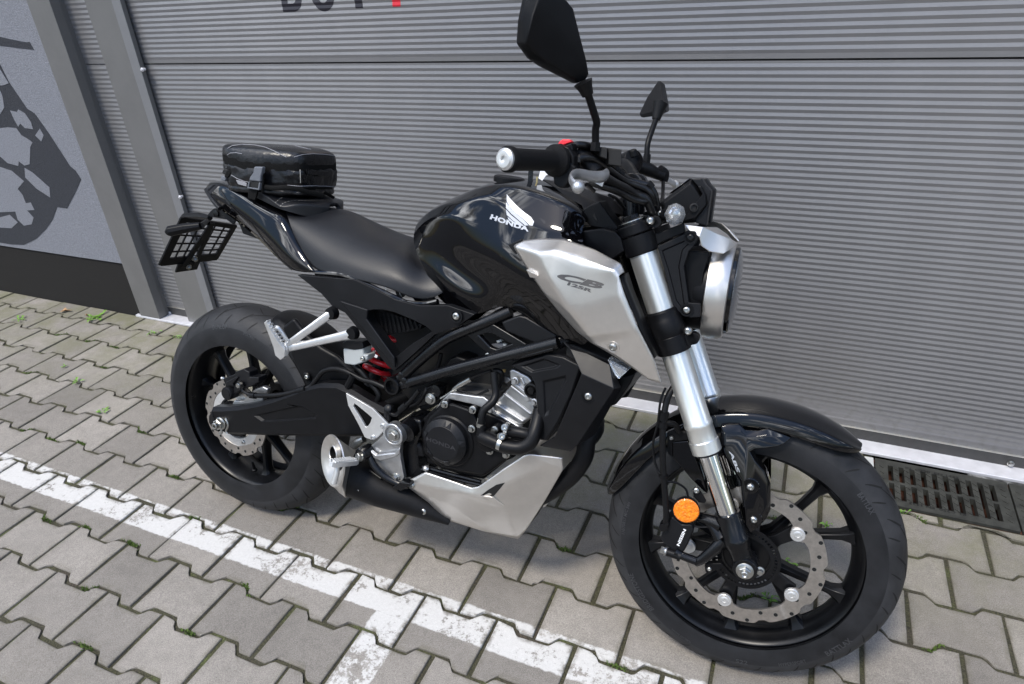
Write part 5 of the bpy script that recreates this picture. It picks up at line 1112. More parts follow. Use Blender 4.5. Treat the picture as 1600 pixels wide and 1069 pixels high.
# passenger seat under the bag
rows = [R4('I', (450, 620, -.085), (440, 580, -.084), (430, 560, -.07), (420, 530, 0)),
        R4('I', (600, 690, -.098), (595, 600, -.098), (590, 570, -.08), (640, 520, 0)),
        R4('I', (780, 785, -.104), (735, 715, -.104), (760, 660, -.085), (900, 540, 0)),
        R4('I', (860, 800, -.098), (800, 770, -.104), (850, 680, -.085), (1060, 600, 0)),
        R4('I', (1000, 848, -.080), (960, 722, -.086), (980, 690, -.072), (1140, 650, 0)),
        R4('I', (1130, 880, -.056), (1110, 735, -.060), (1125, 700, -.048), (1235, 676, 0)),
        R4('I', (1230, 892, -.038), (1215, 748, -.040), (1225, 712, -.030), (1305, 692, 0)),
        R4('I', (1310, 888, -.018), (1300, 770, -.020), (1305, 722, -.014), (1345, 706, 0))]
vs, fs, n = grid(rows, True)
pseat = mk('passenger_seat', vs, fs, 'seat', bike, sub=3, solid=.01, crease=colcrease(n, len(rows), [1], .5))
tp = bvh(pseat)
def stitches(tree, key, path, parent, m='thread', dash=.0045, gap=.0035, w_=.0006, lift=.0006, name='stitching'):
    P_ = []
    for (x0, y0), (x1, y1) in zip(path, path[1:]):
        for i in range(24):
            t = i / 24; h = hit(tree, *px(key, x0 + (x1 - x0) * t, y0 + (y1 - y0) * t)); 
            if h: P_.append(h)
    b = MB(); acc = 0; on = True; cur = []
    for a, c_ in zip(P_, P_[1:]):
        d = (c_[0] - a[0]); l = d.length
        if l > .02 or l < 1e-7: continue
        acc += l
        if acc % (dash + gap) < dash or gap == 0:
            s_ = d.normalized().cross(a[1]) * w_; o_ = a[1] * lift; b.add([a[0] + o_ - s_, c_[0] + o_ - s_, c_[0] + o_ + s_, a[0] + o_ + s_], [(0, 1, 2, 3)])
    if b.v: return b.build(name, m, parent, smooth=False)
stitches(tp, 'I', [(735, 715), (780, 672), (850, 650), (960, 642)], pseat); stitches(tp, 'I', [(785, 752), (820, 715), (890, 695), (1050, 690), (1250, 686), (1420, 682)], pseat)
# ------------------------------------------------------------------ tail
P2 = lambda x, y, Y: U('2', x, y, Y)
rows = [[P2(322, 345, -.030), P2(325, 335, -.030), P2(345, 305, -.022), P2(360, 296, 0)],
        [P2(345, 390, -.050), P2(340, 350, -.056), P2(375, 305, -.053), P2(420, 285, 0)],
        [P2(400, 450, -.066), P2(385, 380, -.076), P2(410, 310, -.073), P2(470, 290, 0)],
        [P2(500, 520, -.082), P2(455, 420, -.094), P2(500, 350, -.091), P2(560, 310, 0)],
        [P2(590, 590, -.098), P2(570, 500, -.108), P2(590, 420, -.104), P2(680, 350, 0)],
        [P2(680, 680, -.112), P2(640, 560, -.120), P2(690, 470, -.113), P2(800, 390, 0)],
        [P2(780, 780, -.126), P2(720, 650, -.130), P2(745, 490, -.116), P2(900, 440, 0)],
        [P2(830, 800, -.134), P2(790, 720, -.136), P2(790, 600, -.126), P2(950, 480, 0)],
        [P2(940, 808, -.140), P2(930, 795, -.138), P2(880, 700, -.120), P2(1000, 560, 0)]]
vs, fs, n = grid(rows, True)
tail = mk('tail_cowl', vs, fs, 'gloss', bike, sub=2, solid=.004, crease=colcrease(n, len(rows), [1], .75) + colcrease(n, len(rows), [2], .95))
tta = bvh(tail)
stitches(tta, '2', [(408, 345), (440, 400), (500, 470), (590, 540), (650, 625), (740, 730), (820, 800)], tail, 'grey', gap=0, w_=.0028, name='trim_strip')
b = MB().tube([P2(330, 345, -.03), P2(360, 395, -.056), P2(405, 450, -.070)], .006, 10); b.build('tail_light', 'red' if False else 'grey', tail)
plate('tail_under', '2', [(490, 500), (520, 560), (530, 590), (660, 635), (640, 600), (590, 560)], -.075, .075, 'satin', bike, False, .003)
# number-plate carrier
nb = plate('plate_bracket', '2', [(352, 462), (372, 446), (395, 450), (495, 484), (500, 505), (480, 540), (440, 510), (330, 490)], -.028, -.024, 'grey', bike, False, .0015)
plate('plate_bracket', '2', [(352, 462), (372, 446), (395, 450), (495, 484), (500, 505), (480, 540), (440, 510), (330, 490)], -.028, -.024, 'grey', nb, False, .0015, flip=True)
MB().lathe(P2(386, 476, -.029), YX, [(0, .009), (.004, .009), (.0045, .005)], 20).build('pivot_bolt', 'frame', nb)
for q in ([(414, 478), (432, 482), (432, 487), (414, 483)], [(412, 490), (430, 494), (430, 499), (412, 495)], [(475, 496), (490, 501), (488, 506), (474, 501)], [(472, 508), (486, 513), (484, 519), (470, 514)]): plate('slot', '2', q, -.0284, -.0275, 'hub', nb, False, 0)
ca, cb, cc_, cd_ = P2(70, 758, -.085), P2(195, 492, -.085), P2(492, 540, .085), P2(385, 722, .085)
pn = (cb - ca).cross(cd_ - ca).normalized(); pn = pn if pn.x > 0 else -pn
def pb(u, v): return ca * (1 - u) * (1 - v) + cd_ * u * (1 - v) + cb * (1 - u) * v + cc_ * u * v
fr_ = MB()
def bar(u0, v0, u1, v1, w0, t_=.006, off=0):
    a, c_ = pb(u0, v0), pb(u1, v1); d = (c_ - a).normalized(); s_ = d.cross(pn).normalized() * w0 / 2; o_ = pn * off
    fr_.prism([a - s_ + o_, c_ - s_ + o_, c_ + s_ + o_, a + s_ + o_], [q + pn * t_ for q in (a - s_ + o_, c_ - s_ + o_, c_ + s_ + o_, a + s_ + o_)])
bar(0, .06, 1, .06, .026); bar(0, .965, 1, .965, .014); bar(.03, 0, .03, 1, .022); bar(.97, 0, .97, 1, .016)
for v in (.28, .46, .64, .82): bar(0, v, 1, v, .0042, .004, .001)
for u in (.20, .34, .62, .80): bar(u, .03, u, 1, .0042, .004, .001)
bar(.40, -.10, .52, 1.0, .016, .006, .004); bar(.60, -.10, .52, 1.0, .012, .006, .004); bar(.30, -.10, .68, -.10, .034, .006, .003)
pf = fr_.build('plate_frame', 'satin', bike, bevel=.0008)
bolt(pf, pb(.52, .12) + pn * .010 + V((0, 0, 0)), pn, r=.006, h=.008, kind='hex'); bolt(pf, pb(.50, -.10) + pn * .008, pn, r=.006, h=.006, kind='hex')
MB().tube([P2(112, 590, -.125), P2(125, 575, -.122), P2(210, 558, -.10), P2(300, 545, -.085)], [.009, .0145, .0135, .010], 8, smooth=0).build('rear_signal', 'satin', nb, bevel=.002)
MB().tube([P2(300, 545, -.085), P2(330, 520, -.03)], [.008, .006], 10, smooth=0).build('signal_stalk', 'hose', nb)
q = [P2(112, 590, .02), P2(125, 575, .02)]
MB().tube([P2(190, 515, .115), P2(215, 497, .11), P2(290, 492, .085), P2(350, 500, .03)], [.009, .0135, .012, .008], 8, smooth=0).build('rear_signal', 'satin', nb, bevel=.002)
# ------------------------------------------------------------------ side cover (charcoal A-shaped panel) and seat rail
for fl_ in (False, True):
    out = [(-40, -26, -.140), (60, -18, -.142), (185, -8, -.143), (250, 20, -.142), (350, 72, -.141), (445, 96, -.140), (560, 95, -.138), (665, 131, -.134), (600, 178, -.134), (505, 212, -.134), (430, 282, -.134), (346, 356, -.134), (318, 335, -.136), (240, 235, -.138), (150, 125, -.140), (95, 95, -.140), (55, 48, -.140)]
    inn = [(238, 118, -.142), (245, 116, -.142), (262, 112, -.142), (300, 112, -.142), (345, 122, -.141), (425, 155, -.140), (470, 178, -.138), (492, 196, -.136), (494, 198, -.136), (486, 206, -.136), (420, 246, -.136), (352, 300, -.136), (336, 290, -.138), (300, 240, -.140), (256, 180, -.141), (238, 150, -.142), (234, 128, -.142)]
    o1 = [U('4', *q) for q in out]; i1 = [U('4', *q) for q in inn]; n = len(out); vs = o1 + i1 + [q + V((0, .018, 0)) for q in o1] + [q + V((0, .03, 0)) for q in i1]; fs = []
    for j in range(n):
        q = (j + 1) % n; fs += [(j, q, n + q, n + j), (j, 2 * n + j, 2 * n + q, q), (n + j, n + q, 3 * n + q, 3 * n + j)]
    sc_ = mk('side_cover', vs, fs, 'grey', bike, bevel=.0025, flip=fl_, angle=20)
    # raised flange along the inner triangle
    plate('cover_flange', '4', [(125, 75), (240, 112), (236, 150), (346, 302), (348, 345), (150, 100)], -.146, -.138, 'grey', sc_, False, .003, flip=fl_)
bolt(bike, U('4', 593, 138, -.140), r=.0085, h=.005); MB().lathe(U('4', 593, 138, -.139), YX, [(-.003, .0145), (.0015, .0145), (.0015, .011), (-.001, .010)], 28).build('bolt_boss', 'grey', bike)
MB().tube(pts('2', False, -.132, (940, 806), (1100, 822), (1250, 885), (1425, 965)) + pts('5', False, -.128, (40, 655), (120, 662), (180, 650)), .006, 10).build('seat_edge', 'gloss', bike)
# ribbed battery box behind the side cover
b = MB(); A = pts('4', False, -.105, (262, 112), (330, 125), (455, 172), (450, 190), (310, 218), (268, 150)); b.prism(A, [q + V((0, .10, 0)) for q in A])
for i in range(9):
    x = 285 + i * 17; b.prism(pts('4', False, -.109, (x, 118 + i * 4), (x + 6, 119 + i * 4), (x + 22, 210 - i * 3), (x + 16, 211 - i * 3)), pts('4', False, -.104, (x, 118 + i * 4), (x + 6, 119 + i * 4), (x + 22, 210 - i * 3), (x + 16, 211 - i * 3)))
b.build('battery_box', 'satin', bike, bevel=.001)
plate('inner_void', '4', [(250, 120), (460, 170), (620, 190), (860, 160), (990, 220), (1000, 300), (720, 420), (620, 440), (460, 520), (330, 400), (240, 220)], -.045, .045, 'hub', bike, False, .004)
# ------------------------------------------------------------------ frame tubes
fr = MB(); P4 = lambda x, y, Y: U('4', x, y, Y)
def two(path, r, n=16, **k):
    p_ = [P4(*q) for q in path]; fr.tube(p_, r, n, **k); fr.tube([V((q.x, -q.y, q.z)) for q in p_], r, n, **k)
two([(378, 410, -.118), (420, 398, -.119), (600, 345, -.124), (800, 293, -.128), (1000, 243, -.126)], .0135)
two([(372, 385, -.118), (440, 320, -.119), (540, 238, -.122), (620, 198, -.123), (720, 158, -.120), (810, 118, -.110)], .0125)
two([(745, 305, -.132), (850, 298, -.134), (980, 265, -.134)], .005)
two([(1000, 243, -.126), (1090, 200, -.09), (1180, 120, -.04)], .0135)
frm = fr.build('frame_tube', 'frame', bike)
holed('frame_gusset', '4', [(622, 204), (700, 168), (742, 172), (893, 262), (745, 303), (700, 275)], [(684, 214), (716, 206), (735, 208), (812, 248), (752, 270), (730, 262)], -.126, -.112, 'frame', frm, False, .003)
plate('gusset_cover', '4', [(768, 162), (842, 134), (870, 140), (996, 214), (985, 232), (905, 248), (790, 200)], -.124, -.105, 'grey', frm, False, .005)
for fl_ in (False, True):
    b = MB().lathe(P4(342, 414, -.128), YX, [(-.03, .0215), (.006, .0215), (.009, .0195), (.009, .0150), (-.004, .012), (-.004, .0001)], 40); b.build('frame_boss', 'frame', frm, flip=fl_)
b = MB()
for x, y, r in ((385, 395, .008), (395, 410, .009), (372, 372, .007)): b.lathe(P4(x, y, -.130), YX, [(-.01, r), (.001, r), (.002, r * .7)], 12)
b.build('weld', 'frame', frm)
# ------------------------------------------------------------------ shock spring, rear hugger, swingarm
sp = MB(); s0, s1 = P4(255, 330, -.030) , P4(372, 150, -.0); s0 = P4(268, 372, -.055); s1 = P4(352, 215, -.015); ax_ = (s1 - s0); up_ = ax_.normalized(); e1 = up_.orthogonal().normalized(); e2 = up_.cross(e1); sp_pts = [s0 + ax_ * (i / 120) + (e1 * cos(i / 120 * 2 * pi * 5) + e2 * sin(i / 120 * 2 * pi * 5)) * .031 for i in range(121)]
sp.tube(sp_pts, .0066, 12, smooth=0).build('shock_spring', 'red', bike); MB().tube([s0 - up_ * .03, s1 + up_ * .03], .015, 20, smooth=0).build('shock_damper', 'satin', bike)
P3_ = lambda x, y, Y: U('3', x, y, Y)
rows = []
cR = V(RCN)
for ad, wy, rc_, rs_ in ((68.5, .040, .326, .300), (66, .056, .333, .306), (60, .068, .343, .314), (52, .078, .357, .320), (42, .084, .368, .322), (30, .086, .372, .322), (16, .086, .368, .318)):
    a = rad(ad); rows.append([cR + V((r * cos(a), y, r * sin(a))) for y, r in ((-wy - .002, rs_ - .02), (-wy, rs_), (-wy * .85, (rc_ + rs_) / 2 + .006), (-wy * .45, rc_ - .003), (0, rc_))])
vs, fs, n = grid(rows, True); hug = mk('rear_hugger', vs, fs, 'satin', bike, sub=2, solid=.003, off=1)
plate('rear_hugger', '3', [(590, 200), (640, 350), (680, 430), (760, 460), (880, 440), (905, 400), (830, 330), (760, 290), (700, 240), (640, 160)], -.090, -.074, 'satin', hug, False, .008)
b = MB().lathe(P3_(702, 418, -.094), YX, [(-.01, .0115), (.002, .0115), (.004, .009)], 18); b.build('bolt_boss', 'satin', hug); bolt(hug, P3_(702, 420, -.098), r=.0065, h=.004)
sa_pts = [(272, 600), (282, 570), (330, 571), (400, 566), (480, 552), (560, 530), (640, 500), (705, 478), (760, 466), (830, 468), (880, 490), (960, 540), (1040, 580), (1060, 640), (1000, 668), (880, 672), (700, 670), (520, 668), (340, 662), (296, 640)]
outr = [(466, 590), (630, 553), (665, 548), (690, 552), (745, 590), (742, 602), (520, 616), (500, 614)]
sw = plate_rec('swingarm', '3', sa_pts, [outr], -.134, -.098, 'satin', bike, bevel=.0022, depth=.005, inset=.10, rim=.009)
plate_rec('swingarm', '3', sa_pts, [outr], -.134, -.098, 'satin', bike, bevel=.0022, depth=.005, inset=.10, rim=.009, flip=True)
MB().tube([P3_(1000, 610, -.11), P3_(1000, 610, -.11) + V((0, .22, 0))], .03, 20, smooth=0).build('swingarm_pivot', 'satin', bike)
plate('axle_block', '3', [(270, 590), (283, 572), (292, 600), (300, 650), (312, 662), (290, 650), (270, 620)], -.136, -.10, 'frame', bike, False, .002)
axr = U('3', 322, 624, -.137); b = MB(); b.lathe(axr, YX, [(-.004, .0175), (.001, .0175), (.002, .016)], 30); b.lathe(axr, YX, [(.001, .0150), (.0115, .0150), (.013, .013)], 6); b.lathe(axr, YX, [(.012, .0092), (.021, .0090), (.022, .007), (.0215, .0045), (.012, .004), (.012, .0001)], 24); b.build('axle_nut', 'steel', rw_)
b = MB(); b.tube(pts('3', False, -.134, (345, 600), (356, 630), (348, 655), (352, 668)), .0035, 10); b.tube(pts('3', False, -.134, (322, 640), (328, 665), (318, 668)), .003, 8); b.build('chain_adjuster', 'steel', sw)
# rear caliper
P7 = lambda x, y, Y: U('H', x, y, Y)
rc_ = plate('rear_caliper', 'H', [(205, 300), (215, 280), (195, 240), (188, 215), (310, 165), (322, 140), (400, 110), (462, 145), (468, 195), (560, 200), (560, 245), (480, 300), (420, 310), (350, 350), (300, 380), (300, 300)], -.112, -.080, 'grey', bike, False, .004)
plate('rear_caliper', 'H', [(215, 250), (330, 190), (345, 200), (290, 270), (300, 290), (220, 280)], -.118, -.108, 'grey', rc_, False, .003)
MB().lathe(P7(255, 360, -.110), YX, [(-.02, .0185), (.008, .0185), (.011, .0165), (.0108, .013), (.012, .0125), (.012, .0001)], 36).build('caliper_piston', 'grey', rc_)
plate('caliper_bracket', 'H', [(245, 560), (300, 440), (400, 440), (430, 400), (520, 320), (600, 292), (655, 320), (650, 360), (610, 420), (610, 480), (450, 520), (350, 570)], -.100, -.085, 'alu', rc_, False, .004)
bolt(rc_, P7(198, 210, -.100), (-.7, -.7, .2), r=.005, h=.008); bolt(rc_, P7(375, 275, -.116), r=.0075, h=.010, kind='hex'); b = MB(); b.lathe(P7(385, 270, -.116), YX, [(-.006, .0095), (.004, .0095)], 16); b.tube(pts('H', False, -.114, (385, 290), (395, 335), (450, 370)), .0045, 10); b.build('banjo_fitting', 'frame', rc_)
MB().tube(pts('H', False, 0, (450, 370, -.114), (500, 385, -.115), (600, 390, -.118), (760, 385, -.122), (900, 360, -.124), (1010, 325, -.125)) + pts('G', False, -.120, (20, 265), (60, 220), (100, 170), (160, 150), (230, 158), (300, 190), (360, 220), (430, 238), (500, 270)), .0062, 14).build('rear_brake_hose', 'hose', bike)
MB().tube(pts('H', False, 0, (480, 385, -.114), (530, 390, -.116)), .0085, 12).build('hose_collar', 'hose', rc_)
b = MB(); b.tube(pts('H', False, -.124, (990, 340), (1060, 320)), .010, 14, smooth=0); b.build('hose_clip', 'satin', bike)
MB().tube(pts('G', False, -.122, (262, 265), (300, 190)), .0095, 10, smooth=0).build('hose_clip', 'satin', bike); MB().lathe(U('G', 268, 292, -.122), YX, [(-.01, .011), (.002, .011), (.004, .007)], 14).build('clip_bolt', 'satin', bike)
# fluid reservoir
plate('brake_reservoir', 'G', [(228, 20), (360, 12), (362, 60), (390, 58), (385, 92), (360, 110), (300, 130), (236, 118), (232, 70)], -.128, -.095, 'resv', bike, False, .004)
plate('reservoir_cap', 'G', [(224, -18), (250, -30), (352, -22), (362, 12), (355, 22), (300, 30), (226, 18)], -.131, -.092, 'grey', bike, False, .003)
bolt(bike, U('G', 357, 84, -.130), r=.0062, h=.004); MB().tube(pts('G', False, -.110, (300, 125), (350, 170), (400, 235), (455, 300), (458, 345), (420, 385)), .0072, 14).build('reservoir_hose', 'hose', bike)
# ------------------------------------------------------------------ passenger peg hangers
for fl_ in (False, True):
    b = MB(); P_ = lambda x, y, Y: U('3', x, y, Y)
    b.tube([P_(820, 140, -.140), P_(790, 155, -.150), P_(720, 205, -.166), P_(640, 262, -.180), P_(604, 292, -.186)], [.014, .0105, .0095, .0090, .011], 8, smooth=2, flat=.6, up=(0, 0, 1))
    b.tube([P_(905, 228, -.138), P_(860, 240, -.146), P_(760, 262, -.160), P_(660, 285, -.176), P_(604, 292, -.186)], [.014, .0110, .0095, .0090, .011], 8, smooth=2, flat=.6, up=(0, 0, 1))
    A = [P_(640, 262, -.180), P_(690, 262, -.170), P_(720, 272, -.168), P_(640, 292, -.180), P_(604, 300, -.186)]; b.prism(A, [q + V((0, .006, 0)) for q in A])
    b.lathe(P_(601, 292, -.188), YX, [(-.010, .0135), (.003, .0135), (.004, .011)], 28)
    hg = b.build('peg_hanger', 'alupaint', bike, flip=fl_, bevel=.001)
    bb = MB().lathe(P_(601, 292, -.192), YX, [(0, .0075), (.003, .0075), (.003, .0045), (.001, .0001)], 24).build('peg_pivot', 'alu', hg, flip=fl_)
    # folded peg: a toothed plate leaning up and back
    b = MB(); A = [P_(512, 180, -.215), P_(523, 177, -.214), P_(548, 226, -.210), P_(576, 268, -.203), P_(606, 302, -.196), P_(602, 330, -.196), P_(585, 345, -.198), P_(562, 325, -.201), P_(554, 290, -.204), P_(530, 225, -.210)]
    b.prism(A, [q + V((.004, .010, .001)) for q in A]); 
    for i in range(7):
        t = i / 6; q = P_(522, 178, -.233).lerp(P_(585, 262, -.207), t); b.box(q + V((.003, .004, .002)), (.0035, .012, .006), Mx.Rotation(rad(50), 3, 'Y'))
    pg = b.build('passenger_peg', 'alupaint', hg, flip=fl_, bevel=.001)
    MB().tube([P_(556, 205, -.200), P_(575, 203, -.200), P_(600, 235, -.196), P_(615, 262, -.192)], .0048, 10).build('peg_loop', 'alupaint', hg, flip=fl_)
    MB().lathe(P_(815, 138, -.140), YX, [(-.004, .016), (.012, .013)], 24).build('hanger_boot', 'satin', hg, flip=fl_); MB().lathe(P_(905, 226, -.138), YX, [(-.004, .016), (.010, .013)], 24).build('hanger_boot', 'satin', hg, flip=fl_)
# ------------------------------------------------------------------ rider footrest bracket, heel guard, peg
PG = lambda x, y, Y: U('G', x, y, Y)
hgd = holed('heel_guard', 'G', [(247, 305), (330, 352), (420, 405), (470, 455), (522, 510), (500, 540), (460, 585), (425, 612), (370, 592), (330, 510), (262, 385)], [(302, 372), (320, 384), (370, 425), (405, 455), (415, 465), (405, 495), (392, 515), (378, 524), (372, 520), (345, 470), (296, 395)], -.156, -.150, 'alupaint', bike, False, .002)
plate('heel_guard_web', 'G', [(405, 455), (470, 455), (500, 535), (425, 605), (372, 585), (378, 524), (392, 515)], -.155, -.149, 'alupaint', hgd, False, .001) if False else None
for x, y in ((484, 517), (423, 592)): bolt(hgd, PG(x, y, -.157), r=.0062, h=.002, m='alu')
fb = MB(); A = pts('G', False, 0, (385, 665, -.150), (440, 620, -.150), (500, 560, -.152), (520, 530, -.152), (600, 520, -.150), (628, 590, -.150), (600, 640, -.150), (598, 720, -.148), (612, 800, -.146), (622, 850, -.145), (608, 872, -.145), (560, 860, -.146), (520, 830, -.147), (460, 770, -.148), (410, 710, -.149))
fb.prism(A, [q + V((0, .012, 0)) for q in A]); fb.lathe(PG(563, 566, -.152), YX, [(-.012, .0275), (.008, .0270), (.010, .0255), (.010, .0205), (.002, .0195), (.002, .0001)], 44)
fb = fb.build('footrest_bracket', 'alu', bike, bevel=.0025)
b = MB(); A = pts('G', False, -.162, (400, 670), (440, 705), (560, 690), (595, 655), (590, 700), (560, 720), (470, 745), (425, 725)); b.prism(A, [q + V((0, .010, 0)) for q in A]); b.build('bracket_rib', 'alu', fb, bevel=.003)
bolt(fb, PG(556, 577, -.158), r=.0105, h=.008, kind='hex'); bolt(fb, PG(568, 850, -.147), r=.008, h=.006, kind='hex')
b = MB(); b.lathe(PG(350, 700, -.175), V((-.1, -1, 0)), [(-.03, .0165), (.004, .0165), (.006, .014)], 20); b.build('peg_mount', 'frame', fb); bolt(fb, PG(340, 712, -.180), (-.3, -1, .2), r=.009, h=.008, kind='hex')
# peg sticking out to the rider's right
p0, p1 = PG(310, 745, -.185), PG(150, 765, -.262); d = (p1 - p0).normalized(); s_ = d.cross(V((0, 0, 1))).normalized(); uz = s_.cross(d).normalized(); R = Mx((d, s_, uz)).transposed()
b = MB(); A = [p0 + s_ * .011 + uz * .002, p0 - s_ * .011 + uz * .002, p0.lerp(p1, .12) - s_ * .0145, p0.lerp(p1, .85) - s_ * .012, p1 - s_ * .005, p1 + s_ * .005, p0.lerp(p1, .85) + s_ * .012, p0.lerp(p1, .12) + s_ * .0145]; b.prism([q + uz * .006 for q in A], [q - uz * .005 for q in A])
for i in range(9):
    for sg in (-1, 0, 1): b.box(p0.lerp(p1, .10 + i * .098) + uz * .0075 + s_ * sg * .0085 + d * (.003 * (sg != 0)), (.0045, .0060, .0050), R)
b.build('rider_peg', 'alupaint', fb, bevel=.0008)
MB().tube([PG(195, 775, -.232), PG(190, 820, -.236), PG(172, 885, -.240)], [.006, .0062, .0068], 14, smooth=0).build('peg_feeler', 'alupaint', fb)
# brake pedal linkage, master cylinder
b = MB(); b.lathe(PG(522, 404, -.146), (0.1, -.8, .5), [(-.01, .009), (.004, .009), (.006, .006)], 14); b.tube(pts('G', False, -.140, (520, 410), (515, 470), (500, 520)), .009, 12, smooth=0); b.build('master_cylinder', 'grey', fb)
MB().tube(pts('G', False, -.142, (530, 430), (570, 445), (620, 400), (680, 340), (720, 290)), .005, 12).build('master_hose', 'hose', bike); MB().tube(pts('G', False, -.14, (600, 415), (640, 380)), .0085, 12, smooth=0).build('hose_sleeve', 'hose', bike)
b = MB(); b.tube(pts('G', False, -.150, (300, 650), (330, 620), (365, 602)), [.008, .010, .008], 10, smooth=0); b.build('brake_switch', 'steel', fb)
MB().tube(pts('G', False, 0, (400, 700, -.158), (430, 770, -.160), (500, 840, -.156), (600, 890, -.150), (650, 900, -.150)), .0085, 12, flat=.7).build('brake_pedal', 'frame', bike)
MB().tube(pts('G', False, 0, (400, 800, -.150), (440, 830, -.150), (475, 855, -.150)), .003, 10).build('pedal_spring', 'hose', bike)
plate('pedal_tip', 'G', [(548, 905), (600, 880), (655, 885), (662, 905), (600, 935), (552, 925)], -.160, -.135, 'frame', bike, False, .002)
plate('pivot_plate', 'G', [(570, 500), (650, 460), (730, 480), (740, 560), (700, 640), (720, 800), (690, 850), (600, 860), (600, 640)], -.125, -.06, 'frame', bike, False, .008)
b = MB().tube([PG(630, 560, -.145), PG(720, 480, -.09)], .024, 24, smooth=0); b.build('pivot_collar', 'frame', bike)
b = MB(); b.tube(pts('G', False, -.11, (640, 620), (720, 640), (740, 700)), .012, 12); b.lathe(PG(690, 800, -.12), YX, [(-.01, .022), (.004, .022)], 20); b.build('engine_mount', 'satin', bike)
# ------------------------------------------------------------------ engine
PF = lambda x, y, Y: U('F', x, y, Y)
eng = plate('engine', 'F', [(90, 560), (180, 480), (270, 420), (330, 425), (480, 470), (560, 500), (700, 560), (740, 590), (760, 640), (790, 760), (800, 850), (730, 880), (560, 1020), (420, 1000), (130, 900), (90, 700)], -.112, .10, 'satin', bike, False, .006)
b = MB().prism(pts('F', False, -.138, (150, 540), (260, 440), (330, 440), (470, 490), (560, 640), (600, 760), (700, 800), (760, 830), (720, 880), (560, 990), (400, 960), (250, 930), (110, 820), (100, 640)), pts('F', False, -.110, (140, 530), (260, 430), (330, 430), (480, 480), (570, 640), (620, 760), (710, 790), (770, 830), (730, 880), (560, 1000), (400, 970), (240, 940), (100, 820), (90, 640))); b.build('clutch_case', 'satin', eng, bevel=.007, seg=3)
cv = PF(272, 728, -.150); co = PF(300, 725, -.140); rr = .056
b = MB(); b.lathe(co, YX, [(-.010, rr + .006), (.000, rr + .0045), (.003, rr + .001)], 56); b.build('cover_ring', 'satin', eng)
b = MB(); b.lathe(cv, YX, [(-.010, rr - .0015), (.004, rr - .0025), (.0055, rr - .004), (.0135, rr - .0150), (.0145, rr - .0165), (.0145, .0001)], 64)
cvr = b.build('clutch_cover', 'grey', eng, angle=20)
for a in (78, 10, -78, 100 + 68, 40 + 180):
    b = MB(); a = rad(a); d = V((cos(a), 0, sin(a))); s_ = V((-sin(a), 0, cos(a))); c = cv + YX * .010 + d * (rr - .009); b.add([c - s_ * .010 + YX * .0045 - d * .006, c + s_ * .010 + YX * .0045 - d * .006, c + s_ * .006 + YX * -.002 + d * .0068, c - s_ * .006 + YX * -.002 + d * .0068, c + YX * .006 - d * .004], [(0, 1, 4), (1, 2, 4), (2, 3, 4), (3, 0, 4)]); b.build('cover_facet', 'grey', cvr, smooth=False)
tcv = bvh(cvr); v2, f2 = textmesh('HONDA', .03, spacing=1.1); decal('lettering', tcv, v2, f2, [px('F', 128, 720), px('F', 352, 800), px('F', 132, 690), px('F', 350, 768)], 'marking', cvr, lift=.0008)
for x, y in ((266, 447), (478, 490), (472, 632), (643, 642), (608, 800), (732, 828)):
    MB().lathe(PF(x, y, -.139), YX, [(-.02, .0095), (.003, .0095)], 18).build('bolt_boss', 'satin', eng); bolt(eng, PF(x, y, -.143), r=.0062, h=.0065, kind='hex')
# water pump housing and hoses
b = MB(); b.lathe(PF(590, 720, -.145), YX, [(-.01, .026), (.006, .025), (.008, .022)], 32); b.tube(pts('F', False, -.160, (540, 690), (600, 710), (670, 740)), [.013, .016, .0155], 20); b.tube(pts('F', False, -.155, (545, 690), (548, 640), (548, 600)), [.012, .010, .009], 16); b.build('water_pump', 'satin', eng)
MB().tube(pts('F', False, 0, (548, 630, -.155), (545, 560, -.155), (565, 490, -.150), (630, 430, -.140), (655, 370, -.130), (648, 290, -.125), (640, 200, -.12)), .0085, 16).build('coolant_hose', 'hose', eng)
MB().tube(pts('F', False, 0, (660, 745, -.160), (740, 765, -.160), (840, 775, -.156), (910, 740, -.150), (950, 660, -.140), (975, 570, -.125), (990, 500, -.11)), .0155, 20).build('coolant_hose', 'hose', eng)
MB().tube(pts('F', False, 0, (740, 650, -.145), (800, 655, -.148), (880, 670, -.146), (930, 690, -.140)), .0125, 18).build('coolant_hose', 'hose', eng)
for (x, y, Y), (tx, ty, tY), r in (((693, 745, -.160), (740, 765, -.160), .0168), ((750, 652, -.146), (800, 655, -.148), .0140), ((540, 600, -.155), (543, 570, -.155), .0098)):
    c = PF(x, y, Y); d = PF(tx, ty, tY) - c; b = MB().lathe(c, d, [(-.004, r), (.004, r)], 28); e_ = c + V((0, -r * .3, r * 1.15)); b.box(e_, (.010, .008, .009)); b.build('hose_clamp', 'steel', eng)
for x, y in ((722, 622), (702, 690)): MB().lathe(PF(x, y, -.168), V((.1, -1, .25)), [(-.006, .0075), (.003, .0075), (.0045, .006), (.0045, .003), (.002, .0001)], 20).build('clamp_screw', 'steel', eng)
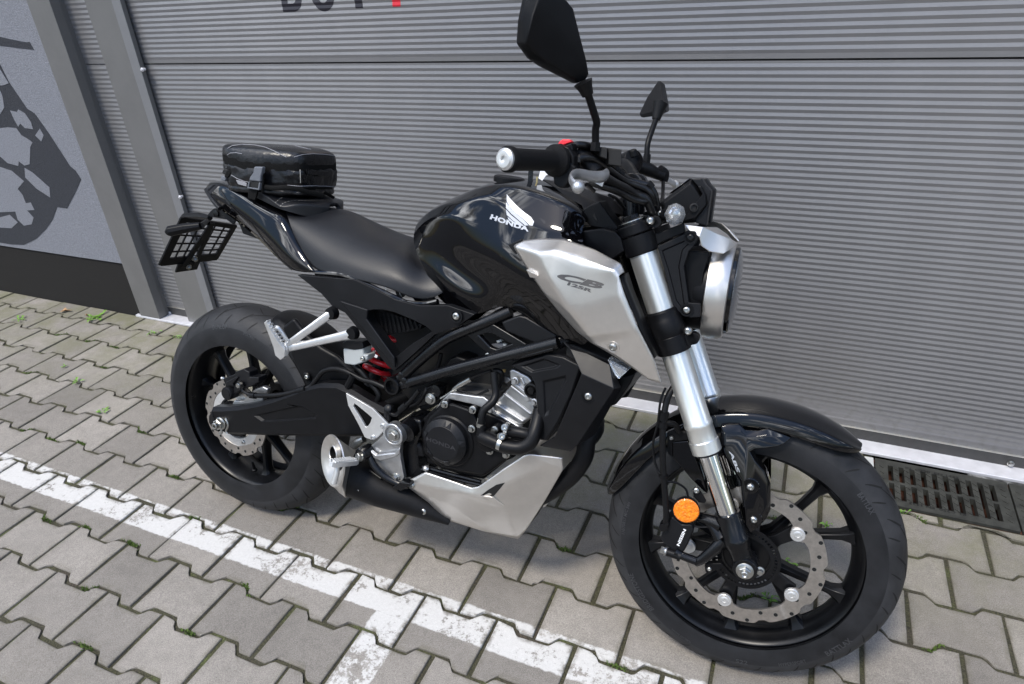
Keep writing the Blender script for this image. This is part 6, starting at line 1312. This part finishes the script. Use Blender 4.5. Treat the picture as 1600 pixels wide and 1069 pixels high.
# cylinder and head: cast aluminium, leaning forward
def slab(name, c, quad, Y0, Y1, m, bev=.003):
    return plate(name, c, quad, Y0, Y1, m, eng, False, bev)
slab('crankcase_top', 'F', [(190, 490), (230, 430), (300, 362), (330, 360), (500, 385), (560, 390), (600, 420), (560, 480), (480, 450), (300, 410)], -.128, -.02, 'alu')
slab('cylinder', 'F', [(590, 500), (640, 440), (770, 300), (940, 440), (965, 520), (850, 610), (800, 600), (760, 580), (700, 540)], -.100, .10, 'alu', .006)
slab('cylinder_head', 'F', [(760, 262), (752, 190), (780, 175), (900, 235), (950, 300), (960, 440), (930, 430), (860, 360), (790, 290)], -.104, .10, 'alu', .006)
for q, Y in (([(640, 448), (655, 436), (870, 575), (850, 596)], -.108), ([(755, 318), (770, 300), (965, 450), (965, 475)], -.110), ([(765, 290), (780, 272), (880, 350), (960, 430), (960, 448), (860, 370)], -.112), ([(590, 508), (612, 480), (850, 625), (820, 628), (770, 600)], -.106), ([(700, 372), (716, 358), (930, 520), (915, 535)], -.104), ([(830, 245), (850, 240), (880, 300), (862, 310)], -.110)):
    slab('cylinder_rib', 'F', q, Y, -.09, 'alu', .003)
b = MB(); b.lathe(PF(928, 338, -.112), YX, [(-.01, .017), (.005, .016), (.006, .0125), (.0, .011)], 24); b.lathe(PF(930, 338, -.118), YX, [(-.01, .008), (.005, .008), (.008, .006)], 14); b.build('spark_plug_cap', 'hose', eng)
for x, y, m_ in ((618, 488, 'alu'), (900, 400, 'alu'), (945, 430, 'alu'), (800, 268, 'alu')): bolt(eng, PF(x, y, -.113), r=.006, h=.006, kind='hex', m=m_)
# cluttered upper engine: throttle body, cable adjuster, brackets
b = MB(); b.tube(pts('F', False, -.118, (330, 335), (380, 300), (465, 252)), [.0035, .0062, .0062], 12, smooth=0); b.build('clutch_adjuster', 'steel', eng); MB().tube(pts('F', False, -.118, (460, 255), (540, 215), (620, 190)), .0035, 10).build('clutch_cable', 'hose', eng)
MB().tube(pts('F', False, -.120, (235, 402), (290, 368), (335, 335)), .002, 8).build('clutch_wire', 'steel', eng)
plate('clutch_arm', 'F', [(328, 335), (345, 318), (358, 338), (350, 350), (330, 350)], -.121, -.112, 'steel', eng, False, .001)
plate('cable_stay', 'F', [(355, 330), (500, 375), (590, 330), (600, 350), (510, 390), (360, 350)], -.122, -.118, 'frame', eng, False, .001)
plate('throttle_body', 'F', [(230, 200), (300, 100), (350, 80), (440, 110), (450, 150), (420, 190)], -.095, -.02, 'satin', eng, False, .006)
b = MB(); b.lathe(PF(200, 342, -.115), YX, [(-.01, .014), (.004, .0135), (.005, .007)], 22); b.tube(pts('F', False, -.105, (60, 440), (140, 400), (160, 350)), .006, 10); b.build('frame_lug', 'frame', eng)
bolt(eng, PF(158, 405, -.122), r=.0095, h=.008, kind='hex'); plate('mount_plate', 'F', [(100, 330), (170, 300), (240, 320), (220, 400), (180, 440), (60, 470), (40, 440)], -.114, -.08, 'frame', eng, False, .003)
for pth, r in (([(240, 60, -.10), (220, 140, -.10), (190, 210, -.10)], .005), ([(560, 0, -.11), (600, 30, -.11), (640, 60, -.11)], .004), ([(640, 190, -.11), (690, 200, -.11), (700, 260, -.10), (660, 330, -.1)], .006), ([(0, 470, -.115), (60, 440, -.115), (110, 370, -.115), (130, 320, -.11)], .004)):
    MB().tube([PF(*q) for q in pth], r, 10).build('engine_wire', 'hose', eng)
for x, y in ((600, 88),): bolt(eng, PF(x, y, -.12), r=.007, h=.007, kind='hex'); 
plate('wire_plug', 'F', [(620, -10), (700, -20), (720, 10), (640, 30)], -.10, -.09, 'buckle', eng, False, .001)
plate('wire_plug', 'F', [(655, -35), (690, -45), (700, -30), (668, -18)], -.105, -.095, 'resv', eng, False, .001); plate('connector_latch', 'F', [(705, -15), (735, -8), (740, 8), (712, 4)], -.105, -.095, 'resv', eng, False, .001)
plate('heat_bracket', 'F', [(680, 245), (740, 240), (770, 262), (740, 285), (690, 270)], -.09, -.08, 'alu', eng, False, .001); plate('head_gasket_part', 'F', [(705, 180), (728, 182), (725, 205), (708, 205)], -.09, -.085, 'brass', eng, False, .001)
b = MB(); b.tube(pts('4', False, -.12, (455, 745), (560, 778), (690, 808)), .0045, 8); b.tube(pts('4', False, -.12, (460, 735), (570, 765), (690, 795)), .0045, 8); b.build('side_step', 'frame', eng)
bolt(eng, PF(135, 935, -.125), (-.6, -.5, .3), r=.0075, h=.01, m='alu')
# ------------------------------------------------------------------ radiator side panels
rp = plate_rec('radiator_panel', 'A', [(140, 330), (345, 268), (432, 285), (520, 330), (470, 480), (395, 640), (330, 740), (300, 740), (290, 600), (275, 440), (250, 390)], [[(192, 330), (320, 288), (412, 322), (390, 338), (250, 364)], [(312, 410), (444, 380), (448, 395), (345, 600), (322, 610)]], -.130, -.06, 'grey', bike, bevel=.0025, depth=.005, inset=.18, rim=.004)
for fl_ in (False, True):
    a = [U('A', *q) for q in [(424, 200, -.135), (462, 240, -.150), (532, 372, -.168), (385, 715, -.158), (500, 768, -.150), (705, 452, -.165), (685, 322, -.150), (740, 440, -.128), (600, 700, -.118), (560, 262, -.142), (300, 765, -.140), (475, 795, -.138)]]
    fs = [(1, 9, 6, 5, 2), (2, 5, 4, 3), (5, 6, 7), (5, 7, 8, 4), (0, 9, 1), (3, 4, 11, 10)]
    rs_ = mk('radiator_shroud', a, fs, 'grey', bike, solid=.005, bevel=.004, flip=fl_, off=1, angle=20)
q = U('A', 570, 494, -.164); MB().lathe(q, V((.1, -1, .05)), [(-.002, .014), (.0035, .014), (.0035, .0115), (.0, .011)], 28).build('bolt_boss', 'satin', rs_); bolt(rs_, q + V((0, -.002, 0)), V((.1, -1, .05)), r=.0078, h=.005)
plate('radiator', 'A', [(700, 400), (830, 370), (800, 430), (720, 545), (660, 565), (640, 500)], -.12, .12, 'satin', bike, False, .004)
plate('radiator', 'A', [(440, 190), (560, 240), (700, 300), (720, 420), (600, 640), (520, 740), (420, 700)], -.118, .118, 'hub', bike, False, .004)
# ------------------------------------------------------------------ exhaust and silencer
PA = lambda x, y, Y: U('A', x, y, Y)
MB().tube([PA(600, 600, -.02), PA(605, 680, -.05), PA(560, 740, -.075), PA(545, 830, -.080), PA(480, 930, -.078), PA(380, 1010, -.075), PA(260, 1080, -.07)], [.0195] * 7, 24).build('exhaust_pipe', 'exh', bike)
MB().tube([PA(610, 620, .0), PA(600, 690, -.01), PA(570, 730, -.02)], .02, 16).build('exhaust_pipe', 'exh', bike)
# silencer: lofted body with a bright slash-cut end cap
def oval(c, ax, a, b_, n=48):
    ax = V(ax).normalized(); u = (V((0, 0, 1)) - ax * ax.z).normalized(); w2 = ax.cross(u)
    return [c + u * (a * cos(t)) + w2 * (b_ * sin(t)) for t in [2 * pi * i / n for i in range(n)]]
def loft(b, rs, mi=0, capa=True, capb=True):
    n = len(rs[0]); vs = [q for r in rs for q in r]; fs = [(i * n + j, i * n + (j + 1) % n, (i + 1) * n + (j + 1) % n, (i + 1) * n + j) for i in range(len(rs) - 1) for j in range(n)]
    if capa: fs.append(tuple(range(n))[::-1])
    if capb: fs.append(tuple((len(rs) - 1) * n + j for j in range(n)))
    return b.add(vs, fs, mi)
fc_ = PG(160, 742, -.185); nf = V((.42, .88, -.10)).normalized(); c1_ = PG(280, 828, -.142); n1 = V((.90, .42, -.16)); c2_ = P4(300, 828, -.128); c3_ = P4(400, 862, -.116); c4_ = P4(490, 905, -.105); c5_ = P4(570, 950, -.10)
sil = loft(MB(), [oval(c1_ - n1.normalized() * .004, n1, .054, .050), oval(c1_.lerp(c2_, .5), V((.92, .38, -.2)), .049, .046), oval(c2_, V((.93, .25, -.28)), .043, .042), oval(c3_, V((.93, .2, -.3)), .038, .038), oval(c4_, V((.93, .2, -.3)), .026, .030), oval(c5_, V((.93, .2, -.3)), .010, .016)]).build('silencer', 'exh', bike)
b = MB(); loft(b, [oval(fc_ + nf * .018, nf, .026, .022), oval(fc_ + nf * .015, nf, .030, .026), oval(fc_ + nf * .012, nf, .0375, .0335), oval(fc_ + nf * .005, nf, .050, .047), oval(fc_ + nf * .0005, nf, .0605, .058), oval(fc_, nf, .0625, .0600), oval(fc_ + nf * .003, nf, .0638, .0612), oval(fc_.lerp(c1_, .45), (nf + n1.normalized()) , .061, .0575), oval(c1_, n1, .0575, .0535), oval(c1_ + n1.normalized() * .001, n1, .055, .051)], capa=False, capb=False); capo = b.build('silencer_cap', 'cap', sil, angle=60)
oc = fc_ + nf * .012 + V((-.006, 0, .016)); b = MB(); b.lathe(oc, -nf, [(-.03, .0165), (.004, .0170), (.0055, .0185), (.004, .0205), (-.006, .0215)], 36, caps=False); b.build('silencer_outlet', 'cap', sil); MB().lathe(oc, -nf, [(.0045, .0162), (-.02, .0162), (-.02, .0001)], 28, caps=False).build('outlet_bore', 'hub', sil)
bolt(sil, P4(462, 914, -.132), V((-.1, -1, 0)), r=.0085, h=.005); bolt(capo, PG(328, 930, -.178), V((-.1, -1, -.2)), r=.003, h=.002, m='cap')
# ------------------------------------------------------------------ silver belly cowl
for fl_ in (False, True):
    a = dict(a=(400, 792, -.140), a2=(470, 757, -.138), b=(570, 790, -.140), c=(655, 820, -.141), d=(682, 815, -.142), e=(780, 745, -.140), f=(872, 684, -.138), g=(1016, 700, -.112), g2=(1018, 745, -.110), h=(950, 862, -.100), i=(872, 984, -.085), j=(840, 1022, -.078),
             k=(700, 990, -.088), l=(620, 965, -.098), m=(545, 941, -.108), n=(488, 880, -.122), o=(405, 818, -.136), p=(440, 832, -.140), q=(560, 880, -.136), r=(660, 945, -.118), s=(700, 978, -.100), t=(640, 850, -.145), u=(700, 860, -.146), v=(800, 800, -.140), w=(960, 720, -.122), x=(790, 900, -.122), y=(870, 900, -.108), z=(560, 830, -.144))
    K_ = list(a); vs = [P4(*a[k]) for k in K_]; ix = {k: i for i, k in enumerate(K_)}
    F6 = ['a a2 b z', 'b c t z', 'c d u t', 'd e v u', 'e f w v', 'f g g2 w', 'w g2 h y', 'v w y', 'u v y x', 't u x', 'z t x q', 'a z q p', 'o a p', 'o p n', 'p q m n', 'q r l m', 'q x s r', 'r s k l', 's x j k', 'x y i j', 'y h i']
    by_ = mk('belly_cowl', vs, [tuple(ix[k] for k in s_.split()) for s_ in F6], 'silver', bike, solid=.004, sub=3, crease=[(ix[a_], ix[b_], .35 if a_ + b_ in 'tx xt ux xu xy yx vy yv wy yw ut tu vu uv yi iy zt tz' .split() else .78) for s_ in F6 for a_, b_ in zip(s_.split(), s_.split()[1:] + s_.split()[:1])], flip=fl_, off=0)
    if not fl_: belly = by_
    plate('belly_lip', '4', [(870, 984), (950, 862), (1018, 748), (1030, 760), (960, 880), (940, 880), (884, 968)], -.085, -.04, 'satin', by_, False, .002, flip=fl_)
tbel = bvh(belly)
deco([[(690, 851), (720, 828), (752, 808), (787, 799), (770, 820), (742, 853), (700, 854)]], tbel, '4', 'hub', belly, 'vent')
h_ = [hit(tbel, *px('4', *q)) for q in ((686, 850), (742, 853), (790, 892), (740, 876), (770, 822))]
mk('vent_blade', [h_[0][0] + h_[0][1] * .001, h_[1][0] + h_[1][1] * .005, h_[2][0] + h_[2][1] * .0005, h_[3][0] + h_[3][1] * .001, h_[1][0] + h_[1][1] * .001], [(0, 1, 3), (1, 2, 3), (0, 4, 1), (4, 2, 1)], 'silver', belly, bevel=.0005)
bolt(belly, P4(417, 810, -.143), r=.0075, h=.005); bolt(belly, P4(415, 800, -.142), r=.005, h=.004) if False else None
# side stand on the far side, carrying the lean
b = MB(); st0 = V((.52, .10, .22)); foot_w = BT + BM @ V((.60, .10, .0)); inv = BIKE.inverted(); fw_ = inv @ V((BT.x + .48, BT.y + .235, .012)); b.tube([st0, st0.lerp(fw_, .5), fw_], [.012, .010, .009], 14, smooth=0); b.build('side_stand', 'frame', bike)
b = MB(); b.box(inv @ V((BT.x + .48, BT.y + .24, .0045)), (.06, .045, .008), BM.transposed()); b.build('stand_foot', 'frame', bike)
# ================================================================== TAIL BAG (strapped on the passenger seat)
bag = bpy.data.objects.new('tail_bag', None); COL.objects.link(bag); bag.matrix_world = BIKE
tag(bag, 'small black leather-look tail bag with pale piping strapped on the rear seat', 'bag')
PI_ = lambda x, y, Y: U('I', x, y, Y)
# main body: stacked outlines; half width 0.13
PLAN = [(.0, .050), (.012, .074), (.04, .096), (.08, .104), (.13, .105), (.18, .098), (.22, .085), (.246, .072), (.256, .058)]
def bag_ring(z, sx=1.0, sy=1.0, dip=0, x0=0, tilt=0, sag=0):
    """plan outline of the bag at height z, scaled about its middle; dip lowers the sides' middle"""
    out = []; pr = [(x, -w) for x, w in PLAN] + [(.2585, -.03), (.2595, 0), (.2585, .03)] + [(x, w) for x, w in PLAN[::-1]] + [(-.005, .025), (-.0065, 0), (-.005, -.025)]
    for x, y in pr:
        xx = .13 + (x - .13) * sx + x0; yy = y * sy; m_ = max(0, 1 - abs(x - .13) / .13)
        out.append(V((xx, yy, z - dip * m_ * abs(y) / .105 + tilt * (.13 - x) / .13 - sag * (1 - m_))))
    return out
rs = [bag_ring(.920, .90, .86), bag_ring(.926, .96, .93), bag_ring(.934, .97, .94), bag_ring(.938, .94, .91), bag_ring(.943, .97, .95), bag_ring(.949, .985, .965), bag_ring(.951, .985, .965), bag_ring(.956, 1.0, .985), bag_ring(.972, 1.01, 1.0, .002), bag_ring(.990, 1.0, .99, .006, tilt=.004), bag_ring(1.004, .985, .965, .011, tilt=.006)]
b = MB(); n = 24; loft(b, rs); body = b.build('bag_body', 'bag', bag, sub=1, angle=60)
# slight wrinkles via displacement of the body
tx = bpy.data.textures.new('wrinkle', 'CLOUDS'); tx.noise_scale = .032
d_ = body.modifiers.new('s2', 'SUBSURF'); d_.levels = d_.render_levels = 2; d_ = body.modifiers.new('wr', 'DISPLACE'); d_.texture = tx; d_.strength = .009; d_.mid_level = .5
# lid: domed, with a rolled rim
lid = [bag_ring(.998, .99, .975, .011, tilt=.006), bag_ring(1.004, 1.0, .988, .011, tilt=.007), bag_ring(1.012, 1.005, .992, .008, tilt=.008), bag_ring(1.022, 1.0, .985, .004, tilt=.007), bag_ring(1.030, .96, .92, tilt=.005), bag_ring(1.035, .84, .78, tilt=.003), bag_ring(1.038, .55, .5), bag_ring(1.038, .2, .2)]
b = MB(); loft(b, lid); lido = b.build('bag_lid', 'bag', bag, sub=2, angle=60)
loft(MB(), [bag_ring(.988, .992, .974, .010, tilt=.005), bag_ring(.998, .998, .982, .0105, tilt=.005), bag_ring(1.009, .996, .982, .011, tilt=.006)], capa=False, capb=False).build('zip_band', 'webbing', bag)
tl = bvh(lido); tb = bvh(body)
def piping(tree, path, parent, r=.0010, m='piping', name='piping', lift=.001):
    P_ = []
    for (x0, y0), (x1, y1) in zip(path, path[1:]):
        for i in range(8):
            t = i / 8; h = hit(tree, *px('I', x0 + (x1 - x0) * t, y0 + (y1 - y0) * t))
            if h: P_.append(h[0] + h[1] * lift)
    Q = [P_[0]] if P_ else []
    for q in P_[1:]:
        if .0005 < (q - Q[-1]).length < .03: Q.append(q)
    if len(Q) > 2: return MB().tube(Q, r, 8, smooth=0, m_=0) if False else MB().tube(Q, r, 8, smooth=0).build(name, m, parent)
piping(tl, [(240, 150), (290, 122), (400, 110), (520, 116), (620, 135), (720, 175), (800, 215), (860, 243)], lido); piping(tl, [(238, 215), (270, 196), (330, 192), (400, 205)], lido, r=.0009)
piping(tl, [(930, 238), (1020, 214), (1120, 206), (1230, 210), (1330, 222), (1375, 232)], lido, r=.0009); piping(tl, [(940, 122), (1010, 140), (1120, 165)], lido, r=.0008)
piping(tb, [(990, 250), (992, 350), (995, 440), (998, 515)], body, r=.0010, m='thread', name='seam'); piping(tb, [(280, 425), (340, 460), (420, 490), (460, 497)], body, r=.0009); piping(tb, [(860, 530), (1000, 540), (1150, 535), (1280, 540), (1395, 548)], body, r=.0009)
piping(tb, [(400, 285), (500, 310), (620, 325), (760, 325), (880, 308), (980, 282)], body, r=.0026, m='webbing', name='zip'); piping(tb, [(400, 268), (500, 292), (620, 305), (760, 305), (880, 290), (980, 266)], body, r=.0020, m='webbing', name='zip'); piping(tb, [(600, 530), (760, 548), (900, 556), (1100, 552), (1390, 560)], body, r=.003, m='webbing', name='zip')
def strip(tree, path, w_, parent, m, name, lift=.0012, c='I', th_=.0012):
    A, B_ = [], []
    for x, y, wx, wy in path:
        ha = hit(tree, *px(c, x - wx, y - wy)); hb_ = hit(tree, *px(c, x + wx, y + wy))
        if not ha or not hb_: continue
        A.append(ha[0] + ha[1] * lift); B_.append(hb_[0] + hb_[1] * lift)
    n = len(A)
    if n < 2: return
    return mk(name, A + B_, [(i, i + 1, n + i + 1, n + i) for i in range(n - 1)], m, parent, solid=th_, off=1, bevel=.0004)
# front zip pocket and its pull tab
strip(tb, [(1060, 395, 0, 22), (1150, 405, 0, 24), (1270, 410, 0, 25), (1380, 412, 0, 24)], 1, body, 'bag', 'pocket_flap', lift=.0035, th_=.003)
piping(tb, [(1045, 310), (1050, 360), (1075, 430)], body, r=.003, m='webbing', name='pocket_pull')
# straps with side-release buckles
def solidquad(name, c, quad, Y0, Y1, m, parent, bev=.0015): return plate(name, c, quad, Y0, Y1, m, parent, False, bev)
sb = bpy.data.objects.new('bag_strap', None)
bpy.data.objects.remove(sb)
s1 = solidquad('strap', 'I', [(585, 345), (612, 360), (608, 520), (596, 620), (585, 600), (592, 500)], -.112, -.108, 'webbing', bag)
solidquad('buckle', 'I', [(512, 335), (600, 338), (592, 400), (580, 440), (578, 495), (455, 482), (470, 440), (500, 400)], -.118, -.106, 'buckle', s1, .003)
solidquad('buckle_frame', 'I', [(455, 482), (578, 495), (575, 505), (560, 578), (440, 560), (452, 500)], -.115, -.107, 'hub', s1, .002); solidquad('buckle_bar', 'I', [(452, 492), (465, 494), (455, 556), (440, 556)], -.118, -.106, 'buckle', s1, .001); solidquad('buckle_bar', 'I', [(562, 502), (576, 505), (566, 578), (550, 572)], -.118, -.106, 'buckle', s1, .001); solidquad('buckle_bar', 'I', [(440, 548), (566, 568), (562, 582), (438, 560)], -.118, -.106, 'buckle', s1, .001)
solidquad('strap_end', 'I', [(452, 560), (552, 575), (535, 640), (520, 690), (478, 676), (445, 664)], -.108, -.102, 'webbing', s1)
s2 = solidquad('strap', 'I', [(318, 268), (358, 285), (300, 370), (235, 455), (200, 440), (260, 350)], -.098, -.094, 'webbing', bag)
solidquad('buckle', 'I', [(275, 255), (325, 262), (300, 310), (260, 375), (205, 350), (235, 300)], -.094, -.085, 'buckle', s2, .003); solidquad('buckle_frame', 'I', [(205, 355), (240, 372), (230, 400), (215, 425), (175, 405), (185, 375)], -.094, -.085, 'hub', s2, .002); solidquad('buckle', 'I', [(165, 430), (205, 440), (215, 470), (205, 490), (165, 475)], -.094, -.085, 'buckle', s2, .002)
# loose strap and folded rain cover under the bag
MB().tube([PI_(*q) for q in ((610, 545, -.106), (720, 560, -.106), (860, 555, -.098), (980, 575, -.082), (1100, 610, -.060), (1240, 645, -.030))], .0055, 10, flat=.45, up=(0, 0, 1)).build('loose_strap', 'webbing', bag)
MB().tube([PI_(*q) for q in ((1235, 600, -.03), (1290, 630, -.01), (1345, 662, .01))], .004, 8, flat=.5).build('loose_strap', 'webbing', bag)
solidquad('bag_tag', 'I', [(322, 475), (380, 485), (435, 510), (432, 545), (345, 520)], -.104, -.101, 'piping', bag, .001)
